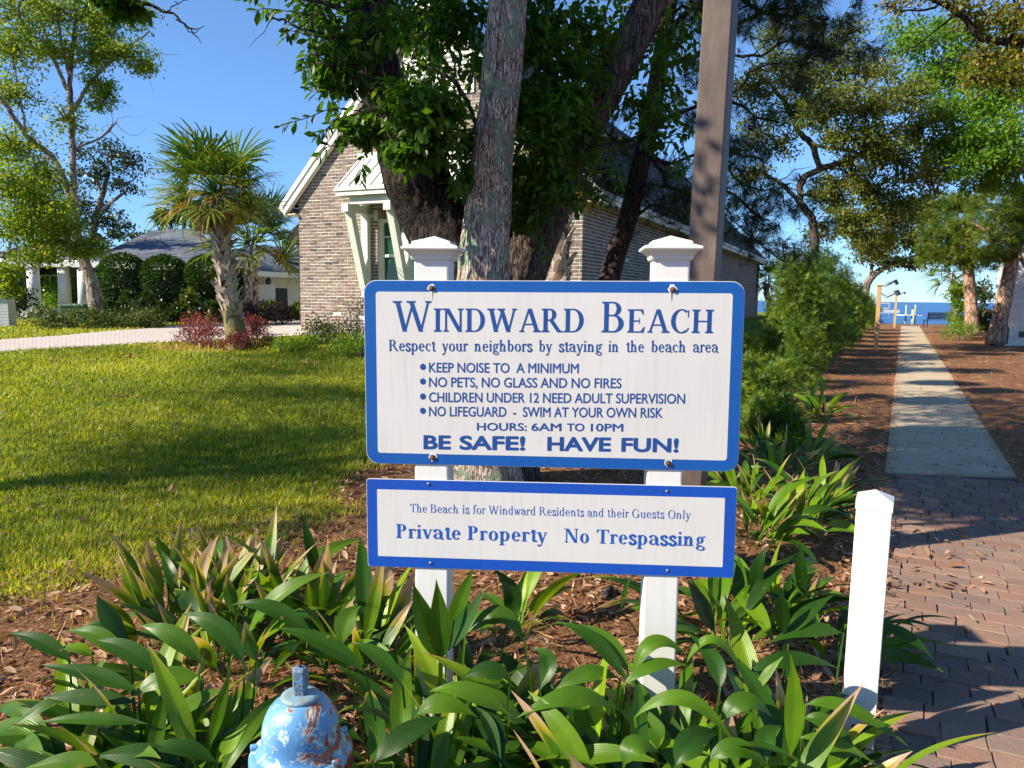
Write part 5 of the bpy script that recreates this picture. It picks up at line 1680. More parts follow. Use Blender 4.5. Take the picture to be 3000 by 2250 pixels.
# ---- left side trees
D = 21.0
tree('leaning_tree', 'tall yellow green tree with pale leaning trunk behind the drive', gbase(285, 925, D),
     [[(290,945,D,22),(268,830,D,18),(238,740,D,14),(222,640,D,11),(214,500,D,9),(211,350,D,8),(205,250,D,7),(215,120,D,5.5),(228,-30,D,4),(235,-200,D,3)],
      [(222,625,D,10),(185,520,D,9),(150,455,D,8),(80,400,D-1,7),(0,290,D-1.5,6),(-110,170,D-2,4)], [(240,665,D,7),(200,620,D,6),(150,605,D,4.5),(70,598,D-1,3)],
      [(211,330,D,7),(265,240,D,5),(350,160,D,3.5),(440,90,D,2)], [(209,290,D,6),(165,190,D,5),(120,60,D,4),(90,-60,D,3)], [(213,440,D,4),(300,400,D,3),(340,360,D,2)],
      [(205,230,D,5),(180,120,D,4),(150,-20,D,3)], [(80,400,D-1,4),(60,300,D-1,3),(40,180,D-1,2)], [(150,455,D,5),(90,520,D-1,4),(30,560,D-1,3)]],
     [(50,40,D-1,90,70),(170,30,D,90,50),(280,40,D,80,45,.7),(390,40,D,70,40,.5),(40,150,D-1,80,60),(150,150,D,70,50,.6),(280,170,D,60,40,.6),(360,150,D,70,30,.6),(420,190,D,50,25,.35),(290,250,D,45,30,.4),
      (300,300,D,40,30,.3),(40,280,D-1,70,50,.6),(40,430,D-1,80,60,1),(30,530,D-2,90,60,1.1),(120,520,D-1,70,50,.7),(110,610,D-2,90,50,1.1),(40,660,D-2,80,50,1),(190,650,D-1,70,40,.6),(170,710,D-1,90,40,1),
      (260,730,D-1,50,30,.5),(110,750,D-2,70,22,.6),(30,800,D-2,40,30,.5),(25,850,D-2,30,25,.3),(200,350,D,60,50,.3),(290,100,D,60,40,.5)],
     2500, .098, M['yellow_leaf'], M['bark_pale'], 41, sub=26, tight=.27)
D = 29.0
tree('oak_tree', 'dark brown-leaved oak behind the leaning tree over the white house', gbase(300, 880, D),
     [[(240,900,D,14),(265,760,D,12),(275,660,D,10),(300,570,D,8),(320,500,D,5)], [(265,740,D,8),(160,620,D,6),(60,560,D,4)], [(275,650,D,6),(330,590,D,5),(370,560,D,3)], [(300,570,D,4),(270,480,D,3)], [(300,400,D,3),(330,370,D,2),(345,350,D,1.5)]],
     [(330,460,D,60,45),(390,480,D,50,40,.8),(290,520,D,60,40),(370,540,D,55,30,.7),(250,600,D,60,40),(310,640,D,60,30,.9),(350,670,D,40,20,.5),(160,560,D,70,60,.9),(80,640,D,70,50,.8),(100,480,D,60,60,.5),(200,660,D,70,40,.8),(300,700,D,50,16,.4),(20,740,D,60,30,.5),(230,440,D,40,50,.4)],
     560, .15, M['dark_leaf'], M['bark_far'], 42, tight=.2)
tree('magnolia_tree', 'dark glossy magnolia crown rising behind the blue grey roof', gbase(540, 850, 46),
     [[(545,830,46,8),(545,720,46,7),(540,640,46,4)]], [(510,650,46,45,25),(560,625,46,40,30),(480,630,46,30,20,.5),(590,655,46,30,20,.6),(540,600,46,25,18,.4)], 700, .26, M['dark_leaf'], M['bark_far'], 43)
tree('far_tree', 'small grey green tree just above the left roof edge', gbase(395, 850, 60),
     [[(400,800,60,4),(400,700,60,2)]], [(385,692,60,28,14,.5),(430,690,60,20,8,.3),(340,690,60,25,12,.4)], 400, .3, M['dark_leaf'], M['bark_far'], 44)
# tree outside the frame at the left whose branch hangs into the picture and whose shade lies on the lawn
g = np.random.default_rng(45)
off = thing('oak_tree', 'oak whose dark branch tip hangs into the top left of the sky', 'tree', (-12.5, 2.5, 0))
mb = MB()
mb.tube([(-12.5,2.5,-.2),(-12.4,2.6,2.5),(-12.0,2.8,4.5),(-11.2,3.2,6.5),(-10.5,3.5,9)], [.20,.17,.15,.12,.07], 14)
to(mb.build('trunk', M['bark_mid'], off, True), off)
mb = MB()
mb.tube([(-12.0,2.8,4.5),(-9.5,4.2,5.2),(-7,5.6,5.3),(-5.2,6.6,4.9)], [.09,.07,.045,.02], 8)
for pix in ([(200,-60,6.6,9),(300,-15,6.6,7),(420,5,6.6,5),(505,45,6.6,3.5),(545,75,6.6,2.5),(590,125,6.6,1)], [(515,50,6.6,2.5),(560,85,6.6,2),(600,75,6.6,1)], [(490,30,6.6,2),(520,10,6.6,1.5),(548,-10,6.6,1)], [(540,72,6.6,2),(560,95,6.6,1.5),(585,90,6.6,1)]):
    limb(mb, pix, 5, 4, .01, g)
to(mb.build('branch', M['bark_dark'], off), off)
p1, d1, r1 = canopy([(345,10,6.6,40,22,1.4),(385,25,6.6,30,18,.8),(300,-15,6.6,60,25,1)], 260, g, 14, .25)
blob = [(-9.6,5.0,5.3,.9,1500),(-11.5,6.0,6.2,1.1,1300),(-8.5,4.0,4.8,.6,800),(-10.6,4.1,5.6,.7,1500),(-10.2,7.4,5.8,.8,1500),(-12.6,8.6,6.8,.9,1500),(-8.2,5.6,4.6,.5,700),(-14.0,9.6,8.0,.9,1400),(-12.0,7.0,6.4,.8,800),(-10.5,3.2,5.8,.8,600),(-12.8,4.5,6.5,1.2,900),(-9.0,6.6,6.0,.8,520),(-11.8,8.2,7.0,1.0,600),(-7.2,3.0,4.2,.5,200),(-13,1.5,7.5,1.6,1400),(-9.8,1.9,5.6,.55,250)]
Pp = np.concatenate([np.array([x, y, z]) + g.normal(0, 1, (n, 3))*rr*.62*np.array([1.3,.8,.6]) for x, y, z, rr, n in blob])
o = leaves('crown', M['oak_leaf'], off, np.concatenate([Pp, p1]), rdirs(g, len(Pp)+len(p1), (0,0,-.3)), .11, g, LEAF4); to(o, off)

# ---- right side trees
D = 24.0
tree('live_oak', 'twisted live oak with olive gold crown standing behind the hedge', gbase(2385, 930, D),
     [[(2395,960,D,16),(2392,800,D,13),(2388,720,D,11.5),(2378,640,D,11),(2340,592,D,10)], [(2345,600,D,9),(2350,530,D,10),(2400,497,D,9),(2520,455,D,7),(2600,400,D,5),(2680,330,D,3)],
      [(2400,497,D,8),(2380,425,D,9),(2340,385,D,8),(2310,320,D,7),(2260,250,D,5),(2200,200,D,3)], [(2380,425,D,5),(2480,440,D,5),(2570,460,D,4),(2660,450,D,2)], [(2340,590,D,7),(2290,540,D,6),(2220,500,D,4)],
      [(2310,320,D,6),(2400,250,D,5),(2470,150,D,3)], [(2520,455,D,5),(2560,360,D,4),(2590,260,D,3)], [(2340,385,D,5),(2350,290,D,4),(2340,180,D,3)]],
     [(2200,260,D,70,60,.7),(2280,200,D,70,50,.6),(2360,230,D-1,80,60,.9),(2440,200,D,80,70,.8),(2430,310,D-2,90,60,1),(2330,330,D,80,50,.7),(2530,320,D-2,90,70,1.1),(2540,210,D,70,60,.7),(2620,280,D-1,90,70,1),
      (2480,400,D-2,80,50,.7),(2570,420,D-2,70,50,.9),(2630,470,D-1,80,60,1),(2500,510,D,70,50,.7),(2560,560,D-1,70,50,.8),(2430,560,D,70,40,.9),(2640,600,D-1,70,50,.8),(2530,650,D-1,70,50,.9),(2460,640,D,70,45,.9),(2400,690,D+2,50,40,.35),(2560,720,D+3,60,40,.7),(2610,660,D+3,60,40,.7),
      (2220,400,D,60,60,.4),(2210,520,D,60,50,.4),(2290,420,D,50,50,.3),(2260,90,D,60,60,.3),(2480,100,D,60,50,.35),(2700,380,D,70,60,.8),(2720,520,D,60,50,.6),(2390,120,D,50,40,.2)],
     2100, .125, M['live_oak'], M['bark_mid'], 51, sub=24, tight=.22)
D = 38.0
tree('live_oak', 'low spreading oak limb arching over the near light post before the sea', gbase(2530, 900, D),
     [[(2520,930,D,14),(2535,850,D,12),(2555,810,D,10),(2600,780,D,7)], [(2560,800,D,6),(2620,770,D,5),(2690,745,D,3)], [(2550,810,D,5),(2560,740,D,4),(2600,690,D,2)]],
     [(2560,730,D,60,45),(2620,700,D,60,40),(2690,700,D,50,35,.8),(2600,765,D,50,22,.6),(2660,770,D,45,20,.6),(2530,690,D,50,40,.7),(2720,740,D,40,20,.4),(2690,640,D,50,40,.7),(2590,640,D,50,40,.7)],
     1000, .19, M['live_oak'], M['bark_far'], 52, tight=.24)
D = 25.0
tree('sunlit_tree', 'fresh green leafy tree filling the upper right above the pine', gbase(3080, 900, D),
     [[(3090,980,D,26),(3080,700,D,22),(3060,500,D,18),(3010,300,D,14),(2985,200,D,12)], [(3010,300,D,8),(2930,250,D,6),(2860,205,D,5),(2820,190,D,3)], [(3040,420,D,9),(2940,430,D,7),(2850,400,D,5),(2770,370,D,3)], [(2985,200,D,9),(2900,120,D,6),(2820,60,D,4)]],
     [(2700,130,D,80,60,.7),(2790,90,D,80,60,.9),(2760,210,D,90,60,1),(2860,180,D,80,60,1.1),(2850,290,D-1,90,60,1.2),(2750,310,D-1,80,60,.9),(2930,280,D-1,80,70,1.2),(2960,380,D-2,80,70,1.2),(2870,390,D-2,80,60,1.1),(2790,400,D-1,80,50,.9),
      (2920,470,D-2,80,50,1.1),(2840,480,D-2,70,45,.9),(2980,500,D-2,60,50,.8),(2760,470,D-1,60,50,.6),(2980,130,D,60,80,.8),(2640,100,D+1,60,50,.4),(2900,540,D-1,90,30,.7),(2700,250,D,60,60,.6)],
     1500, .15, M['bright_leaf'], M['bark_pale'], 53, sub=20, tight=.24)
D = 11.0
tree('golden_oak', 'golden leaved oak branch overhanging the top right corner', gbase(3400, 900, D),
     [[(3420,1150,D,50),(3380,500,D,45),(3300,200,D,38),(3200,0,D,30)], [(3200,150,D,16),(3000,125,D,11),(2880,115,D,9),(2830,60,D,8),(2760,10,D,7),(2660,-30,D,5)], [(2760,10,D,4),(2700,30,D,3),(2620,30,D,2)], [(2950,125,D,5),(2990,60,D,4),(2960,-20,D,3)], [(2860,100,D,4),(2870,180,D,3),(2900,240,D,2)]],
     [(2880,40,D,70,45,1),(2960,60,D,60,50,1.1),(2990,150,D,50,50,1),(2900,170,D,60,45,.9),(2960,230,D,50,40,.8),(2800,10,D,60,30,.6),(2700,-10,D,60,25,.35),(2620,20,D,50,25,.25),(2990,0,D,60,50,.8),(2860,230,D,50,30,.4)],
     560, .075, M['gold_leaf'], M['bark_dark'], 54, sub=18, tight=.26)
# pine at the lower right
g = np.random.default_rng(55)
D = 30.0
def pine_b(label, base, trunkpix, limbs, clusters, n, size, seed, bark):
    rg = np.random.default_rng(seed)
    root = thing('pine_tree', label, 'tree', base)
    tr = MB(); limb(tr, trunkpix, 16, 6, .01, rg); to(tr.build('trunk', bark, root, True), root)
    br = MB()
    for l_ in limbs: sprouts(br, limb(br, l_, 6, 5, .02, rg), rg, 5, .8, .012)
    p, d, r = canopy(clusters, n, rg, 16, .3, (0, 0, .5), 1.0, br, .012)
    to(br.build('branch', bark, root), root)
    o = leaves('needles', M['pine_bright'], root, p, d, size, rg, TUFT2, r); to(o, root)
TV, TF = [], []
for k in range(12):
    th = tg.uniform(0, 2*math.pi); a = tg.uniform(.1, 1.0)
    d = np.array([math.sin(a)*math.cos(th), math.cos(a), math.sin(a)*math.sin(th)]); sd = np.cross(d, [.3,.2,1]); sd = sd/np.linalg.norm(sd)*.035
    i = len(TV); TV += [tuple(-sd), tuple(sd), tuple(d*tg.uniform(.7,1.1))]; TF.append((i, i+1, i+2))
TUFT2 = (TV, TF)
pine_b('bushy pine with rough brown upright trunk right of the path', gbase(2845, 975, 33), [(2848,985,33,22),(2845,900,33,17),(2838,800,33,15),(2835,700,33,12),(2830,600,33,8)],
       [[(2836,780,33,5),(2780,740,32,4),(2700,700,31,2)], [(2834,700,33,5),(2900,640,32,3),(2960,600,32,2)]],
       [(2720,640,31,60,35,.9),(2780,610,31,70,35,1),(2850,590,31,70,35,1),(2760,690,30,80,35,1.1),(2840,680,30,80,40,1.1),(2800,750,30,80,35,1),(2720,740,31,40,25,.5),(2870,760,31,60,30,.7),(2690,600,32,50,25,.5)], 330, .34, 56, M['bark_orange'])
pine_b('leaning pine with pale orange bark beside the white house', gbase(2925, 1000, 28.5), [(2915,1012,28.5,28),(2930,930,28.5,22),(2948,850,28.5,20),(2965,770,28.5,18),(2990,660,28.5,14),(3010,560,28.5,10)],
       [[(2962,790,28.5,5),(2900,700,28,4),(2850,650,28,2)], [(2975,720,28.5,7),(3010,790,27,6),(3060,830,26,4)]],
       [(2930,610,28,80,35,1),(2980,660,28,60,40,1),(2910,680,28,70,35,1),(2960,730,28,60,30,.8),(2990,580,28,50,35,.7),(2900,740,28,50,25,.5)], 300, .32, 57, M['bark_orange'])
tree('creeper_column', 'column of bright leafy creeper standing left of the upright pine', gbase(2800, 955, 34), [[(2800,960,34,6),(2800,850,34,4)]],
     [(2800,850,34,28,30),(2802,900,34,28,30),(2805,935,34,30,22)], 900, .13, M['lime_leaf'], M['bark_far'], 58, cat='creeper')
tree('vine_thicket', 'brown and green vine thicket between the two right pines', gbase(2880, 960, 35), [[(2880,970,35,6),(2880,850,35,4)]],
     [(2880,850,35,35,40),(2890,910,35,40,35),(2870,950,35,30,20),(2830,880,35.5,16,50,.6)], 700, .16, M['dark_leaf'], M['bark_far'], 59, cat='thicket')

# ---- palms
def fan(name, mtl, pet, L, n, fold, droop, span, seed, width=.038):
    rg = np.random.default_rng(seed)
    mb = MB()
    mb.tube([(0,0,0),(0,pet*.5,.02),(0,pet,.0)], [.02,.014,.01], 5, .3, False)
    for k in range(n):
        a = R(-span + 2*span*k/(n-1)) + rg.normal(0, .03)
        l = L * (.72 + .28*math.cos(a*.8)) * rg.uniform(.85, 1.08)
        d = Vector((math.sin(a), math.cos(a), abs(math.sin(a))*fold))
        d.normalize()
        s_ = Vector((math.cos(a), -math.sin(a), 0))*width*.5
        z = Vector((0, 0, 1))
        o = Vector((0, pet, 0))
        w1, w2 = 1.0, .55
        dr = droop*rg.uniform(.6, 1.4)
        p0 = o + d*.02; p1 = o + d*l*.5 - z*dr*.12; p2 = o + d*l*.82 - z*dr*.42; p3 = o + d*l*(1 - .18*dr) - z*dr*.80
        r = rg.random()
        vs = [p0 - s_*.4, p0 + s_*.4, p1 - s_*w1, p1 + s_*w1, p2 - s_*w2, p2 + s_*w2, p3]
        mb.add(vs, [(0,1,3,2),(2,3,5,4),(4,5,6)], float(r))
    me = mb.mesh(name); me.materials.append(mtl); return me
FG = [fan('frond', M['palm_green'], .58, .82, 27, .5, dr, 125, 100+i) for i, dr in enumerate((.12,.2,.3,.4,.25,.5))]
FY = [fan('frond', M['palm_yellow'], .5, .62, 30, .7, dr, 120, 120+i) for i, dr in enumerate((.25,.4,.5))]
FB_ = [fan('frond', M['palm_brown'], .30, .34, 30, 1.3, dr, 70, 140+i, .026) for i, dr in enumerate((.9,1.1))]
bo = MB()
# one boot: a split leaf base curving out from the trunk
for (y0, z0, w0), (y1, z1, w1) in (((.0,.0,.105),(-.022,.10,.088)),((-.022,.10,.088),(-.045,.20,.055)),((-.045,.20,.055),(-.095,.30,.036))):
    th = .018
    bo.add([(-w0,y0,z0),(w0,y0,z0),(w1,y1,z1),(-w1,y1,z1),(-w0*.8,y0+th,z0),(w0*.8,y0+th,z0),(w1*.8,y1+th,z1),(-w1*.8,y1+th,z1)],
           [(0,1,2,3),(7,6,5,4),(0,3,7,4),(1,5,6,2),(3,2,6,7)])
boot_me = bo.mesh('boot'); boot_me.materials.append(M['boot'])
def palm(label, base, trunkpix, crown_px, scale, fr, seed, boots=60, bz=(0, 1), name='cabbage_palm', group='cabbage palms', bsc=.9, basepix=None):
    rg = np.random.default_rng(seed)
    root = thing(name, label, 'palm', base, 0, group)
    mb = MB(); sp = limb(mb, trunkpix, 18, 8)
    rad = [w*d/FPX for a, b, d, w in trunkpix]
    to(mb.build('trunk', M['palm_core'] if boots else M['boot'], root, True), root)
    if basepix:
        mb = MB(); limb(mb, basepix, 18, 6); to(mb.build('trunk_base', M['palm_base'], root, True), root)
    zs = [p.z for p in sp]
    def along(t):
        f = t*(len(sp)-1); i = min(int(f), len(sp)-2); return sp[i].lerp(sp[i+1], f-i)
    for k in range(boots):
        t = bz[0] + (bz[1]-bz[0])*(k/(max(1, boots-1)))
        c = along(t); r0 = rad[0] + (rad[-1]-rad[0])*t
        for s_ in (0,):
            a = k*2.399
            o = link('boot', boot_me, None, root)
            o.matrix_parent_inverse = Matrix.Translation(root.location).inverted()
            q = rg.uniform(.85, 1.15)*bsc
            o.location = c + Vector((math.cos(a), math.sin(a), 0))*(r0*.93) - Vector((0,0,.1))
            o.rotation_euler = (R(rg.normal(2, 5)), R(rg.normal(0, 18)), a + R(90) + rg.normal(0, .1))
            o.scale = (q, q*1.1, q)
    top = at(*crown_px)
    i = 0
    for kind, cnt, lo, hi_ in fr:
        for k in range(cnt):
            a = i*2.399 + rg.normal(0, .25); i += 1
            e = lo + (hi_-lo)*(k+.5)/cnt + rg.normal(0, 6)
            me = {'g': FG, 'y': FY, 'b': FB_}[kind][int(rg.integers(0, {'g': 6, 'y': 3, 'b': 2}[kind]))]
            o = link('frond', me, None, root)
            o.matrix_parent_inverse = Matrix.Translation(root.location).inverted()
            o.location = top + Vector((math.cos(a), math.sin(a), 0))*.06*scale - Vector((0, 0, .12*(1 - e/90)))
            o.rotation_euler = (Matrix.Rotation(a - R(90), 3, 'Z') @ Matrix.Rotation(R(e), 3, 'X') @ Matrix.Rotation(rg.normal(0, .3), 3, 'Y')).to_euler()
            q = scale*rg.uniform(.88, 1.12); o.scale = (q, q, q)
    return root
D = 14.6
palm('tall cabbage palm with criss-cross boots rising from the red shrubs', gbase(690, 1000, D), [(702,1030,D,30),(692,985,D,26),(676,900,D,22),(662,800,D,21),(650,720,D,19),(640,640,D,15),(634,585,D,12)], (634, 548, D), 1.04,
     [('g', 32, -28, 60), ('y', 8, -36, 12), ('b', 7, -72, -45)], 61, 120, (.27, .97), bsc=.84, basepix=[(704,1035,D,40),(694,990,D,33),(684,940,D,28),(675,890,D,25)])
D = 22.5
palm('shorter cabbage palm standing behind the tall one by the drive', gbase(740, 930, D), [(742,950,D,17),(738,880,D,17),(735,820,D,16),(735,755,D,13)], (738, 700, D), 1.45,
     [('g', 26, -30, 75), ('y', 2, -40, -20)], 62, 80, (.1, .95), bsc=.8)
D = 12.5
palm('slim palm with peeling boots against the brick house corner', gbase(1640, 900, D), [(1630,960,D,22),(1640,820,D,21),(1650,680,D,20),(1655,560,D,16),(1650,500,D,12)], (1648, 480, D), .80,
     [('g', 14, -10, 70), ('y', 6, -50, -10), ('b', 10, -85, -55)], 63, 90, (.1, .95), bsc=.8)
D = 41.0
palm('small cabbage palm near the water right of the brick house', gbase(2258, 935, D), [(2262,950,D,10),(2256,900,D,8),(2246,850,D,7),(2246,830,D,5)], (2248, 818, D), 1.0,
     [('g', 14, -25, 75), ('y', 7, -40, 10)], 64, 26, (.2, .95))
D = 36.0
palm('half hidden palm drooping over the bench behind the creeper', gbase(2800, 940, D), [(2800,960,D,9),(2795,860,D,8),(2790,800,D,6)], (2788, 790, D), 1.25, [('g', 14, -55, 40)], 65, 0)

# ---- hedge along the path
def shrub(name, label, base, h, rx, n, size, leafm, seed, tpl=LEAF4, group=None, cat='shrub', flat=.0, stems=8, up=.5, sub=26, ry=None, tight=.16):
    rg = np.random.default_rng(seed)
    root = thing(name, label, cat, base, 0, group)
    ry = ry or rx
    ns = sub
    u = rdirs(rg, ns); u[:, 2] = np.abs(u[:, 2])
    u = u * (rg.random((ns, 1))**.35)
    ctr = u * np.array([rx*.85, ry*.85, h*.80]) + np.array([0, 0, h*.10])
    w = rg.integers(0, ns, n)
    sg = tight*(rx+h)/2
    P = ctr[w] + rg.normal(0, 1, (n, 3))*sg*np.array([1, 1, .9]); P[:, 2] = np.abs(P[:, 2]) + .01
    tone = rg.random(ns)*.45
    d = rdirs(rg, n, (0, 0, up), .7)
    o = leaves('foliage', leafm, root, P, d, size, rg, tpl, np.clip(tone[w] + rg.random(n)*.6, 0, 1))
    mb = MB()
    for c in ctr[:stems]:
        b = Vector((c[0]*.25, c[1]*.25, -.05)); t = Vector(c)
        mb.tube([b, b.lerp(t, .5) + Vector((0, 0, h*.08)), t], [.012+.004*h, .009, .004], 5, cap=False)
    mb.build('stem', M['bark_far'], root)
    return root
hl = ['first tall hedge yew, nearest the sign, bright needle foliage', 'second tall hedge yew from the sign', 'third tall hedge yew from the sign', 'fourth tall hedge yew from the sign', 'fifth tall hedge yew from the sign',
      'sixth tall hedge yew from the sign', 'seventh tall hedge yew, before the near light post', 'eighth tall hedge yew beyond the near light post', 'ninth tall hedge yew toward the pier', 'last tall hedge yew nearest the sea']
SPRAY_V, SPRAY_F = [], []
for k in range(9):
    a = -.9 + 1.8*k/8; b = tg.uniform(-.4, .4)
    d = np.array([math.sin(a), math.cos(a), b]); i = len(SPRAY_V); o_ = np.array([0, .3*k/8, 0]); sd = np.array([math.cos(a), -math.sin(a), .2])*.035
    SPRAY_V += [tuple(o_ - sd*.3), tuple(o_ + d*.4 + sd), tuple(o_ + d*.4 - sd), tuple(o_ + d*.8)]
    SPRAY_F += [(i, i+1, i+2), (i+2, i+1, i+3)]
SPRAY = (SPRAY_V, SPRAY_F)
for i, (y, h, rx) in enumerate(((16.4,2.9,.72),(18.0,3.25,.80),(19.8,3.3,.85),(21.9,3.2,.9),(23.6,2.5,.95),(26.4,2.45,1.0),(29.6,2.4,1.0),(33.4,2.4,1.1),(37.6,2.3,1.1),(42,2.2,1.1))):
    s_ = 1.95 + .1*math.sin(i*2.1)
    x = path_left(y) - s_*1.12
    shrub('yew_shrub', hl[i], (x, y, gh(x, y)), h, rx, 6500 if i < 4 else 2600, .115 if i < 4 else .17, M['hedge_leaf'], 200+i, SPRAY, 'yew hedge along the path', sub=70, stems=10, tight=.075, up=.7)
for i, (px, py, h, rx, lab) in enumerate(((2390,1090,1.7,.5,'mid-height loose yew shrub in front of the tall hedge'),(2330,1170,1.3,.55,'low loose yew shrub beside the mulch left of the path'),
                                          (2260,1130,1.15,.5,'feathery young yew shrub with one tall shoot behind the low ones'),(2205,1240,.85,.50,'low yew shrub touching the right edge of the sign'),(2250,1310,.62,.42,'smallest yew shrub at the front of the hedge'),(2190,1120,.9,.6,'low yew shrub half hidden behind the sign'))):
    b = ground_at(px, py)
    shrub('yew_shrub', lab, b, h, rx, 2300, .10, M['hedge_leaf'], 230+i, SPRAY, 'yew hedge along the path', sub=34, stems=14, tight=.095, up=1.1)
# ---- shrubs on the left
D = 14.4
for i, (px, py, h, rx, lab) in enumerate(((560,1010,.58,.42,'leftmost red leaved shrub at the foot of the tall palm'),(620,1020,.52,.40,'red leaved shrub just left of the palm trunk'),(700,1030,.42,.34,'small red leaved shrub in front of the palm trunk'),
                                          (760,1020,.55,.34,'rightmost red leaved shrub right of the palm trunk'),(590,985,.58,.45,'red leaved shrub behind the left red ones'),(740,985,.5,.4,'red leaved shrub behind the right one'))):
    b = ground_at(px, py)
    shrub('red_shrub', lab, b, h, rx, 900, .05, M['red_leaf'], 300+i, LEAF4, 'red shrubs around the palm', sub=30, up=.6, tight=.13)
for i, (px, py, h, rx, m_, lab) in enumerate(((840,1035,.28,.35,'lime_leaf','low lime green plant left in the bed before the brick house'),(900,1030,.32,.35,'lime_leaf','low lime green plant below the brick house corner'),(930,1010,.75,.35,'shrub_leaf','yellow green shrub at the left corner of the brick house'),
                                              (1010,1045,.45,.35,'lime_leaf','bright green plant next to the left edge of the sign'),(1040,1000,.95,.40,'shrub_leaf','tall loose shrub half behind the sign against the brick'),(1065,1050,.5,.3,'lime_leaf','lime green plant touching the sign edge'),(970,1000,.5,.35,'shrub_leaf','mottled shrub between the two taller ones by the brick'),(800,1020,.22,.3,'lime_leaf','tiny green plant beside the red shrubs'))):
    b = ground_at(px, py)
    shrub('garden_shrub', lab, b, h, rx, 620, .06, M[m_], 320+i, LEAF4, 'shrubs in front of the brick house', sub=24, up=.7, tight=.15)
for i, (px, py, d_, h, rx, lab) in enumerate(((150,955,18.6,.62,.62,'rounded low hedge bush left of the cable pedestal'),(255,958,18.6,.58,.65,'rounded low hedge bush right of the cable pedestal'),(395,950,19.3,.72,.75,'wide low bush before the topiary row'),
                                              (330,940,19.8,.45,.45,'small low bush at the leaning tree foot'),(440,950,19.5,.5,.5,'small bush right of the wide low bush'))):
    v = at(px, py, d_); shrub('low_bush', lab, (v.x, v.y, gh(v.x, v.y)), h, rx, 1400, .075, M['shrub_leaf'], 340+i, LEAF4, 'low bushes along the far side of the drive', sub=30, tight=.12)
for i, (px, d_, h, rx, lab) in enumerate(((367,25,2.15,.80,'leftmost clipped round tree before the white house'),(488,25,2.1,.80,'middle clipped round tree before the white house'),(610,25,2.1,.7,'clipped round tree behind the tall palm trunk'),(690,26,1.75,.6,'small clipped round tree right of the tall palm'))):
    v = at(px, 900, d_); z0 = gh(v.x, v.y)
    rg = np.random.default_rng(360+i)
    root = thing('topiary_tree', lab, 'tree', (v.x, v.y, z0), 0, 'clipped round trees')
    n = 9500; u = rdirs(rg, n); P = u*np.array([rx, rx, rx*.98])*(.80+.20*rg.random((n,1))**.6)
    P[:, 2] = np.where(P[:, 2] < 0, P[:, 2]*1.15, P[:, 2]) + h - rx
    leaves('crown', M['topiary'], root, P, u + rg.normal(0, .6, (n, 3)), .10, rg, LEAF4)
    mb = MB(); mb.tube([(0,0,-.1),(.04,0,h*.4),(0,0,h*.7)], .06, 8); mb.build('trunk', M['bark_far'], root)
for i, (px, top, d_) in enumerate(((345,880,23.5),(415,845,23.5),(470,850,23.2),(530,830,23),(560,800,23),(600,850,23),(320,860,23.5),(645,835,22.5),(700,830,22.5),(785,845,25),(800,850,25.5),(830,870,26),(868,850,26),(440,800,24),(380,800,24),(512,880,22.8),(575,880,22.6))):
    v = at(px, 930, d_); z0 = gh(v.x, v.y); h = (EYE + (852-top)/FPX*d_ - z0)*.74
    names = ['upright podocarpus left of the first round tree','upright podocarpus under the first round tree','upright podocarpus left of the middle round tree','upright podocarpus right of the middle round tree','tallest upright podocarpus left of the tall palm','upright podocarpus close behind the palm trunk, left side',
             'shaded upright podocarpus by the leaning tree','upright podocarpus right of the tall palm trunk','upright podocarpus just left of the short palm','upright podocarpus right of the short palm','upright podocarpus before the dark garage opening','upright podocarpus right of the garage opening','upright podocarpus next to the brick house edge','upright podocarpus between the first two round trees','upright podocarpus in front of the first round tree','short dark podocarpus low behind the red shrubs','short podocarpus left of the palm base']
    shrub('podocarpus', names[i], (v.x, v.y, z0), h, .36, 1300, .13, M['shrub_leaf'] if i in (7,8,9,10,11,12,4) else M['dark_leaf'], 380+i, LEAF4, 'upright podocarpus in a row before the white house', sub=26, up=1.2, tight=.10, stems=4)
for i, (px, lab) in enumerate(((700,'plum coloured hedge bush at the foot of the short palm'),(760,'plum coloured hedge bush right of the short palm'),(810,'plum coloured hedge bush nearest the brick house'))):
    v = at(px, 930, 22); shrub('plum_bush', lab, (v.x, v.y, gh(v.x, v.y)), .75, .62, 1200, .07, M['plum_leaf'], 400+i, LEAF4, 'plum coloured hedge bushes', tight=.12)
v = at(35, 900, 25); shrub('porch_tree', 'dark rounded tree in front of the left porch wall', (v.x, v.y, gh(v.x, v.y)), 2.0, .8, 1800, .13, M['dark_leaf'], 420, LEAF4, None, 'tree')
v = at(165, 900, 30); shrub('porch_shrub', 'green shrub inside the porch between the columns', (v.x, v.y, gh(v.x, v.y)), 1.6, .6, 1200, .13, M['bright_leaf'], 421, LEAF4)
v = at(222, 900, 31); shrub('porch_shrub', 'green shrub between the second and third porch column', (v.x, v.y, gh(v.x, v.y)), 2.0, .6, 1200, .13, M['bright_leaf'], 422, LEAF4)
v = at(2800, 975, 32); 
SW_V = [(-.03,0,0),(.03,0,0),(0,1,.0)]
shrub('spiky_plant', 'low spiky green plant right of the bench', (v.x, v.y, gh(v.x, v.y)), .75, .9, 420, .45, M['lime_leaf'], 423, (SW_V, [(0,1,2)]), None, 'plant', up=1.0, sub=14)
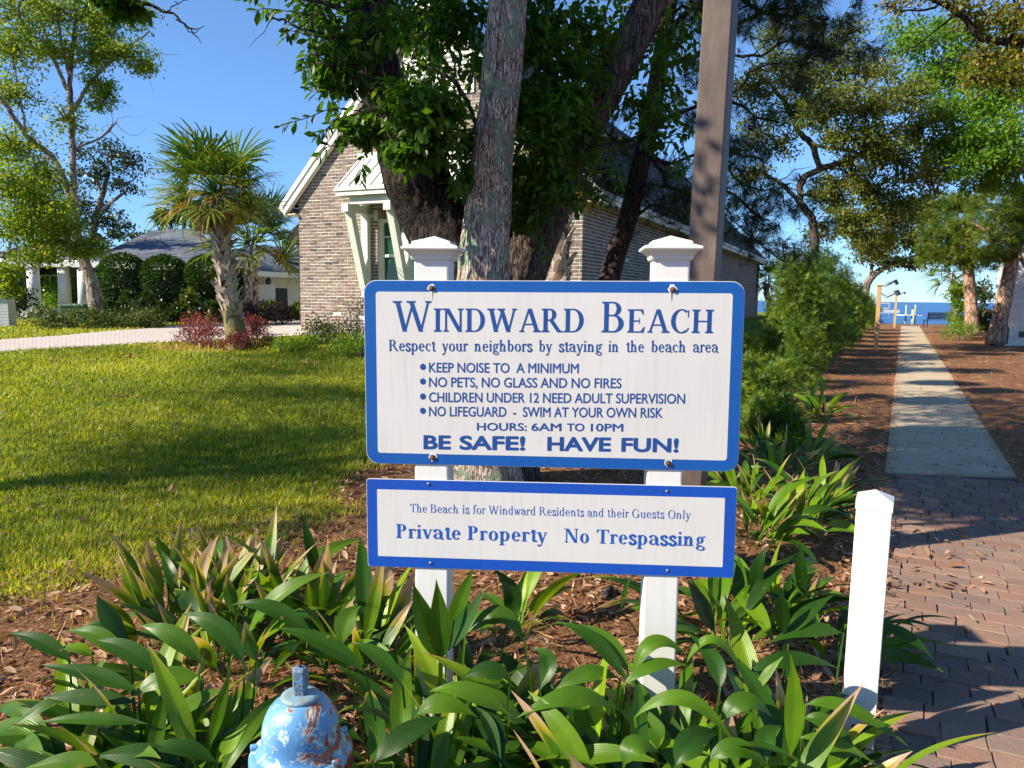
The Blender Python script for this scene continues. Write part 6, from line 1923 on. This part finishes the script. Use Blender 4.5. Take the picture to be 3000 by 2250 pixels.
# ------------------------------------------------------------------ cast iron plants
def m_asp():
    t = NT('cast_iron_plant_leaf')
    rnd, tip, u = t.attr('rnd'), t.attr('tip'), t.attr('across')
    col = t.ramp(rnd, [(0, (.013,.042,.005)), (.3, (.028,.085,.006)), (.55, (.065,.15,.007)), (.8, (.15,.26,.009)), (1, (.27,.36,.012))])
    st = t.math('SINE', t.math('MULTIPLY', u, 38.0))
    v = t.coord('Object')
    n = t.noise(v, 9, 4)
    st2 = t.math('MULTIPLY', st, .35)
    col = t.mix(t.math('MULTIPLY_ADD', st2, .14, .14), col, t.mix(1.0, col, (1.5,1.45,1.6), 'MULTIPLY'))
    au = t.math('ABSOLUTE', u)
    ef = t.math('ADD', t.math('MULTIPLY', au, .22), t.math('ADD', tip, t.math('MULTIPLY', n, .30)))
    # how far the leaf has died back differs from leaf to leaf
    age = t.attr('age')
    ef = t.math('ADD', ef, t.math('MULTIPLY', age, .75))
    spn = t.noise(v, 34, 3, .6)
    spm = t.ramp(spn, [(.70, (0,0,0)), (.73, (1,1,1))])
    big = t.noise(v, 4.5, 3, .6)
    col = t.mix(1.0, col, t.ramp(big, [(.3, (.6,.65,.6)), (.7, (1.25,1.2,1.1))]), 'MULTIPLY')
    col = t.mix(spm, col, (.20,.15,.03))
    yel = t.ramp(ef, [(0, (0,0,0)), (1.0, (0,0,0))])
    m1 = t.n('ShaderNodeMapRange'); t.l(ef, m1.inputs[0]); m1.inputs[1].default_value = 1.48; m1.inputs[2].default_value = 1.64
    m2 = t.n('ShaderNodeMapRange'); t.l(ef, m2.inputs[0]); m2.inputs[1].default_value = 1.66; m2.inputs[2].default_value = 1.74
    col = t.mix(m1.outputs[0], col, (.33,.26,.03))
    col = t.mix(m2.outputs[0], col, (.42,.28,.18))
    h = t.math('ADD', st, t.math('MULTIPLY', n, .6))
    b = t.bsdf(col, .32, t.bump(h, .22, .0016), 0, .30, link=False)
    tr = t.n('ShaderNodeBsdfTranslucent'); t.l(t.mix(1.0, col, (1.8,1.7,.5), 'MULTIPLY'), tr.inputs[0])
    ms = t.n('ShaderNodeMixShader'); ms.inputs[0].default_value = .3
    t.l(b.outputs[0], ms.inputs[1]); t.l(tr.outputs[0], ms.inputs[2]); t.l(ms.outputs[0], t.out.inputs[0])
    return t.m
M['asp'] = m_asp()
NA, NS = 9, 22
def blade(path, ups, W, rg, tone, age, pet=0.0, curl=0.0, fold=.25):
    """leaf swept along a path: pet = share of the path that is stalk"""
    V_, A_, T_ = [], [], []
    n = len(path)
    for i, p in enumerate(path):
        t = i/(n-1)
        tb = max(0, (t-pet)/(1-pet))
        w = W*.5*(math.sin(math.pi*min(1, tb)**.80)**1.12 if tb > 0 and tb < 1 else 0)
        w = max(w, .0035 if t < .98 else .0008)
        d = (path[min(i+1, n-1)] - path[max(i-1, 0)]).normalized()
        up = ups[i]; s_ = d.cross(up).normalized(); nrm = s_.cross(d).normalized()
        ang = curl*t
        s2 = s_*math.cos(ang) + nrm*math.sin(ang); n2 = nrm*math.cos(ang) - s_*math.sin(ang)
        wav = .10*math.sin(t*7+tone*20)
        for k in range(NA):
            u = -1 + 2*k/(NA-1)
            z = abs(u)*fold*w + wav*w*u*.6 + .018*w*math.cos(u*22)
            V_.append(p + s2*u*w + n2*z); A_.append(u); T_.append(tb)
    F_ = [(i*NA+k, i*NA+k+1, (i+1)*NA+k+1, (i+1)*NA+k) for i in range(n-1) for k in range(NA-1)]
    me = np_mesh('leaf', np.array([tuple(v) for v in V_]), np.array(F_), np.full(len(V_), tone), True, attrs={'tip': T_, 'across': A_, 'age': np.full(len(V_), age)})
    me.materials.append(M['asp'])
    return me
def bez(a, b, c, n):
    return [a*(1-t)**2 + b*2*t*(1-t) + c*t*t for t in [i/(n-1) for i in range(n)]]
ag = np.random.default_rng(77)
# shared leaf shapes, from upright to arching
VAR = []
for i in range(26):
    th0 = ag.uniform(.35, 1.25); kap = ag.uniform(.9, 2.4)
    L = ag.uniform(.50, .72); pts = [Vector((0, 0, 0))]; th = th0*.5
    for k in range(1, NS):
        t = k/(NS-1)
        th += (kap*.9 if t > .3 else (th0*.5)/(.3*NS)*3)*(1/NS)*(1.0 if t < .3 else 1.3)
        pts.append(pts[-1] + Vector((math.sin(th), 0, math.cos(th)))*L/(NS-1))
    ups = [Vector((-math.cos(th0+1.2*k/NS), .001, math.sin(th0+1.2*k/NS)+.3)) for k in range(NS)]
    VAR.append(blade(pts, ups, ag.uniform(.052, .082), ag, float(np.clip(ag.beta(1.6, 2.2), 0, 1)), float(ag.beta(1, 3)), .32, ag.normal(0, .5)))
OLD = []
for i in range(8):
    th = .1; pts = [Vector((0, 0, 0))]; L = ag.uniform(.50, .66)
    for k in range(1, NS):
        th += ag.uniform(.3, .9)/NS; pts.append(pts[-1] + Vector((math.sin(th), 0, math.cos(th)))*L/(NS-1))
    ups = [Vector((-math.cos(.3), .001, .6))]*NS
    OLD.append(blade(pts, ups, ag.uniform(.06, .085), ag, float(ag.uniform(.3, .8)), float(ag.uniform(.8, 1.15)), .3, ag.normal(0, .9)))
CL = [ # column, row of the foot; how many leaves; spread; lean direction (deg, from +x) or None; size; old share; label
 (250,2130,20,.13,170,1.0,.10,'cast iron plant at the far left end of the foreground bed'),
 (150,2260,16,.12,190,1.0,.08,'cast iron plant in the bottom left corner'),
 (430,2080,22,.14,150,1.0,.10,'cast iron plant in the middle of the left bed, glossy leaves'),
 (420,2290,20,.14,200,1.0,.05,'cast iron plant low at the bottom edge left of the hydrant'),
 (520,1890,20,.16,120,1.0,.75,'brown tipped cast iron plant at the back left of the bed'),
 (650,1980,22,.14,140,1.0,.2,'cast iron plant just behind and left of the hydrant'),
 (700,1840,22,.16,100,1.0,.7,'cast iron plant with dried brown tips and the tall upright leaf'),
 (600,2160,16,.12,170,.95,.05,'cast iron plant touching the left side of the hydrant'),
 (900,1930,18,.14,90,1.0,.4,'cast iron plant behind the hydrant top'),
 (1060,2010,18,.13,60,1.0,.15,'cast iron plant behind and right of the hydrant'),
 (1200,2200,18,.13,20,1.0,.05,'cast iron plant right of the hydrant at the bottom edge'),
 (1270,1930,20,.11,80,1.0,.1,'cast iron plant growing at the foot of the left sign post'),
 (1420,2060,18,.12,100,1.0,.05,'cast iron plant between the two sign posts, left one'),
 (1500,1880,9,.10,70,.95,.0,'cast iron plant with one dark leaf reaching up to the lower board'),
 (1720,2010,18,.12,150,1.0,.05,'cast iron plant just left of the right sign post'),
 (1800,2230,16,.13,120,1.0,.05,'cast iron plant at the bottom edge below the right sign post'),
 (1980,2080,18,.12,70,1.0,.05,'cast iron plant in front of the right sign post'),
 (2120,1920,22,.13,60,1.05,.05,'dark cast iron plant right of the right sign post'),
 (2260,1850,18,.13,60,1.05,.05,'tall dark leaved cast iron plant under the right end of the sign'),
 (2150,2200,18,.13,80,1.0,.05,'cast iron plant at the bottom centre of the right bed'),
 (2330,2080,16,.12,30,1.0,.05,'cast iron plant left of the short white post'),
 (2430,1960,14,.11,20,1.0,.05,'cast iron plant leaning past the short white post over the path'),
 (2400,2230,12,.11,0,1.0,.08,'cast iron plant at the foot of the short white post'),
 (2210,1600,18,.14,60,1.0,.35,'yellowing cast iron plant just behind the right end of the lower board'),
 (2330,1560,18,.15,30,1.0,.35,'cast iron plant in shade behind the short white post'),
 (2270,1400,12,.13,90,1.0,.4,'loose cast iron plant in the middle of the back row'),
 (2300,1270,16,.14,100,1.0,.35,'cast iron plant below the yew shrubs, left one'),
 (2190,1480,14,.16,100,.95,.3,'cast iron plant beside the right edge of the main board'),
 (2410,1490,14,.15,20,.95,.4,'cast iron plant nearest the pavers in the back row'),
 (2240,1340,14,.15,90,.95,.3,'cast iron plant just below the smallest yew shrub'),
 (2360,1370,13,.15,30,.95,.3,'cast iron plant in the mulch left of the pavers, mid row'),
 (2400,1230,18,.14,60,1.0,.1,'upright dark cast iron plant nearest the concrete path'),
]
clumps = []
def DF(py): return 2.75 - (py - 1650)/600*.75
for (px, py, n, spread, lean, size, old, lab) in CL:
    b = at(px, py, DF(py)) if (py >= 1990 or px in (1270, 1420)) and px not in (1060,) else ground_at(px, py)
    root = thing('cast_iron_plant', lab, 'plant', (b.x, b.y, 0), 0, 'cast iron plants in the beds around the sign')
    clumps.append(root)
    for k in range(int(n*(2.3 if px < 1100 or py < 1650 else 1.9))):
        me = OLD[int(ag.integers(8))] if ag.random() < old else VAR[int(ag.integers(26))]
        o = link('leaf', me, None, root)
        a = ag.uniform(0, 2*math.pi) if ag.random() < .45 else math.radians(lean + ag.normal(0, 48))
        r = spread*math.sqrt(ag.random())
        o.location = (r*math.cos(a+ag.normal(0, .6)), r*math.sin(a+ag.normal(0, .6)), -.03)
        o.rotation_euler = (ag.normal(0, .14), ag.normal(.12, .16), a)
        q = size*ag.uniform(.55, .98); o.scale = (q, q, q)
HERO = [ # photo positions of foot, middle and tip in two zoomed views; width in metres; tone; age; upright?
 ('a',(300,720),(180,610),(40,595),.085,.3,.1,0),('a',(600,850),(400,760),(175,735),.09,.35,.1,0),('a',(700,790),(560,640),(405,625),.10,.3,.05,0),('a',(880,800),(690,750),(565,880),.11,.75,.15,0),
 ('a',(960,840),(810,900),(630,1035),.085,.8,.2,0),('a',(880,740),(760,570),(600,565),.10,.55,.1,0),('a',(1060,740),(960,520),(785,515),.105,.4,.1,0),('a',(1360,620),(1180,440),(1000,475),.10,.4,.1,0),
 ('a',(1580,770),(1400,600),(1185,575),.10,.35,.1,0),('a',(560,640),(440,520),(420,430),.095,.3,.1,1),('a',(1385,420),(1350,240),(1300,72),.085,.15,.0,1),('a',(1740,830),(1640,660),(1515,640),.09,.4,.1,0),
 ('a',(905,1090),(950,920),(998,745),.055,.7,.3,1),('a',(940,1120),(1000,1090),(1068,990),.085,.9,.3,0),('a',(640,990),(360,950),(160,985),.07,.45,.1,0),('a',(600,900),(350,860),(180,875),.08,.3,.2,0),
 ('a',(300,880),(190,890),(40,1015),.065,.5,.1,0),('a',(940,1160),(760,1040),(590,1125),.09,.35,.1,0),('a',(1610,1160),(1760,1000),(1930,960),.11,.2,.0,0),('a',(2200,950),(2010,800),(1855,850),.10,.7,.05,0),
 ('a',(1800,950),(1900,850),(2065,962),.10,.75,.15,0),('a',(2040,910),(2130,1000),(2165,1180),.08,.4,.05,0),('a',(1900,720),(1830,560),(1785,378),.12,.5,.05,1),('a',(1910,720),(1900,560),(1885,365),.11,.55,.0,1),
 ('a',(1910,690),(2000,560),(2098,408),.10,.3,.0,1),('a',(1930,640),(1990,440),(2045,318),.085,.6,.0,1),('a',(2010,600),(2100,490),(2212,560),.11,.7,.0,0),('a',(1480,650),(1470,520),(1560,480),.11,.75,.05,0),
 ('a',(620,380),(560,260),(468,160),.05,.5,1.0,1),('a',(760,320),(700,240),(672,175),.085,.75,.25,1),('a',(1150,330),(1060,200),(950,165),.10,.4,.3,0),('a',(1160,300),(1180,220),(1185,140),.045,.5,1.0,1),
 ('a',(1220,450),(1180,330),(1140,200),.07,.5,.9,1),('a',(1020,520),(985,420),(980,340),.07,.6,.8,1),('a',(1110,720),(1060,640),(1060,545),.07,.5,.95,1),('a',(1700,1160),(1610,1120),(1600,1000),.085,.7,.1,0),
 ('a',(450,1160),(300,1130),(110,1180),.08,.7,.1,0),('a',(800,1170),(620,1100),(400,1130),.10,.25,.05,0),('a',(560,730),(420,560),(290,590),.09,.65,.2,0),('a',(400,700),(330,640),(240,670),.08,.85,.1,0),
 ('b',(1040,395),(1130,430),(1205,615),.125,.85,.02,0),('b',(1322,420),(1300,300),(1310,192),.085,.1,.0,1),('b',(1130,420),(1110,300),(1175,203),.10,.05,.0,1),('b',(1255,570),(1310,480),(1440,405),.08,.3,.0,0),
 ('b',(1240,570),(1230,470),(1226,378),.075,.05,.0,1),('b',(960,560),(900,440),(850,345),.10,.0,.0,1),('b',(838,690),(960,440),(1098,785),.055,.75,.0,0),('b',(980,790),(990,660),(850,560),.09,.35,.0,0),
 ('b',(625,740),(690,500),(845,650),.075,.75,.05,0),('b',(605,760),(480,540),(315,515),.085,.4,.0,0),('b',(575,745),(420,670),(288,825),.085,.65,.1,0),('b',(545,860),(380,760),(155,905),.11,.6,.05,0),
 ('b',(610,730),(560,540),(350,525),.07,.7,.0,0),('b',(590,770),(710,650),(848,692),.07,.7,.25,0),('b',(1262,1070),(1300,850),(1266,645),.08,.75,.0,1),('b',(1120,800),(1170,720),(1236,655),.045,.8,.0,1),
 ('b',(1095,720),(1280,620),(1465,705),.10,.2,.0,0),('b',(1325,850),(1480,800),(1745,1020),.075,.7,.02,0),('b',(1315,905),(1430,880),(1565,1105),.085,.5,.0,0),('b',(980,920),(1080,760),(1195,905),.10,.6,.0,0),
 ('b',(635,900),(850,690),(1055,1035),.075,.75,.0,0),('b',(590,1100),(620,960),(735,1045),.11,.65,.0,0),('b',(800,1100),(850,960),(980,965),.12,.35,.0,0),('b',(930,1080),(1050,960),(1180,1105),.09,.65,.0,0),
 ('b',(1600,530),(1740,540),(1845,665),.07,.4,.0,0),('b',(1480,560),(1320,520),(1180,600),.10,.3,.0,0),('b',(190,600),(90,390),(-30,540),.09,.6,.0,0),('b',(130,740),(40,680),(-60,740),.09,.35,.0,0),
 ('b',(0,850),(90,940),(95,1110),.10,.1,.0,0),('b',(120,510),(185,400),(62,298),.10,.1,.0,1),('b',(580,465),(590,390),(625,322),.035,.3,.0,1),('b',(250,790),(330,640),(220,620),.09,.4,.0,0),
 ('b',(1300,985),(1440,960),(1620,1100),.06,.8,.1,0),('b',(1170,1090),(1130,960),(1230,935),.09,.4,.0,0),
 # back row, beside the concrete path
 ('c',(130,1120),(60,1180),(110,1320),.07,.6,.6,0),('c',(10,900),(110,800),(245,815),.09,.6,.35,0),('c',(215,1060),(230,960),(350,960),.09,.8,.0,0),('c',(400,930),(500,900),(570,885),.08,.75,.15,0),
 ('c',(480,960),(620,940),(735,1035),.07,.65,.4,0),('c',(300,1150),(280,1120),(400,1140),.06,.85,.8,0),('c',(290,1360),(440,1120),(600,1195),.06,.7,.7,0),('c',(530,300),(510,170),(478,105),.09,.4,.0,1),
 ('c',(560,350),(600,240),(638,135),.10,.2,.0,1),('c',(655,330),(665,220),(650,110),.075,.4,.0,1),('c',(470,770),(420,620),(400,500),.10,.2,.0,1),('c',(430,510),(400,420),(430,310),.09,.45,.3,1),
]
org_ = {'a': (0, 1450, .678), 'b': (1400, 1450, .7233), 'c': (2150, 1050, .3918)}
def atz(px, py, z):
    d = ray(px, py); t = (z - EYE)/d.z; return Vector((d.x*t, d.y*t, z))
for v_, b, c, t_, W, tone, age, upr in HERO:
    ox, oy, k = org_[v_]
    pb_, pc_, pt_ = [(ox + q[0]*k, oy + q[1]*k) for q in (b, c, t_)]
    zb = .20 if v_ != 'c' else .12
    if v_ == 'c' or pb_[1] < 1800: B_ = atz(*pb_, zb)
    else: B_ = at(*pb_, DF(pb_[1]))
    T_ = at(*pt_, B_.y) if upr else (atz(*pt_, .24) if v_ == 'c' else at(*pt_, (B_.y + DF(pt_[1]))/2))
    if not upr and abs(T_.y - B_.y) > .35:
        T_ = at(*pt_, B_.y + math.copysign(.35, T_.y - B_.y))
    C_ = at(*pc_, (B_.y + T_.y)/2)
    # raise the middle so the leaf arches
    path = bez(B_, C_*1.0, T_, NS)
    root = min(clumps, key=lambda r: (Vector(r.location) - Vector((B_.x, B_.y, 0))).length)
    foot = Vector((B_.x*.7 + root.location.x*.3, B_.y*.7 + root.location.y*.3, -.03))
    full = bez(foot, (foot + B_)/2 + Vector((0, 0, .03)), B_, 6)[:-1] + path
    vd = Vector((0, 0, EYE))
    ups = []
    for i, p in enumerate(full):
        view = (vd - p).normalized()
        ups.append((Vector((0, 0, 1)) * .7 + view * .8).normalized())
    loc = Vector(root.location)
    me = blade([p - loc for p in full], ups, W*.64, ag, tone*.8, age, 6/len(full)*.95, ag.normal(0, .25), .22)
    link('leaf', me, None, root)

# ------------------------------------------------------------------ grass, fallen leaves, straw
g = np.random.default_rng(88)
def in_view(x, y, m=.12):
    return (np.abs(x) < y*(.665+m) + .2)
BLV = [(-.045,0,0),(.045,0,0),(.03,.10,.55),(-.03,.10,.55),(0,.38,1.0)]
BLF = [(0,1,2),(0,2,3),(3,2,4)]
def scatter_ground(n, ymin, ymax, xmin=None, xmax=None, power=1.0):
    y = ymin + (ymax-ymin)*g.random(n)**power
    x = (g.random(n)*2-1)*(y*.70+.3)
    k = np.ones(n, bool)
    if xmin is not None: k &= x > xmin
    if xmax is not None: k &= x < xmax
    return x[k], y[k]
def ground_scatter(name, mtl, x, y, size, tv, tf, upright, lift=0.0, flat=.35, rnd=None, hscale=None):
    z = ground_h(x, y) + lift
    pos = np.stack([x, y, z], 1); n = len(x)
    if upright:
        a = g.uniform(0, 2*math.pi, n); c, s_ = np.cos(a), np.sin(a)
        Mx = np.zeros((n, 3, 3)); Mx[:, 0, 0] = c; Mx[:, 0, 1] = -s_; Mx[:, 1, 0] = s_; Mx[:, 1, 1] = c; Mx[:, 2, 2] = 1
        lean = g.normal(0, .30, (n, 2)); Mx[:, 0, 2] = lean[:, 0]; Mx[:, 1, 2] = lean[:, 1]
    else:
        d = rdirs(g, n); d[:, 2] *= flat; Mx = basis(d, g.normal(0, .5, n))
    sc = size*g.uniform(.55, 1.3, n) if hscale is None else hscale
    return link(name, scatter_mesh(name, tv, tf, pos, Mx, sc, g.random(n) if rnd is None else rnd), mtl)
# lawn
x, y = scatter_ground(330000, 3.4, 15.5, xmax=4.2, power=1.15)
mk = mulch_mask(x, y)
nz_ = np.array([mnoise.noise(Vector((a*1.6, b*1.6, 0))) for a, b in zip(x[::1], y[::1])]) if False else np.sin(x*3.1+np.sin(y*2.3)*2)*np.cos(y*2.7+np.sin(x*1.9)*2)*.5
keep = (mk + nz_*.30 + g.normal(0, .16, len(x))) < .58
keep &= g.random(len(x)) < (.62 + .5*np.sin(x*1.9+np.cos(y*1.3)*1.7)*np.cos(y*1.6-x*.7))*.5 + .62
s_ = (path_left(y) - x)/1.12
keep &= s_ > 1.7
# not on the driveway
dn = np.array([tuple(v) for v in near]); df = np.array([tuple(v) for v in far_])
ylo = np.interp(x, dn[:, 0], dn[:, 1], left=dn[0, 1]-1, right=99); yhi = np.interp(x, df[:, 0], df[:, 1], left=df[0, 1], right=99)
keep &= (y < ylo + .05)
x, y = x[keep], y[keep]
dist = y
hs = (.030 + .0020*dist)*g.uniform(.4, 1.5, len(x))*(1 + .35*np.sin(x*2.3+y*1.1)*np.cos(y*2.9-x))
tone = np.clip(.36 + .30*np.sin(x*1.1+y*.7)*np.sin(y*1.4-x*.5) + g.normal(0, .2, len(x)) + .45*(mulch_mask(x, y)), 0, 1)
o = ground_scatter('grass', M['grass'], x, y, .05, BLV, BLF, True, rnd=tone, hscale=np.stack([.05+.012*dist*np.ones(len(x)), hs, hs], 1)); tag(o, 'short bright green lawn grass on the left', 'grass', kind='stuff')
print('grass', len(x))
x, y = scatter_ground(60000, 14.5, 24, xmax=-1.0)
ylo = np.interp(x, dn[:, 0], dn[:, 1]); yhi = np.interp(x, df[:, 0], df[:, 1])
k = (y > yhi) | (y < ylo); x, y = x[k], y[k]
hs = .07*g.uniform(.5, 1.2, len(x))
o = ground_scatter('grass', M['grass'], x, y, .07, BLV, BLF, True, hscale=np.stack([hs*4, hs, hs], 1)); tag(o, 'strip of grass beyond the driveway', 'grass', kind='stuff')
x, y = scatter_ground(30000, 20, 55, xmin=2.0)
s_ = (path_left(y) - x)/1.12; k = (s_ > 2.8) & (s_ < 9); x, y = x[k], y[k]
hs = .07*g.uniform(.5, 1.2, len(x))
o = ground_scatter('grass', M['grass'], x, y, .07, BLV, BLF, True, hscale=np.stack([hs*6, hs, hs], 1)); tag(o, 'shaded grass beside the brick house wall', 'grass', kind='stuff')

def off_path(x, y, m=.03):
    return (x < path_left(y) - m) | (x > path_left(y) + 1.2 + m)
# fallen leaves
LV = [(-.0,0,0),(-.20,.35,.07),(.20,.35,.05),(-.18,.7,.10),(.18,.7,.13),(0,1,.02),(0,.5,-.03)]
LF = [(0,2,6),(0,6,1),(1,6,3),(2,4,6),(3,6,5),(6,4,5)]
x, y = scatter_ground(15000, 1.7, 9.5, power=1.2)
mk = mulch_mask(x, y)
k = (g.random(len(x)) < np.clip(mk*1.1 + .22*np.exp(-np.abs(y-bed_edge(x))/1.6), .02, 1)) & off_path(x, y); x, y = x[k], y[k]
k = ~((x > 1.2) & (x > path_left(y) + 1.2) & (g.random(len(x)) < .8)); x, y = x[k], y[k]
o = ground_scatter('fallen_leaves', M['litter'], x, y, .062, LV, LF, False, .006); tag(o, 'brown fallen oak leaves on the beds and lawn edge', 'fallen leaves', kind='stuff')
x, y = scatter_ground(1500, 4, 13, xmax=3, power=1.5)
o = ground_scatter('fallen_leaves', M['litter'], x, y, .06, LV, LF, False, .02); tag(o, 'few scattered brown leaves on the lawn', 'fallen leaves', kind='stuff')
# pine straw and bark chips
SV = [(-.012,0,0),(.012,0,0),(.012,.5,.03),(-.012,.5,.03),(0,1,.0)]
x, y = scatter_ground(70000, 1.7, 16, power=1.35)
mk = mulch_mask(x, y); k = (g.random(len(x)) < mk) & (off_path(x, y, .0) | (off_path(x, y, -.14) & (g.random(len(x)) < .4))); x, y = x[k], y[k]
o = ground_scatter('pine_straw', M['straw'], x, y, .11, SV, BLF, False, .004, .22); tag(o, 'reddish pine straw and bark mulch in the beds', 'pine straw', kind='stuff')
x, y = scatter_ground(26000, 8, 50)
s_ = (path_left(y) - x)/1.12; k = ((s_ > -.06 - .05*np.sin(y*3.3)) & (s_ < 2.2)) | (s_ < -1.0 - .05*np.sin(y*2.7)); x, y = x[k], y[k]
o = ground_scatter('pine_straw', M['straw'], x, y, .16, [(a*2.2, b, c) for a, b, c in SV], BLF, False, .006, .25); tag(o, 'pine straw on both sides of the concrete path', 'pine straw', kind='stuff')
# straw blown over the edges of the walk
n = 9000
y = 2.2 + 34*g.random(n)**1.5
side_ = g.random(n) < .5
x = path_left(y) + np.where(side_, 0.0, 1.19) + g.normal(0, .045, n)*(1 + y*.02) + np.where(side_, -.02, .02)
o = ground_scatter('pine_straw', M['straw'], x, y, .10, [(a*1.5, b, c) for a, b, c in SV], BLF, False, .024, .12); tag(o, 'loose straw lying over both edges of the walk', 'pine straw', kind='stuff')
n = 260
y = 1.8 + 12*g.random(n); x = path_left(y) + .05 + 1.1*g.random(n)
o = ground_scatter('fallen_leaves', M['litter'], x, y, .045, LV, LF, False, .024); tag(o, 'stray dry leaves scattered on the walk', 'fallen leaves', kind='stuff')
# litter heaps on the lawn
for i, (px, py) in enumerate(((380,1048),(160,1063),(560,1015),(350,1168),(900,1070))):
    c = ground_at(px, py); n = 26
    xx, yy = c.x + g.normal(0, .12, n), c.y + g.normal(0, .05, n)
    o = ground_scatter('leaf_pile', M['litter'], xx, yy, .07, LV, LF, False, .035)
    o['label'] = ['small brown leaf pile near the middle of the lawn top','small brown leaf pile at the lawn left edge','brown leaf pile at the drive edge','dark leaf pile in the sunny middle of the lawn','small leaf pile near the sign edge'][i]
    o['category'] = 'leaf pile'; o['kind'] = 'stuff'
# sticks and bark pieces
for i, (px, py, L, a, lab) in enumerate(((1780,1745,.16,70,'dark chunk of bark lying in the mulch between the posts'),(1530,1735,.12,10,'small grey stick in the mulch left of the bark chunk'),(1600,1775,.14,-5,'pale stick in the mulch below the lower board'))):
    c = ground_at(px, py); mb = MB()
    w = .028 if i == 0 else .007
    mb.tube([(-L/2,0,w*.6),(-L/6,.006,w*.9),(L/5,-.008,w*.8),(L/2,.004,w*.5)], [w*.6,w,w*.9,w*.4], 7)
    o = mb.build('bark_chunk' if i == 0 else 'stick', M['bark_mid'] if i == 0 else M['bark_pale'], None, True, loc=c, rot=(0, 0, R(a))); tag(o, lab, 'bark' if i == 0 else 'stick')
c = ground_at(1030, 1422); mb = MB()
mb.add([(-.05,0,.01),(0,.03,.04),(.05,0,.01),(.01,-.03,.03)], [(0,1,3),(1,2,3)]); o = mb.build('yellow_leaf', M['palm_yellow'], None, loc=c); tag(o, 'single bright yellow leaf on the lawn beside the sign', 'leaf')
